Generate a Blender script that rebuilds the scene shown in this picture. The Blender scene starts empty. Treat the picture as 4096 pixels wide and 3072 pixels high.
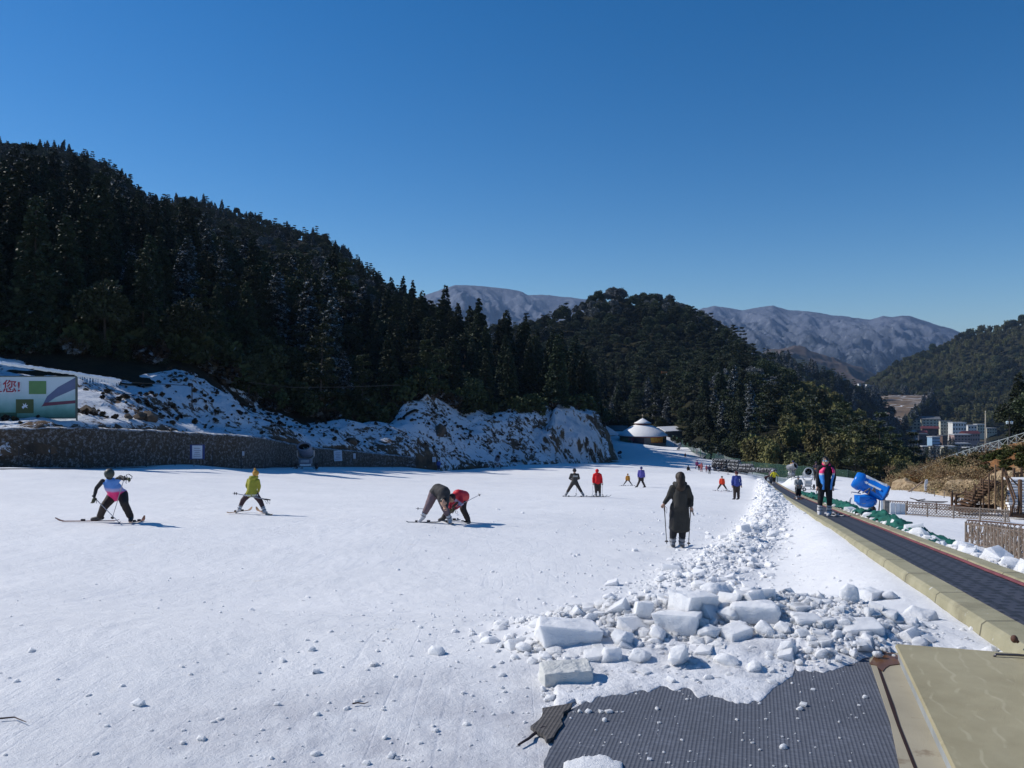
import bpy, bmesh, math, random
import numpy as np
from mathutils import Vector, Matrix, Euler

# ------------------------------------------------------------------ camera, sky, sun, exposure
SC = bpy.context.scene
COL = SC.collection
F = 3215.0                                   # focal length in photograph pixels (4096 wide)
cam_data = bpy.data.cameras.new("camera")
cam = bpy.data.objects.new("camera", cam_data); COL.objects.link(cam)
cam_data.sensor_width = 36.0; cam_data.lens = 36.0*F/4096.0
cam_data.clip_start = 0.1; cam_data.clip_end = 30000
cam.location = (0, 0, 0); cam.rotation_euler = (math.radians(90), 0, 0)
SC.camera = cam
SUN_EL = math.radians(37.0)
SUN_AZ = math.radians(-73.0)                 # measured from +Y towards +X (the sun is ahead and to the left)
world = bpy.data.worlds.new("World"); SC.world = world; world.use_nodes = True
wn = world.node_tree.nodes; wl = world.node_tree.links
bg = wn['Background']
sky = wn.new('ShaderNodeTexSky'); sky.sky_type = 'NISHITA'; sky.sun_disc = False
sky.sun_elevation = SUN_EL; sky.sun_rotation = SUN_AZ
sky.altitude = 900; sky.air_density = 1.0; sky.dust_density = 0.15; sky.ozone_density = 3.0
hsv = wn.new('ShaderNodeHueSaturation'); hsv.inputs['Saturation'].default_value = 1.38; hsv.inputs['Value'].default_value = 1.02; hsv.inputs['Hue'].default_value = .503
wl.new(sky.outputs[0], hsv.inputs['Color']); wl.new(hsv.outputs[0], bg.inputs[0]); bg.inputs[1].default_value = 0.072
sl = bpy.data.lights.new("sun", 'SUN'); sl.energy = 3.15; sl.angle = math.radians(0.5); sl.color = (1, 0.955, 0.89)
so = bpy.data.objects.new("sun", sl); COL.objects.link(so)
sdir = Vector((math.sin(SUN_AZ)*math.cos(SUN_EL), math.cos(SUN_AZ)*math.cos(SUN_EL), math.sin(SUN_EL)))
so.rotation_euler = sdir.to_track_quat('Z', 'Y').to_euler(); so.location = (0, 0, 60)
SC.view_settings.view_transform = 'Standard'; SC.view_settings.look = 'None'
SC.view_settings.gamma = 1; SC.view_settings.exposure = 0.5
SC.render.film_transparent = False
try:
    SC.cycles.use_denoising = True; SC.cycles.max_bounces = 5; SC.cycles.diffuse_bounces = 2
    SC.cycles.volume_bounces = 0; SC.cycles.transparent_max_bounces = 12; SC.cycles.use_adaptive_sampling = True
    SC.cycles.caustics_reflective = False; SC.cycles.caustics_refractive = False
except Exception:
    pass

R = random.Random(7)
rng = np.random.default_rng(11)

# ------------------------------------------------------------------ helpers
def P(px, py, d):
    return Vector(((px-2048)/F*d, d, -(py-1536)/F*d))

def _hash(ix, iy, s):
    h = (ix*374761393 + iy*668265263 + s*974711) & 0xffffffff
    h = ((h ^ (h >> 13))*1274126177) & 0xffffffff
    return ((h ^ (h >> 16)) & 0xffff)/65535.0
def vnoise(x, y, s=0):
    x = np.asarray(x, float); y = np.asarray(y, float)
    ix = np.floor(x).astype(np.int64); iy = np.floor(y).astype(np.int64)
    fx = x-ix; fy = y-iy
    fx = fx*fx*fx*(fx*(fx*6-15)+10); fy = fy*fy*fy*(fy*(fy*6-15)+10)
    a = _hash(ix, iy, s); b = _hash(ix+1, iy, s); c = _hash(ix, iy+1, s); d = _hash(ix+1, iy+1, s)
    return (a*(1-fx)+b*fx)*(1-fy)+(c*(1-fx)+d*fx)*fy
def fbm(x, y, o=4, s=0, g=.5):
    t = 0; a = 1; n = 0
    for i in range(o):
        t = t+a*(vnoise(x*2**i+i*17.3, y*2**i-i*9.1, s+i)*2-1); n += a; a *= g
    return t/n
def ridged(x, y, o=4, s=0, g=.5):
    t = 0; a = 1; n = 0
    for i in range(o):
        t = t+a*(1-abs(vnoise(x*2**i+i*17.3, y*2**i-i*9.1, s+i)*2-1)); n += a; a *= g
    return t/n

def tag(o, label=None, cat=None, group=None, kind=None):
    if label: o['label'] = label
    if cat: o['category'] = cat
    if group: o['group'] = group
    if kind: o['kind'] = kind
    return o
def thing(name, loc, label, cat, group=None, rotz=0.0):
    o = bpy.data.objects.new(name, None); COL.objects.link(o)
    o.location = loc; o.rotation_euler = (0, 0, rotz); o.empty_display_size = .2
    return tag(o, label, cat, group)
def link_mesh(name, me, parent=None, loc=None):
    o = bpy.data.objects.new(name, me); COL.objects.link(o)
    if parent is not None: o.parent = parent
    if loc is not None: o.location = loc
    return o
def np_mesh(name, V, Fc, mats, smooth=False, uv=None, mi=None):
    """V (n,3), Fc (m,k) arrays"""
    me = bpy.data.meshes.new(name)
    V = np.asarray(V, np.float32); Fc = np.asarray(Fc, np.int32); m, k = Fc.shape
    me.vertices.add(len(V)); me.vertices.foreach_set('co', V.ravel())
    me.loops.add(m*k); me.loops.foreach_set('vertex_index', Fc.ravel())
    me.polygons.add(m)
    me.polygons.foreach_set('loop_start', np.arange(m, dtype=np.int32)*k)
    try: me.polygons.foreach_set('loop_total', np.full(m, k, np.int32))
    except Exception: pass
    me.polygons.foreach_set('use_smooth', np.full(m, bool(smooth)))
    for x in (mats if isinstance(mats, (list, tuple)) else [mats]): me.materials.append(x)
    if mi is not None: me.polygons.foreach_set('material_index', np.asarray(mi, np.int32))
    if uv is not None:
        l = me.uv_layers.new(name='UVMap'); l.data.foreach_set('uv', np.asarray(uv, np.float32)[Fc.ravel()].ravel())
    me.update(calc_edges=True); me.validate()
    return me
def grid_faces(nv, nu):
    i = np.arange((nv-1))[:, None]*nu + np.arange(nu-1)[None]
    return np.stack([i, i+1, i+nu+1, i+nu], -1).reshape(-1, 4)

class M:
    """collects primitives into ONE mesh"""
    def __init__(s): s.v = []; s.f = []
    def add(s, vs, fs):
        n = len(s.v); s.v += [tuple(p) for p in vs]; s.f += [tuple(i+n for i in f) for f in fs]; return s
    def box(s, c, sz, rot=None, taper=1.0):
        hx, hy, hz = sz[0]/2, sz[1]/2, sz[2]/2
        vs = [Vector((x*hx*(taper if z > 0 else 1), y*hy*(taper if z > 0 else 1), z*hz)) for z in (-1, 1) for y in (-1, 1) for x in (-1, 1)]
        if rot is not None:
            if not isinstance(rot, Matrix): rot = Euler(rot).to_matrix()
            vs = [rot@v for v in vs]
        vs = [v+Vector(c) for v in vs]
        return s.add(vs, [(0, 2, 3, 1), (4, 5, 7, 6), (0, 1, 5, 4), (2, 6, 7, 3), (0, 4, 6, 2), (1, 3, 7, 5)])
    def cone(s, p0, p1, r0, r1, n=10, caps=True, ry=1.0):
        p0 = Vector(p0); p1 = Vector(p1); d = p1-p0
        if d.length < 1e-6: return s
        d.normalize(); a = d.orthogonal().normalized()
        if abs(d.z) < .9: a = d.cross(Vector((0, 0, 1))).normalized()
        b = d.cross(a)
        vs = []; fs = []
        for p, r in ((p0, r0), (p1, r1)):
            for i in range(n):
                t = 2*math.pi*i/n; vs.append(p+a*math.cos(t)*r+b*math.sin(t)*r*ry)
        for i in range(n): fs.append((i, (i+1) % n, n+(i+1) % n, n+i))
        if caps: fs.append(tuple(range(n-1, -1, -1))); fs.append(tuple(range(n, 2*n)))
        return s.add(vs, fs)
    def ball(s, c, r, n=10, m=7, rot=None):
        if not hasattr(r, '__len__'): r = (r, r, r)
        c = Vector(c); vs = []; fs = []
        if rot is not None and not isinstance(rot, Matrix): rot = Euler(rot).to_matrix()
        for j in range(1, m):
            ph = math.pi*j/m
            for i in range(n):
                t = 2*math.pi*i/n
                v = Vector((math.sin(ph)*math.cos(t)*r[0], math.sin(ph)*math.sin(t)*r[1], math.cos(ph)*r[2]))
                vs.append(c+(rot@v if rot is not None else v))
        top = Vector((0, 0, r[2])); bot = Vector((0, 0, -r[2]))
        if rot is not None: top = rot@top; bot = rot@bot
        vs += [c+top, c+bot]; T = len(vs)-2; B = T+1
        for j in range(m-2):
            for i in range(n): fs.append((j*n+i, (j+1)*n+i, (j+1)*n+(i+1) % n, j*n+(i+1) % n))
        for i in range(n):
            fs.append((T, i, (i+1) % n)); fs.append((B, (m-2)*n+(i+1) % n, (m-2)*n+i))
        return s.add(vs, fs)
    def limb(s, p0, p1, r0, r1, n=12):
        s.cone(p0, p1, r0, r1, n); s.ball(p0, r0, n, 8); s.ball(p1, r1, n, 8); return s
    def tube(s, pts, r, n=6, closed=False):
        pts = [Vector(p) for p in pts]; k = len(pts); vs = []; fs = []
        if not hasattr(r, '__len__'): r = [r]*k
        prev = None
        for i, p in enumerate(pts):
            if closed: d = pts[(i+1) % k]-pts[i-1]
            else: d = pts[min(i+1, k-1)]-pts[max(i-1, 0)]
            d.normalize()
            if prev is None: a = d.orthogonal().normalized()
            else: a = (prev-d*prev.dot(d)).normalized()
            prev = a; b = d.cross(a)
            for j in range(n):
                t = 2*math.pi*j/n; vs.append(p+(a*math.cos(t)+b*math.sin(t))*r[i])
        for i in range(k if closed else k-1):
            o = i*n; q = ((i+1) % k)*n
            for j in range(n): fs.append((o+j, o+(j+1) % n, q+(j+1) % n, q+j))
        if not closed:
            fs.append(tuple(range(n-1, -1, -1))); fs.append(tuple(range((k-1)*n, k*n)))
        return s.add(vs, fs)
    def lathe(s, prof, n=32, c=(0, 0, 0), rot=None):
        """prof: list of (r,z)"""
        vs = []; fs = []; c = Vector(c); k = len(prof)
        if rot is not None and not isinstance(rot, Matrix): rot = Euler(rot).to_matrix()
        for r, z in prof:
            for i in range(n):
                t = 2*math.pi*i/n; v = Vector((r*math.cos(t), r*math.sin(t), z))
                vs.append(c+(rot@v if rot is not None else v))
        for j in range(k-1):
            for i in range(n): fs.append((j*n+i, j*n+(i+1) % n, (j+1)*n+(i+1) % n, (j+1)*n+i))
        return s.add(vs, fs)
    def quad(s, a, b, c, d): return s.add([a, b, c, d], [(0, 1, 2, 3)])
    def build(s, name, mat, parent=None, smooth=False, loc=None, bevel=0):
        me = bpy.data.meshes.new(name); me.from_pydata(s.v, [], s.f)
        me.materials.append(mat)
        if smooth: me.polygons.foreach_set('use_smooth', [True]*len(me.polygons))
        me.update()
        o = link_mesh(name, me, parent, loc)
        if bevel:
            md = o.modifiers.new('bevel', 'BEVEL'); md.width = bevel; md.segments = 2; md.limit_method = 'ANGLE'
        return o

# ------------------------------------------------------------------ materials
def _nt(name):
    m = bpy.data.materials.new(name); m.use_nodes = True
    nt = m.node_tree; return m, nt, nt.nodes, nt.links, nt.nodes['Principled BSDF']
def sock(l, a, b): l.new(a, b)
def nz(n, l, scale, detail=4, rough=.55, vec=None, dim='3D', dist=0):
    t = n.new('ShaderNodeTexNoise'); t.inputs['Scale'].default_value = scale; t.inputs['Detail'].default_value = detail
    t.inputs['Roughness'].default_value = rough; t.inputs['Distortion'].default_value = dist
    if vec is not None: l.new(vec, t.inputs['Vector'])
    return t.outputs['Fac']
def ramp(n, l, fac, stops, interp='LINEAR'):
    r = n.new('ShaderNodeValToRGB'); r.color_ramp.interpolation = interp
    e = r.color_ramp.elements
    while len(e) < len(stops): e.new(.5)
    for x, (p, c) in zip(e, stops):
        x.position = p
        x.color = (c, c, c, 1) if not hasattr(c, '__len__') else (*c[:3], 1)
    l.new(fac, r.inputs[0]); return r.outputs[0]
def mix(n, l, fac, a, b, mode='MIX'):
    m = n.new('ShaderNodeMix'); m.data_type = 'RGBA'; m.blend_type = mode
    for s_, v in ((0, fac), (6, a), (7, b)):
        if isinstance(v, bpy.types.NodeSocket): l.new(v, m.inputs[s_])
        elif s_ == 0: m.inputs[0].default_value = v
        else: m.inputs[s_].default_value = (*v[:3], 1)
    return m.outputs[2]
def mth(n, l, op, a, b=None, c=None, clamp=False):
    m = n.new('ShaderNodeMath'); m.operation = op; m.use_clamp = clamp
    for i, v in enumerate((a, b, c)):
        if v is None: continue
        if isinstance(v, bpy.types.NodeSocket): l.new(v, m.inputs[i])
        else: m.inputs[i].default_value = v
    return m.outputs[0]
def bumpn(n, l, h, strength, dist, prev=None):
    b = n.new('ShaderNodeBump'); b.inputs['Strength'].default_value = strength; b.inputs['Distance'].default_value = dist
    l.new(h, b.inputs['Height'])
    if prev is not None: l.new(prev, b.inputs['Normal'])
    return b.outputs[0]
def coord(n, which='Object'):
    return n.new('ShaderNodeTexCoord').outputs[which]
def mat(name, col, rough=.6, var=.12, vs=6, bump=0, bs=30, metal=0, dark=None, dthr=.6, dscale=3):
    m, nt, n, l, bs_ = _nt(name)
    v = coord(n)
    f = nz(n, l, vs, 5, .6, v)
    lo = tuple(c*(1-var) for c in col); hi = tuple(min(1, c*(1+var)) for c in col)
    c = ramp(n, l, f, [(.3, lo), (.7, hi)])
    if dark is not None:
        g = ramp(n, l, nz(n, l, dscale, 6, .65, v), [(dthr-.04, 0.0), (dthr+.06, 1.0)])
        c = mix(n, l, g, c, dark)
    l.new(c, bs_.inputs['Base Color']); bs_.inputs['Roughness'].default_value = rough
    bs_.inputs['Metallic'].default_value = metal; bs_.inputs['Specular IOR Level'].default_value = .35
    if bump: l.new(bumpn(n, l, nz(n, l, bs, 4, .6, v), 1.0, bump), bs_.inputs['Normal'])
    return m

def snow_mat(name, near=True, sss=0):
    m, nt, n, l, b = _nt(name)
    if sss: b.inputs['Subsurface Weight'].default_value = sss; b.inputs['Subsurface Radius'].default_value = (1, 1, 1); b.inputs['Subsurface Scale'].default_value = .12
    v = coord(n)
    f1 = nz(n, l, .35, 5, .6, v); f2 = nz(n, l, 6, 6, .7, v)
    c = ramp(n, l, f1, [(.3, (.745, .75, .76)), (.7, (.82, .82, .825))])
    c = mix(n, l, ramp(n, l, f2, [(.35, 0.0), (.75, .35)]), c, (.87, .87, .87))
    trk = []
    if near:
        # trodden, icy, slightly dirty snow close to the mat
        sx = n.new('ShaderNodeSeparateXYZ'); l.new(v, sx.inputs[0])
        dx = mth(n, l, 'SUBTRACT', sx.outputs[0], .35); dy = mth(n, l, 'SUBTRACT', sx.outputs[1], 4.3)
        dx = mth(n, l, 'MULTIPLY', dx, .42)
        r2 = mth(n, l, 'ADD', mth(n, l, 'MULTIPLY', dx, dx), mth(n, l, 'MULTIPLY', dy, dy))
        a = mth(n, l, 'SUBTRACT', 1.0, mth(n, l, 'MULTIPLY', r2, .55), clamp=True)
        a = mth(n, l, 'MULTIPLY', a, ramp(n, l, nz(n, l, 2.3, 6, .7, v), [(.33, 0.0), (.62, 1.0)]))
        c = mix(n, l, a, c, (.50, .50, .53))
        y = ramp(n, l, nz(n, l, 1.7, 4, .5, v), [(.72, 0.0), (.78, .3)])
        c = mix(n, l, y, c, (.62, .55, .42))
        # faint ski tracks, stretched noise in two directions
        for ang, sc, st in ((.35, 1.0, .22), (-1.15, .8, .24), (-.75, 1.6, .16)):
            mp = n.new('ShaderNodeMapping'); l.new(v, mp.inputs[0])
            mp.inputs['Rotation'].default_value = (0, 0, ang); mp.inputs['Scale'].default_value = (1.5*sc, .035*sc, 1)
            t = ramp(n, l, nz(n, l, 1.6, 2, .4, mp.outputs[0]), [(.483, 0.0), (.495, 1.0), (.505, 1.0), (.517, 0.0)])
            t = mth(n, l, 'MULTIPLY', t, ramp(n, l, nz(n, l, .5*sc, 2, .5, v), [(.50, 0.0), (.62, 1.0)]))
            c = mix(n, l, mth(n, l, 'MULTIPLY', t, st), c, (.52, .55, .62)); trk.append(t)
    l.new(c, b.inputs['Base Color']); b.inputs['Roughness'].default_value = .75
    b.inputs['Specular IOR Level'].default_value = .25
    n1 = bumpn(n, l, nz(n, l, 2.2, 6, .6, v), .5, .05)
    for t in trk: n1 = bumpn(n, l, t, .25, -.006, n1)
    n2 = bumpn(n, l, nz(n, l, 22, 6, .75, v), .8, .018, n1)
    n3 = bumpn(n, l, nz(n, l, 120, 3, .7, v), .8, .004, n2)
    l.new(n3, b.inputs['Normal'])
    return m
def leaf_mat(name, c1, c2, frost=.1, c3=None, fthr=.6):
    m, nt, n, l, b = _nt(name)
    v = coord(n); f = nz(n, l, 1.3, 4, .6, v)
    c = ramp(n, l, f, [(.3, c1), (.7, c2)])
    oi = n.new('ShaderNodeObjectInfo')
    hs = n.new('ShaderNodeHueSaturation'); l.new(c, hs.inputs['Color'])
    l.new(mth(n, l, 'ADD', mth(n, l, 'MULTIPLY', oi.outputs['Random'], .8), .6), hs.inputs['Value'])
    l.new(mth(n, l, 'ADD', mth(n, l, 'MULTIPLY', oi.outputs['Random'], .04), .48), hs.inputs['Hue'])
    c = hs.outputs[0]
    if frost > 0:
        g = n.new('ShaderNodeNewGeometry'); s = n.new('ShaderNodeSeparateXYZ'); l.new(g.outputs['Normal'], s.inputs[0])
        up = ramp(n, l, s.outputs[2], [(.35, 0.0), (.8, 1.0)])
        k = ramp(n, l, nz(n, l, .9, 4, .7, v), [(fthr-.08, 0.0), (fthr+.08, 1.0)])
        k2 = mth(n, l, 'MULTIPLY', mth(n, l, 'MULTIPLY', up, k), frost)
        c = mix(n, l, k2, c, (.62, .66, .72))
    l.new(c, b.inputs['Base Color']); b.inputs['Roughness'].default_value = .65
    b.inputs['Specular IOR Level'].default_value = .2
    return m
def bank_mat(name, earth=(.10, .06, .035), earth2=(.05, .04, .03), thr=.5, snowc=(.70, .73, .78), scale=1.0, stretch=(1, 1, 1)):
    m, nt, n, l, b = _nt(name)
    v = coord(n); mp = n.new('ShaderNodeMapping'); l.new(v, mp.inputs[0]); mp.inputs['Scale'].default_value = stretch
    w = mp.outputs[0]
    e = ramp(n, l, nz(n, l, .5*scale, 5, .6, w), [(.35, earth2), (.65, earth)])
    f = nz(n, l, .9*scale, 8, .72, w, dist=.6)
    big = nz(n, l, .12*scale, 3, .5, w)
    g = n.new('ShaderNodeNewGeometry'); s = n.new('ShaderNodeSeparateXYZ'); l.new(g.outputs['Normal'], s.inputs[0])
    q = mth(n, l, 'ADD', mth(n, l, 'MULTIPLY', f, .9), mth(n, l, 'MULTIPLY', big, .5))
    q = mth(n, l, 'ADD', q, mth(n, l, 'MULTIPLY', s.outputs[2], .25))
    c = mix(n, l, ramp(n, l, q, [(thr, 0.0), (min(1, thr+.045), 1.0)]), e, snowc)
    l.new(c, b.inputs['Base Color']); b.inputs['Roughness'].default_value = .9
    b.inputs['Specular IOR Level'].default_value = .1
    n1 = bumpn(n, l, nz(n, l, 1.2*scale, 8, .7, w), .9, .5/scale)
    l.new(n1, b.inputs['Normal'])
    return m
SNOW = snow_mat('snow'); SNOW2 = snow_mat('snow_clean', False)
def emit_none(): pass
def text_mesh(txt, size, mtl, name, parent, loc, rot, depth=.0, scale=(1, 1, 1), spacing=1.0):
    cu = bpy.data.curves.new(name, 'FONT'); cu.body = txt; cu.size = size; cu.align_x = 'CENTER'; cu.align_y = 'CENTER'
    cu.extrude = depth; cu.space_character = spacing; cu.offset = size*.012
    cu.materials.append(mtl)
    tmp = bpy.data.objects.new(name+'_tmp', cu); COL.objects.link(tmp)
    dg = bpy.context.evaluated_depsgraph_get(); dg.update()
    me = bpy.data.meshes.new_from_object(tmp.evaluated_get(dg)); bpy.data.objects.remove(tmp)
    if not me.materials: me.materials.append(mtl)
    o = link_mesh(name, me, parent, loc); o.rotation_euler = rot; o.scale = scale
    return o
# ------------------------------------------------------------------ terrain height of the ski slope
def plane_z(Y): return -1.76-.1067*np.asarray(Y, float)
_A = [  # px, py, distance
 (0,1893,47),(500,1893,55),(1000,1893,69),(1225,1874,84),(1650,1880,105),(1990,1871,122),(2350,1853,140),
 (0,1868,52),(790,1858,67),(1225,1868,88),(1640,1868,108),(-600,1893,47),(-1200,1893,47),(0,1870,57),(-500,1870,55),(-1200,1870,54),(400,1866,64),(800,1860,72),
 (2475,1834,190),(2400,1775,250),(2300,1775,250),(2570,1764,270),(2700,1758,275),(2740,1833,210),(2715,1799,238),(2800,1892,130),(2745,1874,140),
 (2850,1880,152),(2650,1880,130),(3050,1906,105),(2910,1921,118),(3125,1937,100),(2885,1962,65),(2945,1996,50),
 (2300,1986,46),(2400,1991,47),(2510,1940,73),(2560,1951,68),(1780,2095,22),(1010,2055,24),(430,2089,20.5),(0,2089,20.5),
 (-500,2089,20.5),(2700,2190,18.4),(1755,1886,114),(2120,1862,128),
 (3220,1962,76),(3480,2045,48),(3624,2061,45),(4040,2091,40),(3865,2179,30),(4096,2265,20),(4400,2265,20),(3554,1967,65),(3800,2000,58),
 (4079,2067,50),(4500,2067,50),(3350,1906,92),(3400,1912,88),(3450,1960,120),(3250,1950,160),(3100,1960,200),(3550,2080,100),(3400,2250,200),
 (3700,2350,240),(4100,2100,90),(4600,2200,90),(2900,1850,190),(2800,1790,240),(2900,1950,260),(3000,2000,300),(2500,1740,310),(2200,1740,310),
 (3330,2010,60),(3560,2080,40),(3750,2160,30),(3990,2290,18)]
_pts = [P(*a) for a in _A]
_ax = [p.x for p in _pts]; _ay = [p.y for p in _pts]; _az = [p.z-float(plane_z(p.y)) for p in _pts]
for X in (-14, -9, -4, 0, 3):
    for Y in (3, 6, 10, 14): _ax.append(X); _ay.append(Y); _az.append(.0 if X > -8 else .15)
for X, Y, r in ((8, 3, -.3), (12, 6, -.5), (-3, 0, 0), (3, 0, 0), (-10, 32, .35), (0, 32, .15), (6, 32, .05), (-20, 32, .5), (8, 75, 0), (0, 90, .8), (-8, 60, .5), (5, 60, .1), (20, 90, .1), (0, -6, 0), (-14, -6, 0), (12, -6, -.3)):
    _ax.append(X); _ay.append(Y); _az.append(r)
_ax = np.array(_ax); _ay = np.array(_ay); _az = np.array(_az)
def _phi(r2):
    return r2*np.log(np.sqrt(r2)+1e-9)
_S = 20.0
_n = len(_ax)
_K = _phi(((_ax[:, None]-_ax[None])**2+(_ay[:, None]-_ay[None])**2)/_S**2)+np.eye(_n)*.02
_Pm = np.stack([np.ones(_n), _ax/_S, _ay/_S], 1)
_L = np.block([[_K, _Pm], [_Pm.T, np.zeros((3, 3))]])
_w = np.linalg.solve(_L, np.concatenate([_az, np.zeros(3)]))
def Hb(X, Y):
    X = np.asarray(X, float); Y = np.asarray(Y, float); sh = X.shape
    x = X.ravel(); y = Y.ravel(); out = np.zeros(len(x))
    for s in range(0, len(x), 20000):
        a = x[s:s+20000]; b = y[s:s+20000]
        k = _phi(((a[:, None]-_ax[None])**2+(b[:, None]-_ay[None])**2)/_S**2)
        out[s:s+20000] = k@_w[:_n]+_w[_n]+_w[_n+1]*a/_S+_w[_n+2]*b/_S
    out = np.clip(out, -30, 16)+plane_z(y)
    return out.reshape(sh)
# conveyor: straight in plan, edge lines X = c + .3 Y
_BY = np.array([-4, 2, 7.1, 15, 24, 43, 70, 100, 125]); _BZ = np.array([-.75, -1.36, -1.93, -2.9, -4.0, -6.16, -9.15, -12.35, -15.0])
_bp = np.polyfit(_BY, _BZ, 4)
def beltZ(Y): return np.polyval(_bp, Y)
def near_z(Y): return -1.74-.03*np.asarray(Y, float)
def H(X, Y, detail=True):
    X = np.asarray(X, float); Y = np.asarray(Y, float)
    z = Hb(X, Y)
    t_ = np.clip((Y-5.5)/5.0, 0, 1); w_ = 1-t_*t_*(3-2*t_); z = z*(1-w_)+near_z(Y)*w_      # level landing beside the camera
    c = X-.3*Y
    bz = beltZ(np.clip(Y, -4, 118))
    on = 1/(1+np.exp((Y-116)/3.0))/(1+np.exp((4.9-Y)/.15))
    # snow heaped against both sides of the belt
    dl = np.clip(1.80-c, 0, None); dr = np.clip(c-3.1, 0, None)
    inside = (c > 1.86) & (c < 3.1)
    w = np.where(c < 2.4, np.exp(-(dl/np.interp(Y, [5.2, 7.5], [.10, 1.2]))**2), np.exp(-(dr/.9)**2))*on
    tgt = np.where(c < 2.4, bz-.02-.004*np.clip(20-Y, 0, 14), bz-.06)
    tgt = np.where(inside, bz-.35, tgt)
    w = np.where(inside, on, w)
    z = z*(1-w)+tgt*w
    return z
def berm(X, Y):
    """height of the rubble heap left of the belt and the broad pile in the foreground"""
    X = np.asarray(X, float); Y = np.asarray(Y, float)
    c = X-.3*Y
    c0 = np.interp(Y, [9, 13, 18, 29, 50, 95], [-.9, -.75, -.2, .45, .95, 1.1])
    wd = np.interp(Y, [9, 13, 18, 29, 50, 95], [1.1, .75, .65, .62, .6, .5])
    am = np.interp(Y, [9.5, 12, 18, 29, 50, 90, 100], [.0, .14, .28, .40, .46, .42, 0])
    a = am*np.exp(-((c-c0)/wd)**2)
    # foreground heap: a ridge running across the view
    yc = 6.45+.04*X; b = .22*np.exp(-((Y-yc)/.7)**2)/(1+np.exp(-(X-.25)/.18))/(1+np.exp((X-3.0)/.2))
    return a+b
def Hs(x, y):
    return float(H(np.array([x]), np.array([y]))[0])
def ray_ground(px, py, lift=0.0):
    y = np.concatenate([np.arange(3, 16, .02), np.arange(16, 70, .1)]); x = (px-2048)/F*y
    g_ = Hd(x, y)+lift; r_ = -(py-1536)/F*y
    i = int(np.argmax(r_ <= g_)); return Vector((x[i], y[i], g_[i]))
def ground_at(px, d):
    x = (px-2048)/F*d; return Vector((x, d, Hs(x, d)))

def relief(X, Y):
    X = np.asarray(X, float); Y = np.asarray(Y, float); c_ = X-.3*Y; RR = np.hypot(X, Y); bm = berm(X, Y)
    free = 1-np.clip(1-np.abs(c_-2.42)/.9, 0, 1)**.3; nearf = np.exp(-RR/60); rough = np.clip(bm*5, 0, 1)
    z = bm*(1+.5*fbm(X*1.7, Y*1.7, 4, 3))
    z = z+(fbm(X*.25, Y*.25, 3, 9)*.05+fbm(X*1.3, Y*1.3, 4, 5)*.012+fbm(X*6, Y*6, 3, 6)*.007*nearf)*np.clip(free+.2, 0, 1)
    z = z+rough*(fbm(X*5, Y*5, 4, 7)*.05+(ridged(X*3.1, Y*3.1, 4, 27)-.6)*.10)
    return z+.010*np.clip(ridged(X*.9+Y*.25, Y*.35-X*.1, 3, 21)-.75, 0, 1)*nearf*4*(RR < 60)
def Hd(X, Y): return H(X, Y)+relief(X, Y)
# the ground: one polar sheet, fine close to the camera
na, nr = 760, 620
ang = np.concatenate([np.linspace(-1.35, -.66, 50, endpoint=False), np.linspace(-.66, .66, na-100), np.linspace(.66, 1.35, 51)[1:]])
na = len(ang)
rr = 2.6*np.exp(np.linspace(0, math.log(330/2.6), nr))
A, RR = np.meshgrid(ang, rr)
X = np.sin(A)*RR; Y = np.cos(A)*RR-.3
Z = H(X, Y)
c_ = X-.3*Y
bm = berm(X, Y)
free = 1-np.clip(1-np.abs(c_-2.42)/.9, 0, 1)**.3
Z = Z+relief(X, Y)
# grooves under the mats: keep the ground below them
gm = ((c_ > -1.1) & (c_ < 1.72) & (Y < 5.62+.02*X) & (X > .15))
Zp = near_z(Y)
Z = np.where(gm, np.minimum(Z, Zp-.012), Z)
V = np.stack([X, Y, Z], -1).reshape(-1, 3)
g = link_mesh('ground', np_mesh('ground', V, grid_faces(nr, na)[:, ::-1], SNOW, True))
tag(g, 'wide white snow covered ski slope', None, None, 'structure')
# snow behind and beside the camera, and the low land under everything
xx = np.linspace(-45, 45, 60); yy = np.linspace(-45, 1.0, 40)
X2, Y2 = np.meshgrid(xx, yy); Z2 = H(X2, Y2)-.03-.02*np.clip(Y2-0, 0, 1)
g2 = link_mesh('snow_field', np_mesh('snow_field', np.stack([X2, Y2, Z2], -1).reshape(-1, 3), grid_faces(40, 60), SNOW2, True))
tag(g2, 'snow behind the camera', None, None, 'structure')
m_ = M(); m_.lathe([(0.01, 0), (400, 0), (3000, 0), (12000, 0)], 48, (0, 2500, -130))
tag(m_.build('terrain', mat('low_land', (.10, .11, .09), .9, .3, .01)), 'low land', None, None, 'structure')

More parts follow.
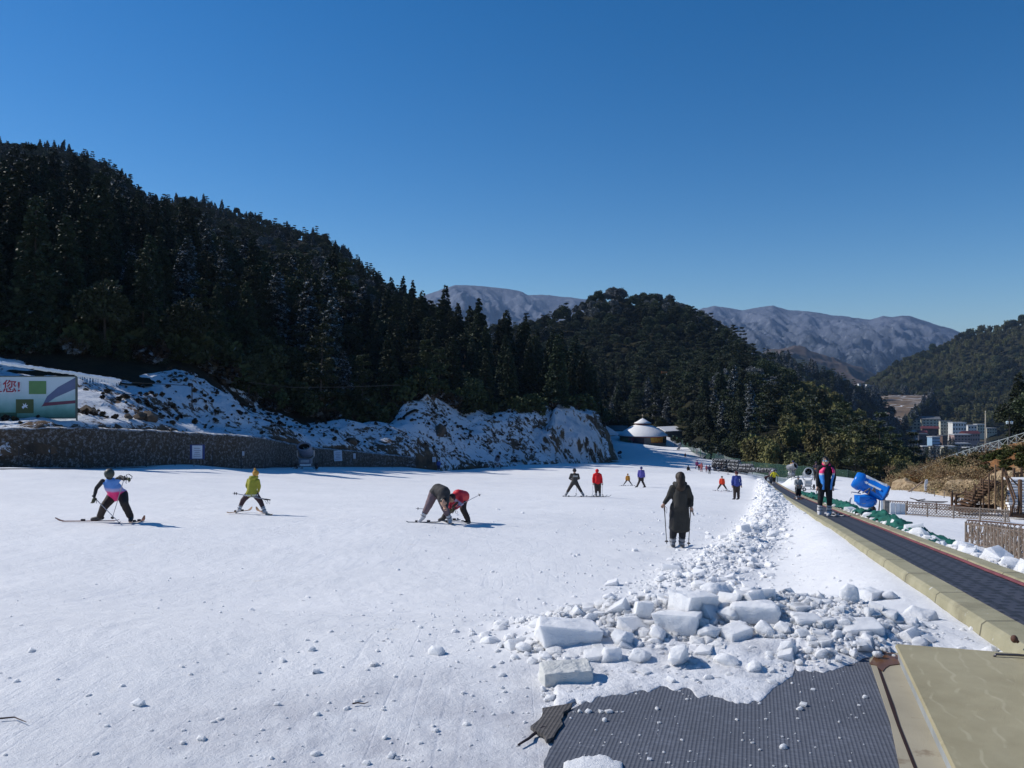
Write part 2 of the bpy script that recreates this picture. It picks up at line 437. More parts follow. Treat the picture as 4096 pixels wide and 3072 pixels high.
# ------------------------------------------------------------------ hills as lofted sheets
def resample(crv, nu):
    pts = np.array([P(*c)[:] for c in crv]); px = np.array([c[0] for c in crv], float)
    u = np.linspace(px[0], px[-1], nu)
    o = np.stack([np.interp(u, px, pts[:, k]) for k in range(3)], 1)
    k = max(3, nu//60)|1; ker = np.hanning(k+2)[1:-1]; ker /= ker.sum()
    for j in range(3):
        e = np.pad(o[:, j], k//2, mode='reflect', reflect_type='odd'); o[:, j] = np.convolve(e, ker, 'valid')
    return o
def loft(name, curves, nu, nv, mtl, amp=0, sc=.05, ridge=False, seed=0, power=1.0, drop=None, ts=None):
    C = np.array([resample(c, nu) for c in curves])
    if drop: C = np.concatenate([C, C[-1:]+np.array(drop)[None, None]])
    k = len(C)
    if ts is None:
        ts = [0]
        for i in range(1, k): ts.append(ts[-1]+max(1e-3, np.linalg.norm(C[i]-C[i-1], axis=1).mean()))
        ts = np.array(ts)/ts[-1]
    tt = np.linspace(0, 1, nv)
    G = np.zeros((nv, nu, 3))
    for j in range(3):
        for i in range(nu): G[:, i, j] = np.interp(tt, ts, C[:, i, j])
    # soften the creases between the given curves
    for _ in range(max(1, nv//30)):
        G[1:-1] = (G[:-2]+2*G[1:-1]+G[2:])/4
    if amp:
        x, y = G[..., 0]*sc, G[..., 1]*sc
        fn = ridged(x, y, 5, seed)-.55 if ridge else fbm(x, y, 5, seed)
        edge = np.sin(np.pi*np.clip(tt, 0, 1))[:, None]**.5
        G[..., 2] += amp*fn*(edge*.8+.2)
        G[..., 0] += amp*.6*fbm(x*1.3+40, y*1.3, 4, seed+8); G[..., 1] += amp*.6*fbm(x*1.3, y*1.3+77, 4, seed+9)
    o = link_mesh(name, np_mesh(name, G.reshape(-1, 3), grid_faces(nv, nu), mtl, True))
    return o, G
def sample_surface(G, n, seed=0, dens=None):
    r = np.random.default_rng(seed)
    a = np.linalg.norm(np.cross(G[1:, :-1]-G[:-1, :-1], G[:-1, 1:]-G[:-1, :-1]), axis=-1)
    iv, iu = np.meshgrid(np.arange(a.shape[0]), np.arange(a.shape[1]), indexing='ij')
    if dens is not None: a = a*dens(iv/a.shape[0], iu/a.shape[1], G[:-1, :-1])
    p = (a/a.sum()).ravel(); idx = r.choice(len(p), n, p=p)
    i = idx//a.shape[1]; j = idx % a.shape[1]; u = r.random(n)[:, None]; v = r.random(n)[:, None]
    return (G[i, j]*(1-u)+G[i, j+1]*u)*(1-v)+(G[i+1, j]*(1-u)+G[i+1, j+1]*u)*v
def spaced(pts, dist):
    """greedy thinning by distance on a hash grid; dist may be an array"""
    cell = {}; keep = []
    dist = np.broadcast_to(dist, (len(pts),))
    for i, p in enumerate(pts):
        d = float(dist[i]); cx, cy = int(p[0]//6), int(p[1]//6); ok = True; rng_ = int(d//6)+1
        for a in range(-rng_, rng_+1):
            for b in range(-rng_, rng_+1):
                for j in cell.get((cx+a, cy+b), ()):
                    q = pts[j]
                    if (q[0]-p[0])**2+(q[1]-p[1])**2 < d*d: ok = False; break
                if not ok: break
            if not ok: break
        if ok: cell.setdefault((cx, cy), []).append(i); keep.append(i)
    return np.array(keep)

FLOOR = bank_mat('forest_floor', (.05, .035, .02), (.02, .018, .012), 1.0, (.40, .43, .50), .6)
FLOOR2 = bank_mat('forest_floor_dark', (.035, .035, .02), (.02, .022, .014), 1.2, (.4, .42, .45), .1)
BANK = bank_mat('snowy_bank', (.15, .10, .065), (.06, .045, .035), .835, (.66, .69, .74), 1.5)
CLIFF = bank_mat('snowy_cliff', (.17, .12, .075), (.05, .04, .032), .80, (.64, .67, .72), .42, stretch=(1.6, 1.6, .55))

foot = [(-4200,1480,62),(-3000,1480,64),(-1500,1480,70),(-900,1475,76),(0,1455,80),(300,1462,82),(620,1490,86),(760,1478,90),(900,1525,96),(1050,1640,102),(1300,1695,108),(1560,1722,116),(1640,1600,122),(1720,1555,126),(1850,1640,132),(2000,1655,138),(2150,1640,142),(2200,1620,147),(2300,1640,152),(2378,1650,156),(2388,1690,300),(2520,1705,320),(2600,1720,330),(2700,1735,335)]
ridge = [(-4200,1300,300),(-3000,1150,330),(-1500,900,380),(-900,720,400),(0,600,420),(250,622,420),(480,720,420),(580,850,425),(720,830,430),(900,872,430),(1100,925,430),(1290,960,415),(1420,1050,380),(1560,1185,330),(1740,1330,260),(1900,1440,225),(2050,1490,215),(2240,1550,215),(2370,1610,215),(2390,1650,330),(2600,1700,360),(2700,1720,370)]
lefthill, GL = loft('hillside', [[(a, b+60, c-4) for a, b, c in foot], foot, ridge], 260, 110, FLOOR, 7, .02, seed=4, drop=(0, 120, -40))
tag(lefthill, 'steep wooded hillside on the left', None, None, 'structure')
cfoot = [(1800,1740,330),(2100,1740,310),(2300,1745,315),(2450,1745,315),(2600,1745,305),(2700,1748,292),(2780,1790,255),(2850,1845,218),(3000,1885,172),(3150,1905,152),(3300,1920,142),(3500,1950,142),(3620,1990,150),(3700,2080,160),(3800,2200,170)]
cmid = [(1800,1600,400),(2100,1600,400),(2300,1580,400),(2500,1560,390),(2700,1540,370),(2850,1570,330),(3000,1560,300),(3150,1625,290),(3300,1720,280),(3500,1850,260),(3620,1930,245),(3700,1960,235),(3800,2100,235)]
cridge = [(1800,1410,470),(1950,1400,475),(2100,1370,480),(2240,1310,490),(2370,1250,500),(2480,1222,510),(2550,1250,515),(2620,1228,520),(2740,1275,520),(2850,1350,510),(2950,1425,480),(3000,1490,440),(3100,1560,420),(3250,1635,400),(3350,1700,380),(3450,1778,360),(3560,1875,340),(3650,1945,320),(3720,2015,310),(3800,2100,310)]
midhill, GC = loft('hill', [[(a, b+60, c-4) for a, b, c in cfoot], cfoot, cmid, cridge], 220, 110, FLOOR2, 10, .018, seed=14, drop=(0, 130, -45))
tag(midhill, 'dark wooded hill behind the lodge', None, None, 'structure')
bridge_ = [(2740,1300,800),(2900,1365,800),(3050,1420,800),(3150,1450,800),(3300,1520,800),(3440,1580,800),(3560,1660,800),(3650,1740,800)]
backhill, GB = loft('back_hill', [[(a, b+330, 640) for a, b, c in bridge_], bridge_], 90, 40, FLOOR2, 10, .012, seed=24, drop=(0, 150, -60))
tag(backhill, 'dark wooded spur behind the nearer hill', None, None, 'structure')
rfoot = [(3380,1680,1150),(3450,1690,1100),(3520,1700,1060),(3560,1712,1000),(3650,1722,960),(3760,1730,930),(3900,1738,880),(4096,1765,840),(4500,1820,760),(5200,1900,650)]
rridge = [(3380,1655,1500),(3450,1605,1450),(3500,1560,1430),(3560,1515,1400),(3630,1462,1390),(3720,1420,1380),(3815,1385,1370),(3910,1362,1340),(3960,1362,1330),(4030,1345,1290),(4096,1325,1260),(4400,1250,1150),(5200,1090,950)]
righthill, GR = loft('right_hill', [[(a, b+50, c-10) for a, b, c in rfoot], rfoot, rridge], 150, 80, FLOOR2, 22, .006, seed=34, drop=(60, 300, -60))
tag(righthill, 'olive wooded hill beyond the village', None, None, 'structure')
# valley floor under the village
VALM = mat('valley', (.12, .10, .075), .9, .35, .02, dark=(.55, .57, .6), dthr=.6, dscale=.03)
val, GV = loft('valley', [[(3300,2150,330),(3700,2100,330),(4096,2100,330),(5200,2050,330)], [(3300,1850,680),(3700,1850,680),(4096,1850,680),(5200,1900,600)], [(3300,1700,1150),(3560,1712,1050),(3800,1725,960),(4096,1760,880),(5200,1900,700)]], 60, 40, VALM, 2, .01, seed=2)
tag(val, 'valley floor with the village', None, None, 'structure')
# terraces
def terrace_mat():
    m, nt, n, l, b = _nt('terraces'); v = coord(n)
    s = n.new('ShaderNodeSeparateXYZ'); l.new(v, s.inputs[0])
    w = mth(n, l, 'ADD', mth(n, l, 'MULTIPLY', s.outputs[2], .55), mth(n, l, 'MULTIPLY', nz(n, l, .02, 3, .5, v), 5))
    st = mth(n, l, 'FRACT', w)
    k = nz(n, l, .03, 3, .5, v)
    c = ramp(n, l, nz(n, l, .05, 4, .6, v), [(.35, (.06, .042, .03)), (.65, (.17, .115, .07))])
    sel = mth(n, l, 'MULTIPLY', ramp(n, l, st, [(.82, 0.0), (.88, .8)]), ramp(n, l, k, [(.45, 0.0), (.55, 1.0)]))
    c = mix(n, l, sel, c, (.7, .73, .78))
    l.new(c, b.inputs['Base Color']); b.inputs['Roughness'].default_value = .9
    return m
ter, _ = loft('terraced_field', [[(3545,1725,860),(3575,1718,860),(3600,1712,860)],[(3480,1655,930),(3575,1648,930),(3640,1640,930)],[(3430,1610,1010),(3560,1590,1010),(3720,1588,1010)],[(3440,1590,1060),(3560,1572,1060),(3700,1578,1060)]], 50, 40, terrace_mat(), 2, .02, seed=3)
tag(ter, 'brown terraced fields striped with snow', None, None, 'structure')
# far mountains
def mount_mat(name, lo, hi, zlo, zhi, frostc=(.16, .18, .24)):
    m, nt, n, l, b = _nt(name); v = coord(n)
    s = n.new('ShaderNodeSeparateXYZ'); l.new(v, s.inputs[0])
    f = nz(n, l, .006, 8, .68, v); f2 = nz(n, l, .03, 6, .7, v)
    t = mth(n, l, 'DIVIDE', mth(n, l, 'SUBTRACT', s.outputs[2], zlo), zhi-zlo)
    t = mth(n, l, 'ADD', t, mth(n, l, 'MULTIPLY', mth(n, l, 'SUBTRACT', f, .5), 2.2))
    base = mix(n, l, ramp(n, l, f2, [(.3, 0.0), (.7, 1.0)]), lo, hi)
    c = mix(n, l, ramp(n, l, t, [(.3, 0.0), (1.0, .70)]), base, frostc)
    c = mix(n, l, ramp(n, l, nz(n, l, .02, 8, .8, v), [(.54, 0.0), (.64, .5)]), c, (.30, .32, .36))
    streak = ramp(n, l, nz(n, l, .012, 2, .5, v, dist=2.0), [(.735, 0.0), (.75, 1.0)])
    l.new(c, b.inputs['Base Color']); b.inputs['Roughness'].default_value = .95; b.inputs['Specular IOR Level'].default_value = 0
    l.new(bumpn(n, l, f2, .8, 18), b.inputs['Normal'])
    return m
far = [(1500,1250,5600),(1820,1140,5600),(1900,1142,5600),(2000,1152,5600),(2090,1166,5600),(2110,1180,5600),(2200,1180,5600),(2300,1192,5600),(2390,1205,5600),(2500,1222,5600),(2600,1230,5600),(2740,1225,5600),(2790,1240,5600),(2860,1223,5600),(2920,1232,5600),(2965,1242,5600),(3020,1232,5600),(3090,1221,5600),(3150,1240,5600),(3230,1246,5600),(3330,1262,5600),(3400,1268,5600),(3480,1280,5600),(3530,1264,5600),(3570,1268,5600),(3610,1262,5600),(3640,1264,5600),(3680,1278,5600),(3740,1298,5600),(3800,1312,5600),(3870,1342,5600),(4000,1380,5600),(4400,1420,5600),(5200,1440,5600)]
def far_range():
    nu, nv = 520, 190
    C = resample(far, nu); top = C.copy()
    pxs = np.array([c[0] for c in far]); u = np.linspace(pxs[0], pxs[-1], nu)
    topz = np.interp(u, pxs, [P(*c).z for c in far])
    yb = 2900.; G = np.zeros((nv, nu, 3)); t = np.linspace(0, 1, nv)[:, None]
    d = yb+(5600-yb)*t
    G[..., 0] = (u[None]-2048)/F*d; G[..., 1] = d
    base = -130.
    x, y = G[..., 0], G[..., 1]
    wx = x+180*fbm(x*.0012, y*.0012, 3, 61); wy = y+180*fbm(x*.0012+9, y*.0012, 3, 62)
    rg = .55*ridged(wx*.0017, wy*.0008, 3, 51, .5)+.45*ridged(wx*.0046+wy*.0008, wy*.0019, 5, 57, .6)
    prof = t**1.25
    z = base+(topz[None]-base)*prof
    env = np.sin(np.pi*np.clip(t, 0, 1))**.8
    z = z+(rg-.62)*600*env
    z += (ridged(x*.011, y*.006, 5, 71, .6)-.6)*75*np.clip(env+.12, 0, 1)
    # nothing may stand above the skyline
    lim = topz[None]/5600*d-6
    z = np.where(t < .985, np.minimum(z, lim-12*(1-t)), z)
    G[..., 2] = z
    e = G[-1:].copy(); e[..., 1] += 900; e[..., 2] -= 500
    G = np.concatenate([G, e])
    return G
GF = far_range()
fm = link_mesh('mountains', np_mesh('mountains', GF.reshape(-1, 3), grid_faces(*GF.shape[:2]), mount_mat('frosted_mountain', (.016, .024, .036), (.045, .054, .070), -40, 420), True))
tag(fm, 'distant frosted mountain range', None, None, 'structure')
bh, _ = loft('brown_hill', [[(2950,1640,1950),(3250,1640,1950),(3600,1640,1950)], [(2950,1500,2300),(3020,1470,2300),(3080,1425,2300),(3140,1380,2300),(3185,1357,2300),(3230,1362,2300),(3300,1400,2300),(3380,1440,2300),(3450,1480,2300),(3600,1560,2300)]], 120, 60, mat('brown_slope', (.07, .052, .045), .9, .6, .02, dark=(.03, .035, .032), dthr=.55, dscale=.012), 55, .006, True, seed=5, drop=(0, 300, -120))
tag(bh, 'brown foothill in front of the mountains', None, None, 'structure')
bh2, _ = loft('foothill', [[(3000,1700,1500),(3300,1700,1500),(3700,1700,1500)], [(2950,1440,1750),(3080,1432,1750),(3200,1440,1750),(3300,1470,1750),(3400,1520,1750),(3480,1570,1750),(3560,1610,1750),(3700,1640,1750)]], 120, 60, mat('dark_foothill', (.035, .045, .035), .95, .5, .02), 30, .005, True, seed=6, drop=(0, 300, -120))
tag(bh2, 'dark foothill above the valley', None, None, 'structure')
bh3, _ = loft('foothill', [[(3350,1720,1500),(3600,1720,1500),(3900,1700,1500)], [(3350,1640,2000),(3440,1600,2000),(3520,1570,2000),(3600,1520,2000),(3700,1470,2000),(3900,1420,2000)]], 90, 50, mat('dark_foothill2', (.03, .04, .03), .95, .5, .02), 25, .005, True, seed=7, drop=(0, 300, -120))
tag(bh3, 'dark foothill at the valley head', None, None, 'structure')
# ------------------------------------------------------------------ foliage
def leaves(Cn, size, r, flat=.5, dirs=None, aspect=.45):
    """quads round centres Cn (n,3)"""
    n = len(Cn)
    a = r.normal(size=(n, 3)) if dirs is None else dirs+r.normal(size=(n, 3))*.45
    a /= np.linalg.norm(a, axis=1)[:, None]
    up = np.array([0, 0, 1.0])+r.normal(size=(n, 3))*flat
    b = np.cross(up, a); b /= np.linalg.norm(b, axis=1)[:, None]+1e-9
    s = (size*(.6+.8*r.random(n)))[:, None]
    V = np.stack([Cn-a*s*.2, Cn+b*s*aspect+a*s*.35, Cn+a*s, Cn-b*s*aspect+a*s*.35], 1).reshape(-1, 3)
    return V, np.arange(n*4).reshape(n, 4)
def conifer(H_, R_, n, seed, base=.08, droop=.25, power=.85, nb=110, size=.5, ragged=.3, flat=.5):
    r = np.random.default_rng(seed)
    tb = r.random(nb)**.85; ab = r.random(nb)*6.283
    lb = R_*((1-tb)**power+.03)*(1-ragged+2*ragged*r.random(nb))
    w = lb**1.5+.05; k = r.choice(nb, n, p=w/w.sum())
    s = np.sqrt(r.random(n))*.9+.1
    L = lb[k]; a = ab[k]+r.normal(size=n)*.22
    z = H_*(base+(1-base)*tb[k])-droop*L*s*s*1.2+.22*L*np.clip(s-.75, 0, 1)*2+r.normal(size=n)*.16*(.5+L*.25)
    C = np.stack([np.cos(a)*L*s, np.sin(a)*L*s, z], 1)
    d = np.stack([np.cos(a), np.sin(a), -.25+0*a], 1)
    return leaves(C, np.full(n, size), r, flat, d)
def pine(H_, R_, n, seed, base=.4, size=.45):
    r = np.random.default_rng(seed); nb = 46
    lev = np.sort(r.random(14)); tb = lev[r.integers(0, 14, nb)]+r.normal(size=nb)*.01; ab = r.random(nb)*6.283
    lb = R_*np.sqrt(np.clip(1-tb*.85, 0.02, 1))*(.55+.6*r.random(nb))
    k = r.choice(nb, n, p=lb/lb.sum()); s = r.random(n)**.6; L = lb[k]; a = ab[k]+r.normal(size=n)*.28
    z = H_*(base+(1-base)*tb[k])+.12*L*s+r.normal(size=n)*.16
    C = np.stack([np.cos(a)*L*s, np.sin(a)*L*s, z], 1)
    return leaves(C, np.full(n, size), r, .35, np.stack([np.cos(a), np.sin(a), .1+0*a], 1), .35)
def roundtree(H_, R_, n, seed, base=.2, size=.5, nc=26):
    r = np.random.default_rng(seed)
    c = r.normal(size=(nc, 3)); c /= np.linalg.norm(c, axis=1)[:, None]; c[:, 2] = np.abs(c[:, 2])*1.1-.35
    cr = .45+.3*r.random(nc); hz = H_*(1-base)/2
    c = c*np.array([R_*.62, R_*.62, hz*.75])*(.5+.6*r.random(nc))[:, None]+np.array([0, 0, H_*base+hz])
    k = r.integers(0, nc, n); d = r.normal(size=(n, 3)); d /= np.linalg.norm(d, axis=1)[:, None]
    C = c[k]+d*(cr[k]*R_*.48)[:, None]*(.75+.3*r.random(n))[:, None]*np.array([1, 1, .8])
    return leaves(C, np.full(n, size), r, .9, d*.8, .5)
def bamboo(H_, n, seed, size=.55):
    r = np.random.default_rng(seed); nc = 16
    a = r.random(nc)*6.283; o = np.stack([np.cos(a), np.sin(a)], 1)*(r.random(nc)*1.6)[:, None]
    b = r.random(nc)*6.283; ln = (.8+1.4*r.random(nc)); hh = H_*(.7+.35*r.random(nc))
    k = r.integers(0, nc, n); t = .35+.65*r.random(n)**.8
    w = (np.sin((t-.35)/.65*3.14)**.7)*.8+.05
    d = r.normal(size=(n, 3))*w[:, None]*.65
    C = np.stack([o[k, 0]+np.cos(b[k])*ln[k]*t**3, o[k, 1]+np.sin(b[k])*ln[k]*t**3, hh[k]*(t-.12*t**5)], 1)+d
    dd = np.stack([np.cos(b[k]), np.sin(b[k]), -.9+0*t], 1)
    return leaves(C, np.full(n, size), r, .7, dd, .28)
def trunk(H_, r0, top=.9, limbs=10, R_=2.0, base=.3, seed=0):
    r = random.Random(seed); m = M()
    m.tube([(0, 0, -.8), (.03*H_*r.uniform(-.3, .3), 0, H_*.35), (0, .02*H_*r.uniform(-.3, .3), H_*.7), (0, 0, H_*top)], [r0, r0*.75, r0*.4, r0*.1], 7)
    for i in range(limbs):
        t = base+(.95-base)*i/limbs; a = r.random()*6.28; L = R_*(1-t)*.9+.2
        m.tube([(0, 0, H_*t*top), (math.cos(a)*L*.5, math.sin(a)*L*.5, H_*t*top+.1*L), (math.cos(a)*L, math.sin(a)*L, H_*t*top+.05*L)], [r0*.25*(1-t)+.02, .03, .012], 4)
    me = bpy.data.meshes.new('trunk'); me.from_pydata(m.v, [], m.f); return me
BARK = mat('bark', (.055, .042, .032), .9, .3, 4)
BARKP = mat('pale_bark', (.075, .062, .052), .9, .3, 4)
L_CED = leaf_mat('cedar_leaf', (.019, .029, .016), (.043, .058, .028), .35, fthr=.66)
L_CEDF = leaf_mat('cedar_leaf_frosted', (.016, .024, .015), (.034, .046, .026), .8, fthr=.50)
L_PIN = leaf_mat('pine_leaf', (.026, .038, .016), (.066, .080, .030), .5, fthr=.62)
L_RND = leaf_mat('evergreen_leaf', (.026, .038, .018), (.068, .082, .036), .3, fthr=.60)
L_FRO = leaf_mat('frosted_leaf', (.07, .08, .072), (.13, .14, .135), .65, fthr=.44)
L_BAM = leaf_mat('bamboo_leaf', (.075, .078, .026), (.20, .185, .070), .0)
L_OLV = leaf_mat('olive_leaf', (.058, .064, .024), (.135, .13, .055), .0)
PROTO = {}
def proto(key, fn, leafm, tr, barkm=BARK):
    V_, F_ = fn; me = np_mesh(key+'_crown', V_, F_, leafm); tm = None
    if tr is not None: tm = tr; tm.materials.append(barkm)
    PROTO[key] = (me, tm)
# (heights in metres)
proto('ced1', conifer(18, 3.3, 12000, 1, .06, .35, .75, 170, .46), L_CED, trunk(18, .26, seed=1))
proto('ced2', conifer(20, 3.3, 12000, 2, .10, .45, .75, 170, .46), L_CED, trunk(20, .28, seed=2))
proto('ced3', conifer(16, 2.9, 10000, 3, .05, .3, .7, 140, .42), L_CEDF, trunk(16, .22, seed=3))
proto('ced4', conifer(19, 2.9, 10000, 14, .06, .5, .62, 140, .44, .4), L_CED, trunk(19, .24, seed=4))
proto('pin1', pine(16, 3.6, 9000, 4, .30, .34), L_PIN, trunk(16, .22, seed=5, base=.4), BARKP)
proto('pin2', pine(14, 3.4, 8000, 5, .22, .33), L_PIN, trunk(14, .2, seed=6, base=.35), BARKP)
proto('rnd1', roundtree(12, 4.2, 9500, 6, .15, .36, 44), L_RND, trunk(12, .22, .8, seed=7))
proto('rnd2', roundtree(10, 3.6, 8000, 7, .12, .34, 40), L_RND, trunk(10, .2, .8, seed=8))
proto('fro1', roundtree(11, 3.8, 8000, 8, .12, .34, 40), L_FRO, trunk(11, .2, .8, seed=9))
proto('fro2', conifer(12, 3.0, 7000, 9, .05, .2, .8, 100, .42), L_FRO, trunk(12, .2, seed=10))
proto('bam1', bamboo(11, 3600, 10), L_BAM, trunk(11, .07, .8, 4, 1, seed=11), BARKP)
proto('bam2', bamboo(9, 3000, 11), L_OLV, trunk(9, .07, .8, 4, 1, seed=12), BARKP)
KIND = {'ced1': ('cedar_tree', 'cedar'), 'ced2': ('cedar_tree', 'cedar'), 'ced3': ('cedar_tree', 'cedar'), 'ced4': ('cedar_tree', 'cedar'), 'pin1': ('pine_tree', 'pine'), 'pin2': ('pine_tree', 'pine'),
        'rnd1': ('evergreen_tree', 'tree'), 'rnd2': ('evergreen_tree', 'tree'), 'fro1': ('frosted_tree', 'tree'), 'fro2': ('frosted_conifer', 'conifer'), 'bam1': ('bamboo_clump', 'bamboo'), 'bam2': ('bamboo_clump', 'bamboo')}
def place_tree(key, loc, s, rz, label, group, tilt=0):
    nm, ct = KIND[key]; me, tm = PROTO[key]
    t = thing(nm, loc, label, ct, group, rz); t.scale = (s*.98, s*.98, s); t.rotation_euler[0] = tilt
    link_mesh('crown', me, t)
    if tm: link_mesh('trunk', tm, t)
    return t
def forest(name, pts, keys, seed, label, smin=.7, smax=1.2, ang=.06, scale=1.0):
    """far-off wood: one object, instanced crowns"""
    r = np.random.default_rng(seed); n = len(pts)
    pc = bpy.data.collections.new(name+'_kinds')
    names = sorted(set(keys)); pos = {}
    for i, k in enumerate(names):
        o = bpy.data.objects.new('%02d_%s' % (i, k), PROTO[k][0]); pc.objects.link(o)
    idx = np.array([names.index(k) for k in keys], np.int32)
    me = bpy.data.meshes.new(name); me.vertices.add(n); me.vertices.foreach_set('co', np.asarray(pts, np.float32).ravel())
    a = me.attributes.new('kind_index', 'INT', 'POINT'); a.data.foreach_set('value', idx)
    a = me.attributes.new('size', 'FLOAT', 'POINT'); a.data.foreach_set('value', (scale*(smin+(smax-smin)*r.random(n))).astype(np.float32))
    rot = np.stack([r.normal(size=n)*ang, r.normal(size=n)*ang, r.random(n)*6.283], 1).astype(np.float32)
    a = me.attributes.new('turn', 'FLOAT_VECTOR', 'POINT'); a.data.foreach_set('vector', rot.ravel())
    o = link_mesh(name, me); tag(o, label, None, None, 'stuff')
    ng = bpy.data.node_groups.new(name, 'GeometryNodeTree')
    ng.interface.new_socket('Geometry', in_out='INPUT', socket_type='NodeSocketGeometry')
    ng.interface.new_socket('Geometry', in_out='OUTPUT', socket_type='NodeSocketGeometry')
    N = ng.nodes; L = ng.links
    gi = N.new('NodeGroupInput'); go = N.new('NodeGroupOutput')
    m2p = N.new('GeometryNodeMeshToPoints'); iop = N.new('GeometryNodeInstanceOnPoints')
    ci = N.new('GeometryNodeCollectionInfo'); ci.inputs['Collection'].default_value = pc
    ci.inputs['Separate Children'].default_value = True; ci.inputs['Reset Children'].default_value = True
    def attr(nm, ty):
        x = N.new('GeometryNodeInputNamedAttribute'); x.data_type = ty; x.inputs['Name'].default_value = nm
        return [s for s in x.outputs if s.enabled][0]
    L.new(gi.outputs[0], m2p.inputs[0]); L.new(m2p.outputs[0], iop.inputs['Points'])
    L.new(ci.outputs[0], iop.inputs['Instance']); iop.inputs['Pick Instance'].default_value = True
    L.new(attr('kind_index', 'INT'), iop.inputs['Instance Index'])
    L.new(attr('turn', 'FLOAT_VECTOR'), iop.inputs['Rotation']); L.new(attr('size', 'FLOAT'), iop.inputs['Scale'])
    L.new(iop.outputs[0], go.inputs[0])
    md = o.modifiers.new('forest', 'NODES'); md.node_group = ng
    return o
def px_of(p): return 2048+F*p[..., 0]/p[..., 1], 1536-F*p[..., 2]/p[..., 1]

# left hillside: candidates over the slope, nearest ones become single trees
GLs = GL[3:]
pts = sample_surface(GL[2:-2], 26000, 5, None)
dist = np.linalg.norm(pts[:, :2], axis=1)
order = np.argsort(dist+np.random.default_rng(3).random(len(dist))*30); pts = pts[order]; dist = dist[order]
pts = pts[(pts[:, 1] > 40)]
dist = np.linalg.norm(pts[:, :2], axis=1)
_x, _y = px_of(pts); pts = pts[~((_x > 2375) & (_x < 2740) & (pts[:, 1] < 306))]; dist = np.linalg.norm(pts[:, :2], axis=1)
keep = spaced(pts, np.where(dist < 170, 3.6, 4.4)); pts = pts[keep]; dist = dist[keep]
fx, fy = px_of(pts)
rk = np.random.default_rng(8)
def left_kind(p, d, px, u):
    nfr = float(vnoise(p[0]*.018, p[1]*.018, 77))
    if d < 175 and px < 800: k = ['ced1', 'ced2', 'ced4', 'ced3', 'pin1', 'pin2', 'rnd1'][int(u*7)]
    elif d < 190 and px < 1500: k = ['pin1', 'rnd1', 'pin2', 'ced3', 'rnd2', 'ced1'][int(u*6)]
    elif d < 260 and px > 1500: k = ['ced4', 'rnd1', 'ced1', 'pin1', 'rnd2', 'ced2'][int(u*6)]
    elif nfr > .40 and 650 < px < 1560 and d < 330: k = ['fro1', 'fro1', 'rnd2', 'rnd1', 'pin2'][int(u*5)]
    else: k = ['rnd1', 'rnd2', 'pin2', 'rnd1', 'ced3', 'rnd2'][int(u*6)]
    return k
keys = [left_kind(p, d, x, rk.random()) for p, d, x in zip(pts, dist, fx)]
inview = (fx > -150) & (fx < 2600)
score = np.where(inview, dist, 1e6)
o_ = np.argsort(score); single = set(o_[:205].tolist())
hgt = {'ced1': 18, 'ced2': 20, 'ced3': 16, 'ced4': 19, 'pin1': 16, 'pin2': 14, 'rnd1': 12, 'rnd2': 10, 'fro1': 11, 'fro2': 12}
def far_scale(d): return np.clip(1.15-(d-120)/380, .55, 1.15)
def where_left(x):
    for lim, w in ((250, 'above the billboard'), (520, 'right of the billboard'), (860, 'above the snowy gully'), (1250, 'above the wall snow gun'), (1600, 'above the wall end'), (1900, 'above the steep snow slope'), (2200, 'above the snowy cliff'), (2700, 'behind the cliff')):
        if x < lim: return w
    return 'on the right of the slope'
DESC = {'ced1': 'dark dense cedar', 'ced2': 'tall dark bare trunked cedar', 'ced3': 'snow dusted dark cedar', 'ced4': 'narrow drooping cedar', 'pin1': 'open layered pale trunked pine', 'pin2': 'short spreading pine', 'rnd1': 'broad round evergreen', 'rnd2': 'low bushy evergreen', 'fro1': 'grey frosted broad tree', 'fro2': 'grey frosted conifer', 'bam1': 'feathery yellow bamboo clump', 'bam2': 'low olive bamboo clump'}
for i in sorted(single):
    p = pts[i]; k = keys[i]; s = float(.62+.34*rk.random())
    if fx[i] > 1400: s *= .80
    elif 480 < fx[i] < 1000: s *= .88
    row = 'in the front row' if dist[i] < 112 else 'in the second rank' if dist[i] < 140 else 'further up the slope'
    place_tree(k, tuple(p-np.array([0, 0, .3])), s, rk.random()*6.28, '%s %s %s' % (DESC[k], row, where_left(fx[i])), 'trees at the foot of the left hillside', rk.normal()*.02)
rest = [i for i in range(len(pts)) if i not in single]
forest('forest', pts[rest], [keys[i] for i in rest], 1, 'dense dark evergreen wood covering the left hillside', .8, 1.2, scale=far_scale(dist[rest])*np.where((fx[rest] > 1350) & (fx[rest] < 2700), .74, .9))

# undergrowth along the lower edge of the wood
bp = np.concatenate([sample_surface(GL[2:7], 1500, 15), sample_surface(GL[2:14], 1700, 18)])
bk = ['bush%d' % (i % 2) for i in range(len(bp))]
PROTO['bush0'] = (np_mesh('bush0', *roundtree(1.7, 1.2, 900, 21, 0, .3, 9), leaf_mat('undergrowth', (.030, .022, .012), (.065, .045, .024), .5, fthr=.5)), None)
PROTO['bush1'] = (np_mesh('bush1', *roundtree(2.4, 1.6, 1100, 22, 0, .32, 9), L_PIN), None)
forest('undergrowth', bp-np.array([0, 0, .2]), bk, 9, 'brown and dark undergrowth along the top of the snowy bank', .8, 1.9, .2)

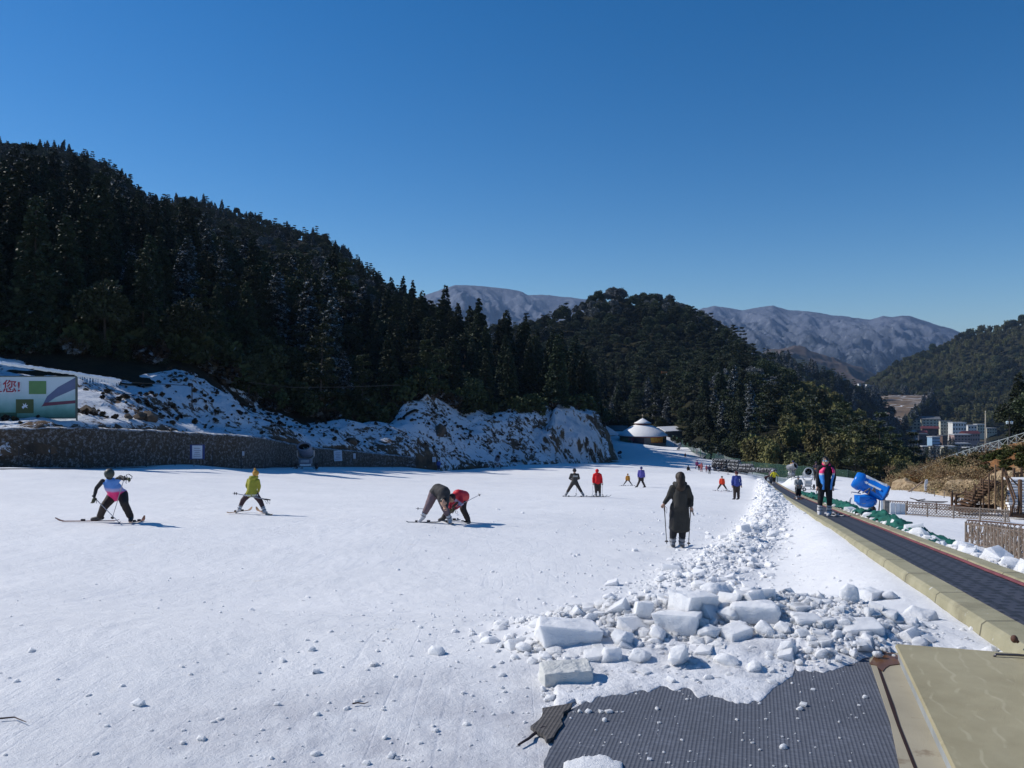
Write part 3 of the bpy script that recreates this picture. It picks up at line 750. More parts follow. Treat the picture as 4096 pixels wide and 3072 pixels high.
# middle hill
pts = sample_surface(GC[2:-2], 24000, 6)
pts = pts[np.argsort(np.linalg.norm(pts[:, :2], axis=1)+np.random.default_rng(4).random(len(pts))*25)]
keep = spaced(pts, 4.9); pts = pts[keep]; dist = np.linalg.norm(pts[:, :2], axis=1); fx, fy = px_of(pts)
def mid_kind(p, d, x, y, u):
    bam = x+.55*(y-1500) > 3130+140*(float(vnoise(p[0]*.03, p[1]*.03, 31))-.5)*2
    if bam:
        if vnoise(p[0]*.035+5, p[1]*.035, 12) < .40: return ['rnd2', 'pin2'][int(u*2)]
        return 'bam1' if u < .75 else 'bam2'
    if y > 1620: return ['rnd2', 'ced3', 'rnd1', 'pin2', 'ced4'][int(u*5)]
    if vnoise(p[0]*.02, p[1]*.02, 45) > .62: return ['fro1', 'rnd1'][int(u*2)]
    return ['rnd1', 'rnd2', 'rnd1', 'pin2'][int(u*4)]
keys = [mid_kind(p, d, x, y, rk.random()) for p, d, x, y in zip(pts, dist, fx, fy)]
score = np.where((fx > 2400) & (fx < 3800), dist, 1e6); o_ = np.argsort(score); single = set(o_[:70].tolist())
def where_mid(x):
    for lim, w in ((2620, 'behind the round lodge'), (2760, 'behind the grey shed'), (2950, 'behind the trimmed bushes'), (3120, 'behind the tyre wall'), (3300, 'behind the silver snow gun'), (3450, 'behind the man in the vest'), (3700, 'behind the blue snow gun')):
        if x < lim: return w
    return 'at the right foot of the hill'
for i in sorted(single):
    k = keys[i]; s = float(.6+.4*rk.random())
    hh = 'lowest' if dist[i] < 170 else 'low down' if dist[i] < 230 else 'higher up'
    place_tree(k, tuple(pts[i]-np.array([0, 0, .4])), s, rk.random()*6.28, '%s %s on the middle hill %s' % (DESC[k], hh, where_mid(fx[i])), 'trees at the foot of the middle hill')
rest = [i for i in range(len(pts)) if i not in single]
forest('woodland', pts[rest], [keys[i] for i in rest], 2, 'wood of evergreens and bamboo covering the middle hill', .6, 1.08)
# back spur and right hill
pts = sample_surface(GB[8:], 7000, 16); keep = spaced(pts, 6.0); pts = pts[keep]
forest('spur_forest', pts, [['rnd1', 'ced3', 'pin2'][int(rk.random()*3)] for _ in pts], 3, 'dark wood on the spur behind the bamboo hill', .8, 1.3)
pts = sample_surface(GR[2:], 30000, 17); fx, fy = px_of(pts); sel = (fx < 4500); pts = pts[sel]
keep = spaced(pts, 9.5); pts = pts[keep]; fx, fy = px_of(pts)
kk = []
for p, x, y in zip(pts, fx, fy):
    u = rk.random(); v = float(vnoise(p[0]*.012, p[1]*.012, 3))
    kk.append('bam2' if v > .58 else ('ced3' if (x < 3650 and y > 1620) else ['rnd1', 'rnd2', 'bam2'][int(u*3)]))
forest('hill_wood', pts, kk, 4, 'olive green wood covering the hill beyond the village', 1.1, 1.9)
# ------------------------------------------------------------------ snowy bank, cliff, stone wall
btm = [(-1500,1730,50),(-900,1722,52),(0,1716,55),(300,1712,60),(600,1722,66),(1000,1742,77),(1225,1785,91),(1500,1812,105),(1650,1835,111),(1850,1862,119),(1990,1868,124),(2120,1866,129),(2250,1860,136),(2380,1850,142),(2440,1838,147)]
bmid = [(-1500,1640,56),(-900,1640,57),(0,1640,62),(300,1632,66),(600,1640,72),(900,1670,82),(1225,1740,97),(1500,1775,110),(1640,1755,115),(1750,1755,120),(1850,1760,125),(2000,1770,130),(2120,1768,136),(2220,1750,141),(2370,1745,147),(2425,1770,151)]
btop = [(a, b-6, c+2) for a, b, c in foot if -1600 <= a <= 2375]+[(2400,1690,158)]
bank, GBK = loft('bank', [[(a, b+110, c-1) for a, b, c in btm], btm, bmid, btop], 420, 70, BANK, 1.9, .14, seed=44, drop=(0, 8, -1))
tag(bank, 'steep snowy bank with brown scrub below the trees', None, None, 'structure')
cl = [[(1700,1900,119),(2000,1900,124),(2200,1900,132),(2330,1880,139),(2400,1862,143),(2455,1845,150),(2475,1840,165)],
      [(1700,1868,121),(2000,1868,126),(2200,1858,134),(2330,1840,140),(2400,1820,144),(2440,1800,150),(2455,1800,166)],
      [(1700,1790,128),(2000,1775,131),(2200,1740,138),(2330,1735,144),(2385,1730,147),(2415,1730,152),(2425,1740,168)],
      [(1700,1760,132),(2000,1735,135),(2185,1690,143),(2215,1630,145),(2330,1648,149),(2378,1660,152),(2400,1680,166)],
      [(1700,1700,142),(2000,1690,145),(2200,1640,152),(2230,1620,154),(2330,1640,160),(2370,1652,164),(2395,1672,172)]]
cliff, _ = loft('cliff', cl, 200, 70, CLIFF, 2.2, .22, True, seed=54, drop=(0, 8, -6))
tag(cliff, 'snow streaked rock cliff at the end of the bank', None, None, 'structure')
_wp = np.array([-1500, -900, 0, 300, 600, 1000, 1225, 1500, 1660]); _wd = np.array([50, 52, 54, 58, 63.5, 74.5, 88.5, 103, 109.5])
_wt = np.array([1735, 1730, 1716, 1712, 1724, 1746, 1790, 1815, 1832]); _wb = np.array([1850, 1850, 1853, 1853, 1848, 1852, 1863, 1864, 1866])
def stone_wall():
    pxs = np.linspace(-1400, 1660, 900); nv = 26
    d = np.interp(pxs, _wp, _wd); k = np.ones(41)/41
    sm = lambda a: np.convolve(np.pad(a, 20, 'edge'), k, 'valid')
    d = sm(d); tp = sm(np.interp(pxs, _wp, _wt)); bt = sm(np.interp(pxs, _wp, _wb))
    t = np.linspace(0, 1, nv)[:, None]
    Yd = d[None]+t*.35; zb = -(bt-1536)/F*d-.8; zt = -(tp-1536)/F*d
    Zg = zb[None]*(1-t)+zt[None]*t
    Xg = np.broadcast_to((pxs-2048)/F*d, Yd.shape)
    s = np.concatenate([[0], np.cumsum(np.hypot(np.diff(Xg[0]), np.diff(Yd[0])))])[None]+0*Yd
    # rounded stones: cell pattern
    gx, gz = s*2.1, Zg*2.6; best = np.full(gx.shape, 9.)
    ix = np.floor(gx).astype(int); iz = np.floor(gz).astype(int)
    for a in (-1, 0, 1):
        for b in (-1, 0, 1):
            cx = ix+a+.15+.7*_hash(ix+a, iz+b, 5); cz = iz+b+.15+.7*_hash(ix+a, iz+b, 6)
            best = np.minimum(best, np.hypot(gx-cx, gz-cz))
    off = .20*np.sqrt(np.clip(1-best/.75, 0, 1))+.10*fbm(gx*.5, gz*.5, 3, 8)
    G = np.stack([Xg+0*off, Yd-off, Zg+.06*fbm(gx, gz*0, 2, 4)*(t > .95)], -1)
    e = G[-1:].copy(); e[..., 1] += .9; e[..., 2] += .02; e2 = e.copy(); e2[..., 1] += .1; e2[..., 2] -= 2.5
    return np.concatenate([G, e, e2])
GW = stone_wall()
def wall_mat():
    m, nt, n, l, b = _nt('netted_stone'); v = coord(n)
    vo = n.new('ShaderNodeTexVoronoi'); vo.inputs['Scale'].default_value = 2.6; l.new(v, vo.inputs['Vector'])
    c = mix(n, l, nz(n, l, 5, 4, .6, v), (.014, .013, .012), (.075, .062, .048))
    c = mix(n, l, ramp(n, l, nz(n, l, .12, 3, .5, v), [(.4, 0.0), (.6, .5)]), c, (.055, .035, .018))
    g = n.new('ShaderNodeNewGeometry'); s = n.new('ShaderNodeSeparateXYZ'); l.new(g.outputs['Normal'], s.inputs[0])
    k = mth(n, l, 'MULTIPLY', ramp(n, l, s.outputs[2], [(.25, 0.0), (.6, 1.0)]), ramp(n, l, nz(n, l, 2.2, 6, .75, v), [(.42, 0.0), (.56, 1.0)]))
    c = mix(n, l, k, c, (.42, .45, .5))
    c = mix(n, l, ramp(n, l, nz(n, l, 4.5, 6, .8, v), [(.51, 0.0), (.60, .42)]), c, (.36, .38, .42))
    l.new(c, b.inputs['Base Color']); b.inputs['Roughness'].default_value = .9
    l.new(bumpn(n, l, vo.outputs['Distance'], .6, -.12), b.inputs['Normal'])
    return m
w = link_mesh('stone_wall', np_mesh('stone_wall', GW.reshape(-1, 3), grid_faces(*GW.shape[:2]), wall_mat(), True))
tag(w, 'long dark wall of netted round stones below the snowy bank', 'wall')
# brown boulders and dark tufts on the bank
ROCKM = mat('brown_rock', (.09, .065, .045), .9, .4, 2, .05, 6, dark=(.6, .62, .66), dthr=.66, dscale=1.2)
def hull(seed, n=16, s=(1, 1, 1), mode='rough'):
    r = random.Random(seed); bm = bmesh.new()
    for i in range(n):
        if mode == 'slab': v = Vector(((-1, 1)[i & 1]*r.uniform(.72, 1), (-1, 1)[i >> 1 & 1]*r.uniform(.72, 1), (-1, 1)[i >> 2 & 1]*r.uniform(.7, 1))) if i < 8 else Vector((r.uniform(-.85, .85), r.uniform(-.85, .85), r.choice((-1, 1))*r.uniform(.7, .95)))
        else:
            v = Vector((r.gauss(0, 1), r.gauss(0, 1), r.gauss(0, 1))).normalized()*r.uniform(.75, 1)
        bm.verts.new((v.x*s[0], v.y*s[1], v.z*s[2]))
    bmesh.ops.convex_hull(bm, input=bm.verts)
    bm.verts.ensure_lookup_table()
    bmesh.ops.delete(bm, geom=[v for v in bm.verts if not v.link_faces], context='VERTS')
    vs = np.array([v.co[:] for v in bm.verts]); bm.verts.index_update()
    fs = [[v.index for v in f.verts] for f in bm.faces]; bm.free()
    return vs, fs
def rock_obj(name, seed, s, mtl, loc, rot=(0, 0, 0), n=18, mode='rough', bev=.0):
    v, f = hull(seed, n, s, mode); me = bpy.data.meshes.new(name); me.from_pydata(v.tolist(), [], f); me.materials.append(mtl)
    o = link_mesh(name, me, None, loc); o.rotation_euler = rot
    if bev:
        b = o.modifiers.new('bevel', 'BEVEL'); b.width = bev; b.segments = 2; b.limit_method = 'ANGLE'; b.angle_limit = .35
    return o
def bank_point(px, d):
    """point on the bank surface nearest to a picture column and depth"""
    q = (GBK[..., 0]/GBK[..., 1]*F+2048-px)/40; w_ = q*q+(GBK[..., 1]-d)**2
    i = np.unravel_index(np.argmin(w_), w_.shape); return GBK[i]
for sd, px, d, s, tx in ((1, 600, 67.2, (1.0, .8, .75), 'large brown boulder on the snow above the wall'), (2, 555, 67, (.9, .7, .4), 'low brown boulder left of the large one above the wall'), (3, 690, 68.5, (.6, .5, .4), 'small brown boulder to the right above the wall'),
                         (4, 780, 70, (.65, .5, .45), 'dark brown boulder below the snowy gully'), (5, 510, 65.5, (.5, .4, .3), 'smallest dark boulder above the wall'), (6, 350, 64.5, (.8, .7, .7), 'dark boulder right of the billboard'), (7, 1400, 103, (1.2, .9, .9), 'brown boulder above the right part of the wall'), (8, 1760, 121, (1.6, 1.2, 1.5), 'brown rock outcrop at the foot of the cliff')):
    p = bank_point(px, d); tag(rock_obj('boulder', sd, s, ROCKM, tuple(p+np.array([0, -.1, .15])), (0, 0, sd), 22, bev=.06), tx, 'boulder', 'boulders on the bank')
tf = sample_surface(GBK[8:-4], 1500, 33, lambda v, u, p: .15+np.clip(fbm(p[..., 0]*.12, p[..., 1]*.3+p[..., 2]*.3, 4, 19)*4, 0, 1))
L_DRY = leaf_mat('dry_scrub', (.035, .022, .012), (.085, .055, .028), .5, fthr=.55)
PROTO['tuft0'] = (np_mesh('tuft0', *roundtree(.5, .5, 260, 41, 0, .22, 6), L_DRY), None)
PROTO['tuft1'] = (np_mesh('tuft1', *roundtree(.9, .7, 320, 42, 0, .26, 6), L_DRY), None)
forest('scrub', tf, ['tuft%d' % (i % 2) for i in range(len(tf))], 19, 'brown scrub poking through the snow of the bank', .12, .5, .4)

# ------------------------------------------------------------------ billboard and snow laden cable
def painted(name, col, rough=.5): return mat(name, col, rough, .06, 3)
def billboard():
    d = 60.5; a = P(-620, 1500, 58); b0 = P(305, 1506, d); bl = P(-620, 1690, 58); br = P(305, 1672, d)
    t = thing('billboard', br, 'white and green welcome billboard on the bank above the wall', 'billboard', None, math.atan2(br.y-bl.y, br.x-bl.x))
    W = (Vector(br)-Vector(bl)).length; Hh = (b0-br).length
    m = M(); m.box((-W/2, 0, Hh/2), (W, .08, Hh))
    n_ = lambda nm, c1: painted(nm, c1)
    mt, nt, n, l, b = _nt('billboard_print'); v = coord(n)
    s = n.new('ShaderNodeSeparateXYZ'); l.new(v, s.inputs[0])
    f = nz(n, l, .8, 4, .6, v)
    zz = mth(n, l, 'ADD', s.outputs[2], mth(n, l, 'MULTIPLY', f, 1.2))
    c = ramp(n, l, mth(n, l, 'DIVIDE', zz, Hh+.6), [(.12, (.03, .12, .08)), (.3, (.12, .30, .25)), (.5, (.32, .50, .50)), (.7, (.50, .60, .66))])
    l.new(c, b.inputs['Base Color']); b.inputs['Roughness'].default_value = .6
    m.build('panel', mt, t)
    red = painted('sign_red', (.30, .03, .06)); GRN = painted('grass_print', (.10, .22, .08)); DG = painted('olive_print', (.06, .09, .03)); NV = painted('navy_print', (.10, .13, .24)); MR = painted('maroon_print', (.14, .04, .07)); WH = painted('white_print', (.7, .74, .8))
    k = d/F
    def X(px): return (px-305)*k*1.02
    def Zp(py): return (1672-py)*k
    m = M(); m.box((X(166), -.06, Zp(1550)), ((63)*k, .03, 52*k)); m.build('picture', GRN, t)
    m = M(); m.box((X(120), -.06, Zp(1624)), ((64)*k, .03, 55*k)); m.build('picture', DG, t)
    m = M(); m.add([(X(120)+x*.5, -.09, Zp(1624)+z*.5) for x, z in ((-.4, -.1), (-.15, .1), (-.25, .45), (.02, .2), (.2, .55), (.2, .15), (.5, .2), (.28, -.05), (.45, -.3), (.05, -.12), (-.2, -.4))], [tuple(range(11))]); m.build('emblem', WH, t)
    m = M(); m.add([(X(180), -.05, Zp(1628)), (X(200), -.05, Zp(1585)), (X(240), -.05, Zp(1548)), (X(303), -.05, Zp(1510)), (X(303), -.05, Zp(1555)), (X(230), -.05, Zp(1590))], [tuple(range(6))]); m.build('mountain_print', NV, t)
    m = M(); m.add([(X(192), -.054, Zp(1610)), (X(303), -.054, Zp(1601)), (X(303), -.054, Zp(1613)), (X(180), -.054, Zp(1625))], [(0, 1, 2, 3)]); m.build('stripe', MR, t)
    m = M(); m.box((X(-70), -.05, Zp(1662)), (330*k, .03, 26*k)); m.build('green_band', painted('band_green', (.03, .10, .06)), t)
    for dx in (.05, 0):
        text_mesh('欢迎您!', 44*k*1.2, WH if dx else red, 'lettering', t, (X(22)+dx, -.075-.02*(dx == 0), Zp(1549)-dx), (math.radians(90), 0, 0), spacing=1.0)
    F_ = M(); GM = mat('frame_steel', (.10, .12, .10), .5, .1)
    F_.box((-W/2, -.02, 0), (W+.1, .14, .08)); F_.box((-W/2, -.02, Hh), (W+.1, .14, .07)); F_.box((0, -.02, Hh/2), (.07, .14, Hh)); F_.box((-W, -.02, Hh/2), (.07, .14, Hh))
    F_.build('frame', GM, t)
    P_ = M()
    for i in range(7): P_.box((-W*i/6, .12, Hh/2-.7), (.1, .1, Hh+1.3))
    P_.build('support_post', GM, t)
billboard()
CBM = mat('cable', (.03, .03, .03), .7); ICE = mat('ice_snow', (.8, .83, .88), .5, .08, 8, .02, 20)
c0 = [P(-900, 1370, 57), P(-400, 1412, 58.5), P(0, 1455, 60), P(320, 1502, 62.5), P(460, 1524, 64), P(600, 1534, 66), P(770, 1543, 68)]
t = thing('cable', c0[-1], 'sagging cable laden with snow and icicles above the billboard', 'cable')
m = M(); m.tube([p-c0[-1] for p in c0], .03, 6); m.build('wire', CBM, t)
m = M(); rs = random.Random(3)
for i in range(len(c0)-1):
    for j in range(60):
        u = (j+rs.random()*.5)/60; p = c0[i].lerp(c0[i+1], u)-c0[-1]
        px = 2048+F*(p.x+c0[-1].x)/(p.y+c0[-1].y)
        if px < 470: m.ball(p+Vector((0, 0, .08+rs.uniform(-.03, .03))), (.32, .1, .09+rs.random()*.06), 7, 5)
        if 300 < px < 480 and rs.random() < .7: L_ = rs.uniform(.15, .5); m.cone(p, p-Vector((0, 0, L_)), .06, .01, 5)
m.build('snow_load', ICE, t)
c1 = [P(1000, 1530, 82), P(1170, 1550, 86), P(1400, 1548, 92), P(1600, 1540, 98)]
tag((lambda m: (m.tube([p-c1[0] for p in c1], .025, 5), m.build('cable', CBM, None, loc=c1[0]))[1])(M()), 'thin bare cable crossing in front of the dark trees', 'cable')
m = M(); p = P(768, 1545, 68.2); m.tube([p-Vector((0, 0, 2.2))-p, (0, 0, 0.1)], .05, 6); tag(m.build('cable_post', CBM, None, loc=p), 'short dark post holding the end of the snowy cable', 'post')

# ------------------------------------------------------------------ conveyor
RUB = mat('black_rubber', (.028, .029, .036), .75, .2, 3, .003, 90)
def belt_mat():
    m, nt, n, l, b = _nt('belt_rubber')
    uv = n.new('ShaderNodeUVMap').outputs[0]
    s = n.new('ShaderNodeSeparateXYZ'); l.new(uv, s.inputs[0])
    v = s.outputs[1]; u = s.outputs[0]
    row = mth(n, l, 'FRACT', mth(n, l, 'MULTIPLY', v, 5.0))
    colu = mth(n, l, 'FRACT', mth(n, l, 'ADD', mth(n, l, 'MULTIPLY', u, 5.0), mth(n, l, 'MULTIPLY', mth(n, l, 'FLOOR', mth(n, l, 'MULTIPLY', v, 5.0)), .5)))
    bump_ = mth(n, l, 'MULTIPLY', mth(n, l, 'GREATER_THAN', row, .62), mth(n, l, 'GREATER_THAN', colu, .45))
    ln = mth(n, l, 'LESS_THAN', mth(n, l, 'ABSOLUTE', mth(n, l, 'SUBTRACT', mth(n, l, 'FRACT', mth(n, l, 'MULTIPLY', u, 3.0)), .5)), .12)
    w = ramp(n, l, nz(n, l, 4, 4, .6, coord(n)), [(.3, (.040, .042, .055)), (.7, (.060, .060, .075))])
    c = mix(n, l, mth(n, l, 'MULTIPLY', bump_, .8), w, (.008, .008, .010))
    c = mix(n, l, mth(n, l, 'MULTIPLY', ln, .6), c, (.016, .016, .018))
    l.new(c, b.inputs['Base Color']); b.inputs['Roughness'].default_value = .65
    l.new(bumpn(n, l, bump_, .6, .01), b.inputs['Normal'])
    return m
CARPET = mat('olive_carpet', (.30, .28, .165), .95, .16, 3, .004, 160, dark=(.22, .20, .12), dthr=.62, dscale=2)
def joined_carpet():
    m, nt, n, l, b = _nt('edge_carpet'); v = coord(n)
    c = ramp(n, l, nz(n, l, 3, 5, .6, v), [(.3, (.27, .25, .155)), (.7, (.37, .34, .225))])
    c = mix(n, l, ramp(n, l, nz(n, l, 1.1, 6, .7, v), [(.56, 0.0), (.68, .55)]), c, (.17, .15, .095))
    s = n.new('ShaderNodeSeparateXYZ'); l.new(n.new('ShaderNodeUVMap').outputs[0], s.inputs[0])
    j = mth(n, l, 'LESS_THAN', mth(n, l, 'FRACT', mth(n, l, 'MULTIPLY', s.outputs[1], .62)), .022)
    c = mix(n, l, mth(n, l, 'MULTIPLY', j, .75), c, (.05, .045, .03))
    c = mix(n, l, ramp(n, l, nz(n, l, 7, 5, .7, v), [(.66, 0.0), (.7, .8)]), c, (.62, .62, .6))
    l.new(c, b.inputs['Base Color']); b.inputs['Roughness'].default_value = .95
    l.new(bumpn(n, l, nz(n, l, 150, 3, .7, v), .8, .004, bumpn(n, l, nz(n, l, 4, 4, .6, v), .6, .02)), b.inputs['Normal']); return m
PINK = mat('faded_red_edge', (.17, .05, .06), .7, .25, 4)
SHB = Matrix(((1, .3, 0), (0, 1, 0), (0, 0, 1)))
def strip(name, prof, y0, y1, n, mtl, parent, uvs=None, wob=0):
    """sweep a (c, dz) profile along the belt"""
    Ys = y0+(y1-y0)*np.linspace(0, 1, n)**1.5; k = len(prof)
    V = np.zeros((n, k, 3)); U = np.zeros((n, k, 2))
    for j, (c, dz) in enumerate(prof):
        V[:, j, 0] = c+.3*Ys+(wob*fbm(Ys*1.1+j*.01, Ys*0+3, 3, 5) if wob else 0); V[:, j, 1] = Ys; V[:, j, 2] = beltZ(Ys)+dz
        U[:, j, 0] = j/(k-1); U[:, j, 1] = Ys*1.044
    return link_mesh(name, np_mesh(name, V.reshape(-1, 3), grid_faces(n, k)[:, ::-1] if prof[0][0] > prof[-1][0] else grid_faces(n, k), mtl, False, uv=U.reshape(-1, 2)), parent)
cv = thing('conveyor_lift', (0, 0, 0), 'long people conveyor with a black belt between olive carpet edges', 'conveyor')
strip('belt', [(2.06+.08*i, .004*math.sin(i)) for i in range(11)], 3.2, 122, 240, belt_mat(), cv)
CARPET2 = joined_carpet()
strip('edge_pad', [(1.74, -.12), (1.765, .02), (1.80, .045), (2.03, .045), (2.045, .02)], 3.2, 122, 240, CARPET2, cv, wob=.012)
strip('edge_pad', [(2.875, .02), (2.89, .05), (3.09, .05), (3.13, .02), (3.16, -.25)], 3.2, 122, 240, CARPET2, cv, wob=.012)
strip('rubber_lip', [(2.04, .028), (2.065, .026), (2.085, .008)], 3.2, 122, 240, PINK, cv, wob=.008)
strip('rubber_lip', [(2.84, .008), (2.855, .03), (2.88, .030)], 3.2, 122, 240, PINK, cv, wob=.015)
# small brackets along the left edge

# ------------------------------------------------------------------ mats in the foreground
def ribbed(name, c1, c2, per=38.0, ang=.2915):
    m, nt, n, l, b = _nt(name); v = coord(n)
    mp = n.new('ShaderNodeMapping'); l.new(v, mp.inputs[0]); mp.inputs['Rotation'].default_value = (0, 0, ang)
    s = n.new('ShaderNodeSeparateXYZ'); l.new(mp.outputs[0], s.inputs[0])
    t = mth(n, l, 'SINE', mth(n, l, 'MULTIPLY', s.outputs[0], per*6.283))
    mp2 = n.new('ShaderNodeMapping'); l.new(mp.outputs[0], mp2.inputs[0]); mp2.inputs['Scale'].default_value = (18, 60, 1)
    sp = nz(n, l, 1.0, 3, .6, mp2.outputs[0])
    big = nz(n, l, 1.6, 5, .6, v)
    c = mix(n, l, ramp(n, l, t, [(.35, 0.0), (.75, 1.0)]), c1, c2)
    c = mix(n, l, ramp(n, l, sp, [(.45, 0.0), (.75, .55)]), c, tuple(x*1.7 for x in c2))
    c = mix(n, l, ramp(n, l, big, [(.4, 0.0), (.7, .35)]), c, tuple(x*.6 for x in c1))
    l.new(c, b.inputs['Base Color']); b.inputs['Roughness'].default_value = .85
    l.new(bumpn(n, l, t, .35, .003), b.inputs['Normal'])
    return m
GREYMAT = ribbed('grey_ribbed_mat', (.078, .086, .108), (.112, .122, .148), 48)
def groundpoly(name, outline, mtl, lift, thick, label, cat, cell=.07, wav=.0, parent=None, jag=0):
    """flat mat following the slope; outline given as picture points on the base plane"""
    def g(px, py):
        d = F*(1.74-lift)/(py-1536-.03*F); return ((px-2048)/F*d, d)
    pts = [g(*p) for p in outline]
    if jag:
        rj = random.Random(9); q = []
        for i in range(len(pts)):
            a, b_ = pts[i], pts[(i+1) % len(pts)]; k = max(1, int(math.dist(a, b_)/.06))
            for j in range(k): q.append((a[0]+(b_[0]-a[0])*j/k+rj.gauss(0, jag), a[1]+(b_[1]-a[1])*j/k+rj.gauss(0, jag)))
        pts = q
    bm = bmesh.new()
    vs = [bm.verts.new((x, y, float(near_z(y))+lift)) for x, y in pts]
    f = bm.faces.new(vs); bmesh.ops.triangulate(bm, faces=[f])
    r = bmesh.ops.extrude_face_region(bm, geom=bm.faces[:])
    for e in r['geom']:
        if isinstance(e, bmesh.types.BMVert): e.co.z -= thick
    bmesh.ops.recalc_face_normals(bm, faces=bm.faces[:])
    me = bpy.data.meshes.new(name); bm.to_mesh(me); bm.free(); me.materials.append(mtl)
    o = link_mesh(name, me, parent)
    if label: tag(o, label, cat)
    return o
groundpoly('rubber_mat', [(2150,3300),(2176,3072),(2220,2955),(2285,2835),(2420,2770),(2650,2722),(2900,2690),(3140,2650),(3350,2640),(3481,2618),(3512,2680),(3560,2800),(3575,2905),(3605,3072),(3640,3300)], GREYMAT, .006, .012, 'large dark grey ribbed rubber mat half covered by snow', 'mat', jag=.006)
groundpoly('rubber_mat', [(2130,2905),(2180,2830),(2290,2808),(2282,2832),(2215,2950),(2190,2965)], ribbed('old_mat', (.06, .055, .052), (.11, .10, .095), 48), .018, .02, 'small worn brown grey mat piece beside the large mat', 'mat', jag=.012)
BEIGE = mat('beige_board', (.36, .32, .235), .8, .10, 2.5, .002, 120, dark=(.17, .115, .07), dthr=.60, dscale=2.2)
groundpoly('board', [(3478,2640),(3500,2600),(3600,2612),(3625,2680),(3840,3072),(3940,3300),(3640,3300),(3600,3072),(3560,2880)], BEIGE, .014, .03, 'stained beige board between the grey mat and the olive platform', 'board')
RUST = mat('rusty_water', (.13, .055, .018), .35, .35, 6)
groundpoly('puddle', [(3480,2655),(3492,2628),(3520,2612),(3560,2605),(3592,2622),(3606,2655),(3560,2660),(3530,2685),(3505,2660)], RUST, .019, .004, 'rusty brown meltwater patch at the head of the beige board', 'puddle', jag=.004)
DKG = mat('dark_gap', (.03, .012, .008), .7)
groundpoly('gap_strip', [(3500,2640),(3508,2640),(3575,2820),(3600,2900),(3668,3072),(3700,3200),(3690,3200),(3655,3072),(3588,2900),(3560,2820)], DKG, .018, .003, 'narrow dark groove along the left of the beige board', 'groove')
groundpoly('gap_strip', [(3600,2642),(3610,2642),(3700,2830),(3826,3072),(3900,3200),(3885,3200),(3808,3072),(3690,2830)], DKG, .018, .003, 'dark groove along the foot of the olive platform', 'groove')
def carpet_mat2():
    m, nt, n, l, b = _nt('olive_quilt'); v = coord(n)
    f = nz(n, l, 2.5, 5, .6, v)
    c = ramp(n, l, f, [(.3, (.31, .27, .165)), (.7, (.41, .365, .235))])
    w = n.new('ShaderNodeTexWave'); w.wave_type = 'BANDS'; w.bands_direction = 'X'
    mp = n.new('ShaderNodeMapping'); l.new(v, mp.inputs[0]); mp.inputs['Rotation'].default_value = (0, 0, .29); l.new(mp.outputs[0], w.inputs[0])
    w.inputs['Scale'].default_value = 2.1; w.inputs['Distortion'].default_value = 5.0; w.inputs['Detail'].default_value = 1; w.inputs['Detail Scale'].default_value = 1.6
    c = mix(n, l, mth(n, l, 'MULTIPLY', ramp(n, l, w.outputs['Fac'], [(.94, 0.0), (.99, 1.0)]), ramp(n, l, nz(n, l, 6, 3, .5, v), [(.45, 0.0), (.58, .38)])), c, (.54, .49, .34))
    l.new(c, b.inputs['Base Color']); b.inputs['Roughness'].default_value = .95
    n1 = bumpn(n, l, nz(n, l, 3, 4, .5, v), .6, .02); l.new(bumpn(n, l, nz(n, l, 220, 3, .7, v), 1, .004, n1), b.inputs['Normal'])
    return m
pf = thing('platform', (2.6, 5.4, float(near_z(5.4))), 'raised olive carpeted platform at the lower right corner', 'platform')
def platform():
    # corners on the slope (X,Y): far left, far right, near right, near left
    q = [(2.633, 5.505), (3.02, 5.39), (3.38, 5.28), (3.30, 5.02), (2.2, 1.4), (1.40, 1.98), (1.995, 3.617)]
    o = Vector((2.6, 5.4, float(near_z(5.4))))
    bm = bmesh.new(); r = []
    n = len(q)
    pts = []
    for i in range(n):
        a, b_ = q[i], q[(i+1) % n]; k = max(2, int(math.dist(a, b_)/.12))
        for j in range(k): pts.append((a[0]+(b_[0]-a[0])*j/k, a[1]+(b_[1]-a[1])*j/k))
    top = [bm.verts.new(Vector((x, y, float(near_z(y))+.125))-o) for x, y in pts]
    mid = [bm.verts.new(Vector((x+(-.008 if x < 2.7 else 0), y+.004, float(near_z(y))+.105))-o) for x, y in pts]
    low = [bm.verts.new(Vector((x, y, float(near_z(y))+.01))-o) for x, y in pts]
    f = bm.faces.new(top); f.normal_update()
    if f.normal.z < 0: f.normal_flip()
    k = len(pts)
    for i in range(k):
        j = (i+1) % k
        bm.faces.new((top[i], top[j], mid[j], mid[i]))
    bmesh.ops.recalc_face_normals(bm, faces=bm.faces[:])
    me = bpy.data.meshes.new('carpet_top'); 
    lowf = []
    bm.to_mesh(me); bm.free(); me.materials.append(carpet_mat2()); o1 = link_mesh('carpet_top', me, pf)
    m = M(); vs = []
    for (x, y) in pts:
        vs.append(Vector((x+.006, y-.006, float(near_z(y))+.112))-o); vs.append(Vector((x+.02, y-.006, float(plane_z(y))-.1))-o)
    m.add(vs, [(2*i, 2*((i+1) % k), 2*((i+1) % k)+1, 2*i+1) for i in range(k)])
    m.build('metal_side', mat('galvanised_side', (.30, .32, .33), .5, .2, 4), pf)
platform()
m = M(); zc = float(near_z(5.2))+.135
m.tube([(0, 0, -.012), (.015, 0, .006), (.13, -.02, .008), (.26, -.05, .008), (.34, -.08, .008)], .008, 8)
tag(m.build('metal_rod', mat('steel_rod', (.12, .11, .12), .3, .1, metal=.7), None, True, (3.13, 5.22, zc)), 'thin metal rod lying on the olive platform', 'rod')
m = M(); m.ball((0, 0, 0), (.022, .022, .026), 10, 7); m.cone((0, 0, .01), (.02, -.01, -.02), .014, .01, 8)
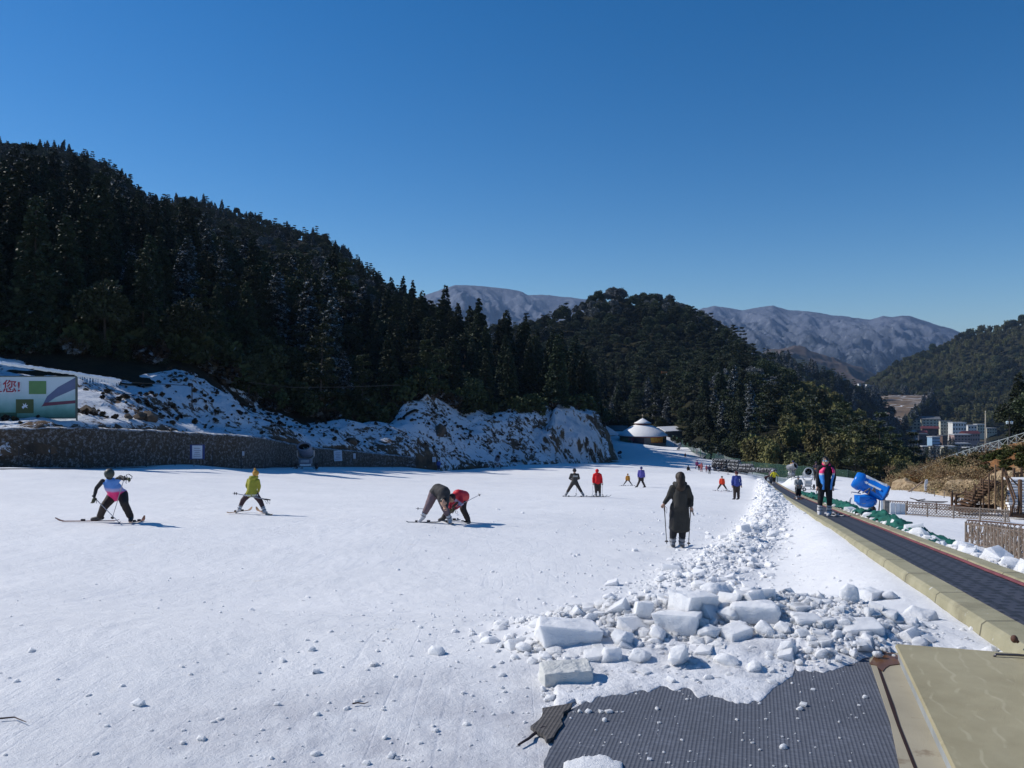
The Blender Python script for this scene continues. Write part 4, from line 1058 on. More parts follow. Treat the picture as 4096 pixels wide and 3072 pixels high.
tag(m.build('bolt_cover', mat('rusty_cap', (.10, .045, .03), .7, .3, 20), None, True, tuple(P(4057, 2556, 5.28))), 'rusty round knob at the near end of the belt edge', 'knob')
# ------------------------------------------------------------------ snow rubble
BLOCK = snow_mat('block_snow', False, .6)
GREYB = mat('old_grey_snow', (.60, .60, .57), .7, .12, 5, .02, 14)
def merged_chunks(name, P_, S_, seed, mtl, nproto=14):
    r = np.random.default_rng(seed); protos = []
    for i in range(nproto):
        v, f = hull(100+seed*50+i, 22 if i % 4 == 0 else 52, (1, r.uniform(.6, .95), r.uniform(.45, .8)), 'slab' if i % 4 == 0 else 'rough')
        v = v*(1+.22*fbm(v[:, 0]*2.3+i*3, v[:, 1]*2.3+v[:, 2]*2.1, 2, i))[:, None]
        tri = [];
        for a in f:
            for k in range(1, len(a)-1): tri.append((a[0], a[k], a[k+1]))
        protos.append((v, np.array(tri)))
    Vs, Fs = [], []; n0 = 0
    which = r.integers(0, nproto, len(P_)); e = r.normal(size=(len(P_), 3)); th = r.random(len(P_))*6.283; tl = r.normal(size=len(P_))*.45
    for i in range(len(P_)):
        v, f = protos[which[i]]; s = S_[i]
        c, q = math.cos(th[i]), math.sin(th[i]); ct, st = math.cos(tl[i]), math.sin(tl[i])
        x = v*s; x = np.stack([x[:, 0], x[:, 1]*ct-x[:, 2]*st, x[:, 1]*st+x[:, 2]*ct], 1)
        x = np.stack([x[:, 0]*c-x[:, 1]*q, x[:, 0]*q+x[:, 1]*c, x[:, 2]], 1)+P_[i]
        Vs.append(x); Fs.append(f+n0); n0 += len(v)
    return link_mesh(name, np_mesh(name, np.concatenate(Vs), np.concatenate(Fs), mtl, False))
r = np.random.default_rng(77)
def scatter_field(n, yr, cr, fn, ypow=1.0):
    out = []
    while len(out) < n:
        Y_ = yr[0]+(yr[1]-yr[0])*r.random(4000)**ypow; c = cr[0]+(cr[1]-cr[0])*r.random(4000); X_ = c+.3*Y_
        p = fn(X_, Y_); k = r.random(4000) < p
        out += list(zip(X_[k], Y_[k]))
    return np.array(out[:n])
bm_f = lambda x, y: np.clip(berm(x, y)*4.0, 0, 1)**1.3*np.clip((7.0/y)**1.0+.10, 0, 1)
A1 = scatter_field(17000, (5.5, 95), (-4.5, 2.0), bm_f, 1.9)
S1 = np.exp(r.normal(size=len(A1))*.65)*.017*(.8+A1[:, 1]*.030)
S1 = np.clip(S1, .006, .2)
Z1 = Hd(A1[:, 0], A1[:, 1])
nr_ = A1[:, 1] < 9.5; S1 = np.where(nr_, np.clip(S1*1.45, .012, .10), S1); kk1 = ~(nr_ & (r.random(len(A1)) < .55))
P1 = np.stack([A1[:, 0], A1[:, 1], Z1-S1*.10+.004], 1); P1 = P1[kk1]; S1 = S1[kk1]
merged = merged_chunks('snow_rubble', P1, S1, 1, BLOCK); tag(merged, 'crumbled white snow rubble heaped beside the conveyor', None, None, 'stuff')
# loose crumbs on the piste, on the right of the belt and on the mat
A2 = scatter_field(1900, (3.7, 34), (-11, 1.5), lambda x, y: np.clip(.12+.9*np.exp(-((x-.3*y+1.4)/2.0)**2), 0, 1)*np.clip(7/y, 0, 1), 1.5)
k_ = ~((A2[:, 0] > .1) & (A2[:, 1] < 5.7)); A2 = A2[k_]
S2 = np.clip(np.exp(r.normal(size=len(A2))*.55)*.013*(.6+A2[:, 1]*.04), .006, .07)
P2 = np.stack([A2[:, 0], A2[:, 1], Hd(A2[:, 0], A2[:, 1])+S2*.1], 1)
Y3 = 6+34*r.random(1500)**1.3; c3 = 3.22+.85*np.abs(r.normal(size=1500))*.5; X3 = c3+.3*Y3
S3 = np.clip(np.exp(r.normal(size=1500)*.6)*.055, .02, .22)
P3 = np.stack([X3, Y3, H(X3, Y3)+S3*.35+.05], 1)
tag(merged_chunks('snow_crumbs', np.concatenate([P2, P3]), np.concatenate([S2, S3]), 2, BLOCK), 'small snow crumbs scattered over the slope and along the belt', None, None, 'stuff')
# snow crust lapping over the far side of the mats
def crust():
    nx, ny = 150, 44; V = np.zeros((ny, nx, 3))
    pxs = np.linspace(2150, 3640, nx)
    near = np.interp(pxs, [2150, 2200, 2300, 2420, 2560, 2700, 2860, 3000, 3080, 3170, 3175, 3290, 3400, 3470, 3500, 3590, 3640], [2960, 2850, 2812, 2800, 2770, 2748, 2800, 2810, 2775, 2715, 2665, 2690, 2665, 2630, 2640, 2610, 2570])
    near = near+fbm(pxs*.02, pxs*0, 4, 3)*26
    for i, px in enumerate(pxs):
        y0 = F*1.735/(near[i]-1536-.03*F); y1 = max(y0+.3, 5.95+.10*float(fbm(i*.13, 4.0, 3, 6)))
        t = np.linspace(0, 1, ny)**1.4; Y_ = y0+(y1-y0)*t; X_ = (px-2048)/F*Y_
        h = .006+.012*np.clip((Y_-y0)/1.2, 0, 1)**.8+.014*fbm(X_*4, Y_*4, 4, 13)*np.clip((Y_-y0)*5, 0, 1)
        h = h+.006*np.clip((Y_-y0)/.05, 0, 1)**.6+relief(X_, Y_)*np.clip((Y_-y0)/.5, 0, 1)
        h[0] = -.01
        V[:, i] = np.stack([X_, Y_, H(X_, Y_)+h-np.clip((Y_-y1+.18)/.18, 0, 1)**1.5*.10], 1)
    e_ = np.clip((8-np.arange(nx))/8, 0, 1)[None]; V[..., 2] -= .14*e_
    return V
VC = crust()
def icy_mat():
    m, nt, n, l, b = _nt('grey_icy_snow'); v = coord(n)
    c = ramp(n, l, nz(n, l, 3.2, 6, .7, v), [(.30, (.50, .50, .52)), (.45, (.70, .70, .71)), (.65, (.82, .82, .83))])
    c = mix(n, l, ramp(n, l, nz(n, l, 7, 8, .75, v), [(.66, 0.0), (.72, .8)]), c, (.16, .13, .13))
    l.new(c, b.inputs['Base Color']); b.inputs['Roughness'].default_value = .6
    n1 = bumpn(n, l, nz(n, l, 9, 6, .7, v), .9, .03); l.new(bumpn(n, l, nz(n, l, 60, 4, .7, v), .8, .006, n1), b.inputs['Normal'])
    return m
cr_ = link_mesh('snow_crust', np_mesh('snow_crust', VC.reshape(-1, 3), grid_faces(44, 150), icy_mat(), True))
tag(cr_, 'grey icy snow lapping over the edge of the rubber mat', 'snow crust', None, 'stuff')
nb_ = 260
pxm = r.uniform(2280, 3460, nb_); pym = 2640+430*r.random(nb_)**1.5; pym = np.where(pxm < 2500, np.maximum(pym, 2850), pym)
dm = F*1.735/(pym-1536-.03*F); Sm = np.clip(np.exp(r.normal(size=nb_)*.8)*.0052, .002, .03)
merg = merged_chunks('snow_flakes', np.stack([(pxm-2048)/F*dm, dm, near_z(dm)+.007+Sm*.1], 1)*1.0, Sm, 3, BLOCK)
tag(merg, 'small flakes of snow lying on the grey mat', None, None, 'stuff')
# snow at the very front edge
def frontsnow():
    nx, ny = 50, 14; V = np.zeros((ny, nx, 3))
    for i in range(nx):
        px = 2250+i*5; y0 = F*1.735/(3095-1536-.03*F); y1 = F*1.735/(3052-30*math.sin(math.pi*i/49)+8*float(fbm(i*.3, 1, 2, 1))-1536-.03*F) if 0 < i < 49 else y0
        Y_ = np.linspace(y0-.3, y1, ny); X_ = (px-2048)/F*Y_; e = np.clip((y1-Y_)/.08, 0, 1)*(math.sin(math.pi*i/49)**.4)
        V[:, i] = np.stack([X_, Y_, near_z(Y_)+.004+.03*e**.6+.01*fbm(X_*8, Y_*8, 3, 2)*e], 1)
    return V
pxq = r.uniform(2170, 3600, 2600); ynr = np.interp(pxq, [2150, 2200, 2300, 2420, 2560, 2700, 2860, 3000, 3080, 3170, 3290, 3400, 3470, 3640], [2960, 2850, 2812, 2800, 2770, 2748, 2800, 2810, 2775, 2700, 2690, 2665, 2630, 2570])
yq = F*1.735/(ynr-1536-.03*F)+.05+(6.9-F*1.735/(ynr-1536-.03*F))*r.random(2600)**.75; xq = (pxq-2048)/F*yq; Sq = np.clip(np.exp(r.normal(size=2600)*.65)*.011, .004, .045)
tag(merged_chunks('snow_rubble', np.stack([xq, yq, Hd(xq, yq)+.012-Sq*.1], 1), Sq, 6, BLOCK), 'small snow chunks covering the crust behind the rubber mat', None, None, 'stuff')
VF = frontsnow(); tag(link_mesh('snow_crust', np_mesh('snow_crust', VF.reshape(-1, 3), grid_faces(14, 50), SNOW2, True)), 'thin snow strip on the nearest edge of the mat', 'snow crust', None, 'stuff')

# big blocks, one object each: px, py(bottom centre), width px, height px, depth m, kind, turn, label
BL = [
 (2770,2450,165,90,11.1,'cut',.5,'tallest square cut snow block at the back of the heap, left'),
 (2860,2395,130,75,12.0,'round',.2,'rounded snow block behind the square one, farthest back'),
 (3020,2470,190,70,10.9,'slab',-.3,'long flat topped snow block on the right of the square one'),
 (2270,2560,235,78,9.3,'slab',.08,'long low snow slab at the left end of the heap'),
 (2265,2728,230,72,7.75,'old',.12,'grey icy slab lying on the snow in front of the heap'),
 (2715,2515,170,70,9.9,'cut',-.4,'pale wide block below the square block'),
 (2490,2580,120,80,9.0,'round',.9,'round snow lump in the middle of the heap'),
 (2440,2650,130,80,8.4,'rough',.3,'jagged block in the front left of the heap'),
 (2725,2660,160,105,8.5,'rough',1.2,'pointed snow heap chunk in the front middle'),
 (2840,2545,110,55,9.6,'round',.1,'smooth dirty lump right of the heap middle'),
 (2940,2560,120,50,9.4,'slab',.5,'tilted flat lump right of the smooth dirty lump'),
 (3060,2545,110,75,9.5,'rough',1.5,'angular block on the right of the heap'),
 (2570,2470,70,60,10.9,'cut',.1,'small upright chunk at the back left of the heap'),
 (2930,2480,120,70,10.6,'rough',.2,'shaded rough block between the square and flat topped ones'),
 (3400,2412,85,85,11.7,'dome',.0,'upright dome shaped snow lump near the conveyor'),
 (3480,2400,90,48,11.9,'slab',.5,'lying snow slab right of the dome shaped lump'),
 (3560,2395,80,36,12.0,'round',.3,'low snow lump farthest right near the conveyor'),
 (3440,2520,180,34,9.9,'slab',-.05,'long thin snow slab in the middle right'),
 (3230,2490,130,26,10.3,'slab',.1,'thin flat slab right of the heap'),
 (3680,2475,150,60,10.0,'rough',.4,'broad lumpy block closest to the belt'),
 (3475,2470,35,40,10.4,'cut',.4,'small square chunk left of the broad lumpy block'),
 (2360,2490,75,42,10.4,'rough',.4,'angular chunk above the long low slab'),
 (2315,2498,40,30,10.4,'cut',.9,'little pointed chunk beside the angular one'),
 (2560,2650,100,70,8.5,'round',.6,'rounded chunk in the front between the jagged blocks'),
 (2630,2560,90,60,9.2,'rough',2.1,'tilted chunk in the centre of the heap'),
 (2905,2665,120,60,8.3,'round',2.2,'pale lump in the front right of the heap'),
 (3150,2620,110,60,8.6,'rough',.2,'crumbly lump at the right front'),
 (3010,2690,100,42,8.1,'round',.9,'grey lump on the crust behind the mat'),
 (2100,2600,95,42,9.0,'round',.7,'low lump at the left tip of the heap'),
 (2180,2640,90,40,8.6,'rough',1.1,'small ragged lump left of the grey slab'),
 (2440,2395,60,28,12.3,'round',.2,'lump alone on the slope behind the heap'),
 (2240,2440,45,22,11.6,'round',.2,'small round lump on the open slope left of the heap'),
 (3090,2150,60,32,19,'rough',.4,'grey sided block in the berm near the woman'),
 (3010,2260,70,42,15.5,'rough',1.4,'block on the berm below the grey sided one'),
 (2975,2130,50,30,20,'cut',.4,'cut chunk on the left of the berm'),
 (2900,2215,60,42,17,'round',.7,'round chunk at the left edge of the berm'),
 (2710,2310,55,26,14,'rough',.9,'ragged chunk at the near left end of the berm'),
 (2640,2325,50,26,13.8,'round',.4,'pale rounded chunk left of the ragged chunk'),
 (3850,2250,60,26,17.0,'rough',.4,'flat snow slab right of the belt'),
 (4010,2395,90,50,11.5,'rough',.3,'large cut block right of the belt near the frame edge'),
 (4075,2420,60,40,11.0,'rough',.8,'rough block right of the large cut one'),
 (3930,2310,60,30,14,'rough',.8,'ragged chunk right of the belt between the slabs'),
]
for i, (px, py, wpx, hpx, d, kd, rz, lb) in enumerate(BL):
    gz_ = None
    if px < 3700 and py > 2240: rg_ = ray_ground(px, py); d = rg_.y; gz_ = rg_.z
    x = (px-2048)/F*d; y = d
    hw = wpx/F*d/2*1.12; hh = hpx/F*d/2*1.2
    zz = -(py-1536)/F*d
    if gz_ is not None: zz = gz_-hh*.30
    dep = hw*(.75 if kd != 'dome' else .6)
    rt = random.Random(i+5)
    if kd == 'slab': o = rock_obj('snow_block', 200+i, (hw, dep, hh), BLOCK, (x, y, zz+hh*.85), (rt.uniform(-.1, .1), rt.uniform(-.06, .1), rz), 22, 'slab', .03)
    elif kd == 'cut':
        o = rock_obj('snow_block', 300+i, (hw, dep, hh), BLOCK, (x, y, zz+hh*.85), (rt.uniform(-.25, .15), rt.uniform(-.2, .2), rz), 20, 'slab', .012)
    elif kd == 'old': o = rock_obj('snow_block', 400+i, (hw, dep*.7, hh), GREYB, (x, y, zz+hh*.85), (.1, -.03, rz), 36, 'slab', .02)
    elif kd == 'dome': o = rock_obj('snow_block', 500+i, (hw, dep, hh), BLOCK, (x, y, zz+hh*.9), (0, 0, rz), 60, 'rough', .01)
    elif kd == 'round': o = rock_obj('snow_block', 600+i, (hw, dep, hh), BLOCK, (x, y, zz+hh*.8), (rt.uniform(-.3, .3), rt.uniform(-.2, .2), rz), 34, 'rough', .015)
    else: o = rock_obj('snow_block', 700+i, (hw*1.05, dep, hh*1.05), BLOCK, (x, y, zz+hh*.8), (rt.uniform(-.4, .4), rt.uniform(-.3, .3), rz), 15, 'rough', .01)
    for ob_ in (o,):
        sb = ob_.modifiers.new('subdiv', 'SUBSURF'); sb.subdivision_type = 'SIMPLE'; sb.levels = 3; sb.render_levels = 3
        sm_ = ob_.modifiers.new('soften', 'SMOOTH'); sm_.iterations = 4; sm_.factor = .5
        tx = bpy.data.textures.get('blockn') or bpy.data.textures.new('blockn', 'CLOUDS'); tx.noise_scale = .12; tx.noise_depth = 3
        dm_ = ob_.modifiers.new('disp', 'DISPLACE'); dm_.texture = tx; dm_.texture_coords = 'GLOBAL'; dm_.strength = .07*min(1, hh*6); dm_.mid_level = .5
    tag(o, lb, 'snow block', 'broken snow blocks')

# ------------------------------------------------------------------ snow guns
STEEL = mat('galvanised', (.34, .36, .38), .4, .15, 5, metal=.6); DARK = mat('dark_void', (.012, .012, .015), .8); GUNG = mat('gun_grey', (.36, .39, .42), .4, .12, 4)
BLUE = mat('gun_blue', (.010, .17, .62), .3, .12, 3); BLUED = mat('gun_navy', (.012, .035, .12), .45, .1, 3); TYRE = mat('tyre_rubber', (.035, .028, .028), .85, .2, 10)
WHT = mat('white_decal', (.8, .82, .85), .5, .04, 5); GUNB = mat('gun_dark', (.15, .18, .24), .4, .2, 4)
def tor(m, c, R_, r_, rot, n=18, k=7):
    rot = Euler(rot).to_matrix(); pts = [Vector(c)+rot@Vector((R_*math.cos(2*math.pi*i/n), R_*math.sin(2*math.pi*i/n), 0)) for i in range(n)]
    m.tube(pts, r_, k, closed=True)
def snow_gun(loc, rz, tilt, S, label, body, base, inner=DARK, wheels=True, tank=None, group='snow guns'):
    """fan gun: barrel along local -Y (mouth) tilted up; base, fork, wheels"""
    g_z = float(Hd(np.array([loc.x]), np.array([loc.y]))[0])
    if abs(g_z-loc.z) < 2.5 and loc.y < 250: loc.z = g_z
    t = thing('snow_gun', loc, label, 'snow gun', group, rz); t.scale = (S, S, S)
    hub = Vector((0, 0, 1.75)); rt = Matrix.Rotation(math.radians(90)-tilt, 3, 'X')   # barrel axis local z -> forward
    m = M(); m.lathe([(.30, -.62), (.40, -.60), (.43, -.5), (.43, .35), (.36, .62), (.34, .63), (.33, .60)], 28, hub, rt); m.build('barrel', body, t, True)
    m = M(); m.lathe([(.325, .60), (.32, -.3), (.01, -.32)], 28, hub, rt); m.build('barrel_inside', inner, t, True)
    m = M(); m.lathe([(.34, .60), (.42, .58), (.45, .66), (.42, .75), (.35, .74), (.33, .66), (.34, .60)], 28, hub, rt); m.build('nozzle_ring', body, t, True)
    m = M(); m.cone(hub+rt@Vector((0, 0, .1)), hub+rt@Vector((0, 0, .3)), .11, .05, 12)
    for i in range(6):
        a = i*math.pi/3; m.cone(hub+rt@Vector((0, 0, .12)), hub+rt@Vector((.3*math.cos(a), .3*math.sin(a), .12)), .04, .02, 5)
    m.build('fan', GUNG, t)
    m = M()
    for s in (-1, 1):
        m.tube([(s*.5, 0, 1.75), (s*.5, .05, 1.2), (s*.36, .05, .95), (s*.3, .05, .6)], .045, 6)
    m.tube([(-.5, .05, 1.1), (-.2, .05, .95), (.2, .05, .95), (.5, .05, 1.1)], .04, 6); m.build('fork', STEEL, t)
    m = M(); m.box((0, .05, .75), (.75, .6, .45)); m.build('cabinet', base, t, bevel=.05)
    m = M(); m.box((0, -.27, .78), (.5, .04, .25)); m.build('control_panel', GUNG, t, bevel=.01)
    m = M()
    for a in (-.9, .9, 3.14+.4, 3.14-.4):
        e = Vector((math.sin(a)*1.0, -math.cos(a)*1.0, .03)); m.tube([(0, 0, .5), e*.6+Vector((0, 0, .25)), e], .035, 6); m.cone(e-Vector((0, 0, .05)), e+Vector((0, 0, .02)), .1, .08, 8)
    m.build('leg', STEEL, t)
    if wheels:
        for s in (-1, 1):
            m = M(); tor(m, (s*.62, .35, .27), .19, .09, (0, math.radians(90), 0)); w_ = m.build('wheel', TYRE, t, True)
            m = M(); m.cone((s*.57, .35, .27), (s*.67, .35, .27), .13, .13, 12); m.build('rim', STEEL, w_)
        m = M(); m.cone((-.6, .35, .27), (.6, .35, .27), .03, .03, 6); m.build('axle', STEEL, t)
    if tank: m = M(); m.box((0, .0, .42), (.6, .5, .16)); m.build('tray', tank, t)
    return t
snow_gun(P(1222, 1869, 82.5), .0, .62, 1.12, 'dark snow gun with open mouth facing the camera by the stone wall', GUNB, GUNB, tank=WHT).scale[0] = 1.7
snow_gun(P(1990, 1868, 121), .15, .5, .85, 'small dark snow gun in front of the snowy cliff', GUNB, mat('gun_brown', (.09, .07, .06), .7))
snow_gun(P(2478, 1836, 189), .3, .3, .80, 'far dark snow gun standing in the shadow right of the cliff', mat('gun_navy2', (.02, .03, .07), .5), GUNB)
snow_gun(P(2717, 1800, 237), 1.0, .4, .9, 'far snow gun on legs below the lodge', GUNB, GUNB)
snow_gun(P(3232, 1962, 76), -.25, .25, .92, 'silver snow gun with round mouth left of the man in the vest', GUNG, mat('gun_white', (.55, .56, .56), .4, .1, 4), tank=STEEL)
snow_gun(P(3166, 1945, 88), .6, .35, .78, 'silver snow gun on crossed legs behind the child on the belt', mat('gun_dull', (.22, .23, .25), .4, .1, 4), STEEL, wheels=False)
def blue_gun():
    loc = P(3480, 2052, 48); t = thing('snow_gun', loc, 'bright blue snow gun tilted beside the white fence boards', 'snow gun', 'snow guns', 0)
    k = 48/F
    def Q(px, py, dy=0): return Vector(((px-3480)*k, dy, (2052-py)*k))
    # barrel axis from lower right (rear cover) up to the left (mouth end)
    a = Q(3533, 1974, -.35); b = Q(3440, 1925, .30); ax = (b-a); Ln = ax.length; ax.normalize(); rt = ax.to_track_quat('Z', 'Y').to_matrix()
    m = M(); m.lathe([(.50, 0), (.53, .02), (.53, .10), (.50, .14), (.46, Ln*.8), (.46, Ln*.81)], 36, a, rt); m.build('barrel', BLUE, t, True)
    m = M(); m.lathe([(.46, Ln*.8), (.475, Ln*.82), (.52, Ln*.84), (.55, Ln*.92), (.50, Ln*1.08), (.42, Ln*1.14), (.38, Ln*1.14), (.36, Ln*.9)], 36, a, rt); m.build('nozzle_ring', BLUE, t, True)
    m = M(); m.lathe([(.37, Ln*1.1), (.36, Ln*.4), (.01, Ln*.4)], 30, a, rt); m.build('barrel_inside', DARK, t, True)
    m = M(); m.lathe([(.525, -.01), (.47, -.05), (.2, -.09), (.01, -.10)], 36, a, rt); gr = m.build('rear_cover', BLUED, t, True)
    m = M(); m.lathe([(.13, -.10), (.10, -.125), (.01, -.13)], 20, a, rt); m.build('cap', mat('cap_grey', (.25, .28, .34), .5), gr, True)
    # snow lying along the top of the barrel
    V_ = []; side = ax.cross(Vector((0, 0, 1))).normalized(); upv = side.cross(ax).normalized()
    nn, kk_ = 24, 7; rr_ = random.Random(4)
    for i in range(nn):
        u = i/(nn-1); p = a+ax*(Ln*(.02+.86*u)); wd = .62+.16*math.sin(u*9)+.08*rr_.random()
        if i in (0, nn-1): wd = .25
        for j in range(kk_):
            th = (j/(kk_-1)-.5)*wd*1.25-.05; rad = .475+(.045+.02*rr_.random() if 0 < j < kk_-1 and 0 < i < nn-1 else -.01)+(.05 if u < .08 or u > .93 else 0)*0
            V_.append(p+(upv*math.cos(th)+side*math.sin(th))*rad)
    link_mesh('snow_cover', np_mesh('snow_cover', np.array([v[:] for v in V_]), grid_faces(nn, kk_), SNOW2, True), t)
    # white star and lettering bar on the side facing the camera
    fr = -side if side.y > 0 else side; m = M()
    def S_(u, th, rad=.487): return a+ax*(Ln*u)+(upv*math.cos(th)+(-side if side.y > 0 else side)*math.sin(th))*rad
    sgn = 1
    def bar(u0, u1, t0, t1):
        n = 10
        for i in range(n):
            x0 = u0+(u1-u0)*i/n; x1 = u0+(u1-u0)*(i+1)/n
            m.quad(S_(x0, t0, .535-.045*x0), S_(x1, t0, .535-.045*x1), S_(x1, t1, .535-.045*x1), S_(x0, t1, .535-.045*x0))
    bar(.22, .66, 1.15, 1.36)
    for q in range(3):
        an = q*math.pi/3; cu, cth = .73, 1.22
        for s in (0,):
            du, dt = math.cos(an)*.07, math.sin(an)*.16; wu, wt = -math.sin(an)*.015, math.cos(an)*.035
            m.quad(S_(cu-du-wu, cth-dt-wt, .51), S_(cu+du-wu, cth+dt-wt, .51), S_(cu+du+wu, cth+dt+wt, .51), S_(cu-du+wu, cth-dt+wt, .51))
    m.build('logo', WHT, t)
    # body shell
    m = M(); cb = Q(3462, 2003, -.1)
    prof = []
    m.ball(cb, (.62, .5, .40), 20, 12); m.box(cb+Vector((-.28, -.05, .12)), (.62, .8, .42)); bo = m.build('body_shell', BLUE, t, True, bevel=.03)
    m = M(); m.box(Q(3441, 1996, -.53), (.24, .03, .42)); m.build('control_panel', mat('panel_grey', (.25, .30, .33), .5, .3, 12), t, bevel=.008)
    m = M()
    for i in range(4):
        m.box(Q(3470+i*4, 1990+i*7, -.50), (.26, .06, .028), (0, .35, 0))
    m.build('vent', BLUED, t)
    m = M(); m.tube([Q(3444, 1970, -.2), Q(3466, 1950, -.4), Q(3470, 1946, -.4), Q(3462, 1975, -.35)], .04, 6); m.tube([Q(3440, 1975, .3), Q(3468, 1945, .3), Q(3480, 1965, .2)], .04, 6)
    m.box(Q(3488, 1958, -.30), (.42, .5, .24), (0, .52, 0)); m.build('fork', mat('fork_grey', (.10, .10, .12), .5, .3, 6), t)
    m = M(); m.tube([Q(3418, 1969, -.1), Q(3403, 1967, -.1), Q(3402, 1973, -.1)], .03, 6); m.tube([Q(3418, 1969, -.1), Q(3440, 1974, -.1)], .03, 6)
    m.tube([Q(3395, 2040, -.1), Q(3398, 1998, -.1), Q(3402, 1989, -.1)], .05, 6); m.tube([Q(3392, 2040, -.1), Q(3440, 2050, -.1), Q(3520, 2046, .1)], .05, 6)
    m.tube([Q(3418, 2018, -.1), Q(3396, 2022, -.1)], .03, 6); m.tube([Q(3440, 2050, -.4), Q(3440, 2045, .5)], .05, 6); m.build('chassis', STEEL, t)
    for px, py, dy in ((3374, 2020, -.1), (3505, 2043, .55)):
        m = M(); tor(m, Q(px, py, dy), .14, .085, (0, math.radians(90), math.radians(75))); m.cone(Q(px, py, dy)-Vector((.09, .03, 0)), Q(px, py, dy)+Vector((.09, .03, 0)), .14, .14, 12); m.build('wheel', TYRE, t, True)
    m = M(); m.tube([Q(3533, 1985, .2), Q(3545, 2000, .5), Q(3560, 1993, .8)], .02, 5); m.tube([Q(3520, 1990, 0), Q(3528, 2012, .3), Q(3525, 2045, .3)], .04, 5); m.build('hose', TYRE, t)
blue_gun()

# ------------------------------------------------------------------ round lodge, second lodge, sheds
REDW = mat('lodge_red', (.28, .05, .03), .6, .2); LWALL = mat('lodge_wall', (.14, .145, .15), .7, .2, .8); GRW = mat('lodge_green', (.02, .10, .055), .6, .2, 1)
def round_lodge(cx, by, d, Rp, label, sign=True):
    k = d/F; c = P(cx, by, d); t = thing('round_lodge', c, label, 'lodge', 'round lodges'); Rr = Rp*k
    eave = 24*k*Rp/98; 
    m = M(); m.lathe([(Rr*.93, -1.2), (Rr*.93, eave)], 40); m.build('wall', LWALL, t, True)
    m = M(); m.lathe([(Rr*.5, eave*1.05), (Rr, eave*.92), (Rr*1.015, eave*.96), (Rr, eave*1.06), (Rr*.78, eave+Rr*.17), (Rr*.52, eave+Rr*.33), (Rr*.28, eave+Rr*.43), (Rr*.2, eave+Rr*.46)], 48); m.build('roof', SNOW2, t, True)
    m = M(); m.lathe([(Rr*.26, eave+Rr*.38), (Rr*.26, eave+Rr*.50)], 24); m.build('cupola_wall', REDW, t)
    m = M(); m.lathe([(Rr*.2, eave+Rr*.50), (Rr*.35, eave+Rr*.475), (Rr*.355, eave+Rr*.49), (Rr*.22, eave+Rr*.56), (Rr*.1, eave+Rr*.64), (.02, eave+Rr*.69)], 32); m.build('cupola_roof', SNOW2, t, True)
    m = M(); m.lathe([(Rr*.2, eave+Rr*.50), (Rr*.358, eave+Rr*.468), (Rr*.36, eave+Rr*.478)], 32)
    for i in range(10):
        a = i*math.pi/5+.3; pr = [(Rr*.99, eave*1.08), (Rr*.78, eave+Rr*.178), (Rr*.52, eave+Rr*.338), (Rr*.3, eave+Rr*.432)]
    m.build('cupola_trim', REDW, t)
    m = M(); m.lathe([(Rr*1.012, eave*.86), (Rr*1.02, eave*.94)], 48); m.build('eave_trim', REDW, t)
    m = M(); m.cone((0, 0, eave+Rr*.7), (0, 0, eave+Rr*.84), .12, .05, 8); m.ball((0, 0, eave+Rr*.80), .28, 8, 6); m.build('finial', mat('finial', (.5, .4, .3), .5), t, True)
    def arc(a0, a1, z0, z1, rad, nm, mt, thick=0):
        m = M(); n = 14
        for i in range(n):
            x0 = math.radians(a0+(a1-a0)*i/n); x1 = math.radians(a0+(a1-a0)*(i+1)/n)
            m.quad((rad*math.sin(x0), -rad*math.cos(x0), z0), (rad*math.sin(x1), -rad*math.cos(x1), z0), (rad*math.sin(x1), -rad*math.cos(x1), z1), (rad*math.sin(x0), -rad*math.cos(x0), z1))
        return m.build(nm, mt, t)
    if sign:
        arc(-88, -38, -.3, eave*.82, Rr*.945, 'green_panel', GRW)
        arc(-34, -6, -.3, eave*.75, Rr*.945, 'doorway', mat('doorway_dark', (.05, .035, .045), .6))
        arc(10, 46, -.1, eave*.84, Rr*.955, 'sign_board', mat('sign_orange', (.42, .12, .03), .5, .2, 2))
        YEL = mat('sign_yellow', (.75, .42, .05), .5, .1)
        for i, ch in enumerate('雪具大厅'):
            a = math.radians(14+i*9.2); rad = Rr*.965
            text_mesh(ch, eave*.78, YEL, 'lettering', t, (rad*math.sin(a), -rad*math.cos(a), eave*.38), (math.radians(90), 0, a))
        arc(48, 62, -.3, eave*.8, Rr*.945, 'window', mat('window_dark', (.02, .02, .03), .2))
        arc(64, 86, -.3, eave*.8, Rr*.95, 'timber_wall', mat('timber', (.06, .045, .035), .8, .3))
    else:
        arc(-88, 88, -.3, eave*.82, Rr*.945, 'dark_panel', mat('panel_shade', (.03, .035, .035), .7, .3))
    return t
round_lodge(2571, 1764, 268, 98, 'white roofed round lodge with a small upper roof and orange sign')
round_lodge(2376, 1760, 283, 98, 'round snow roofed lodge half hidden behind the cliff', False)
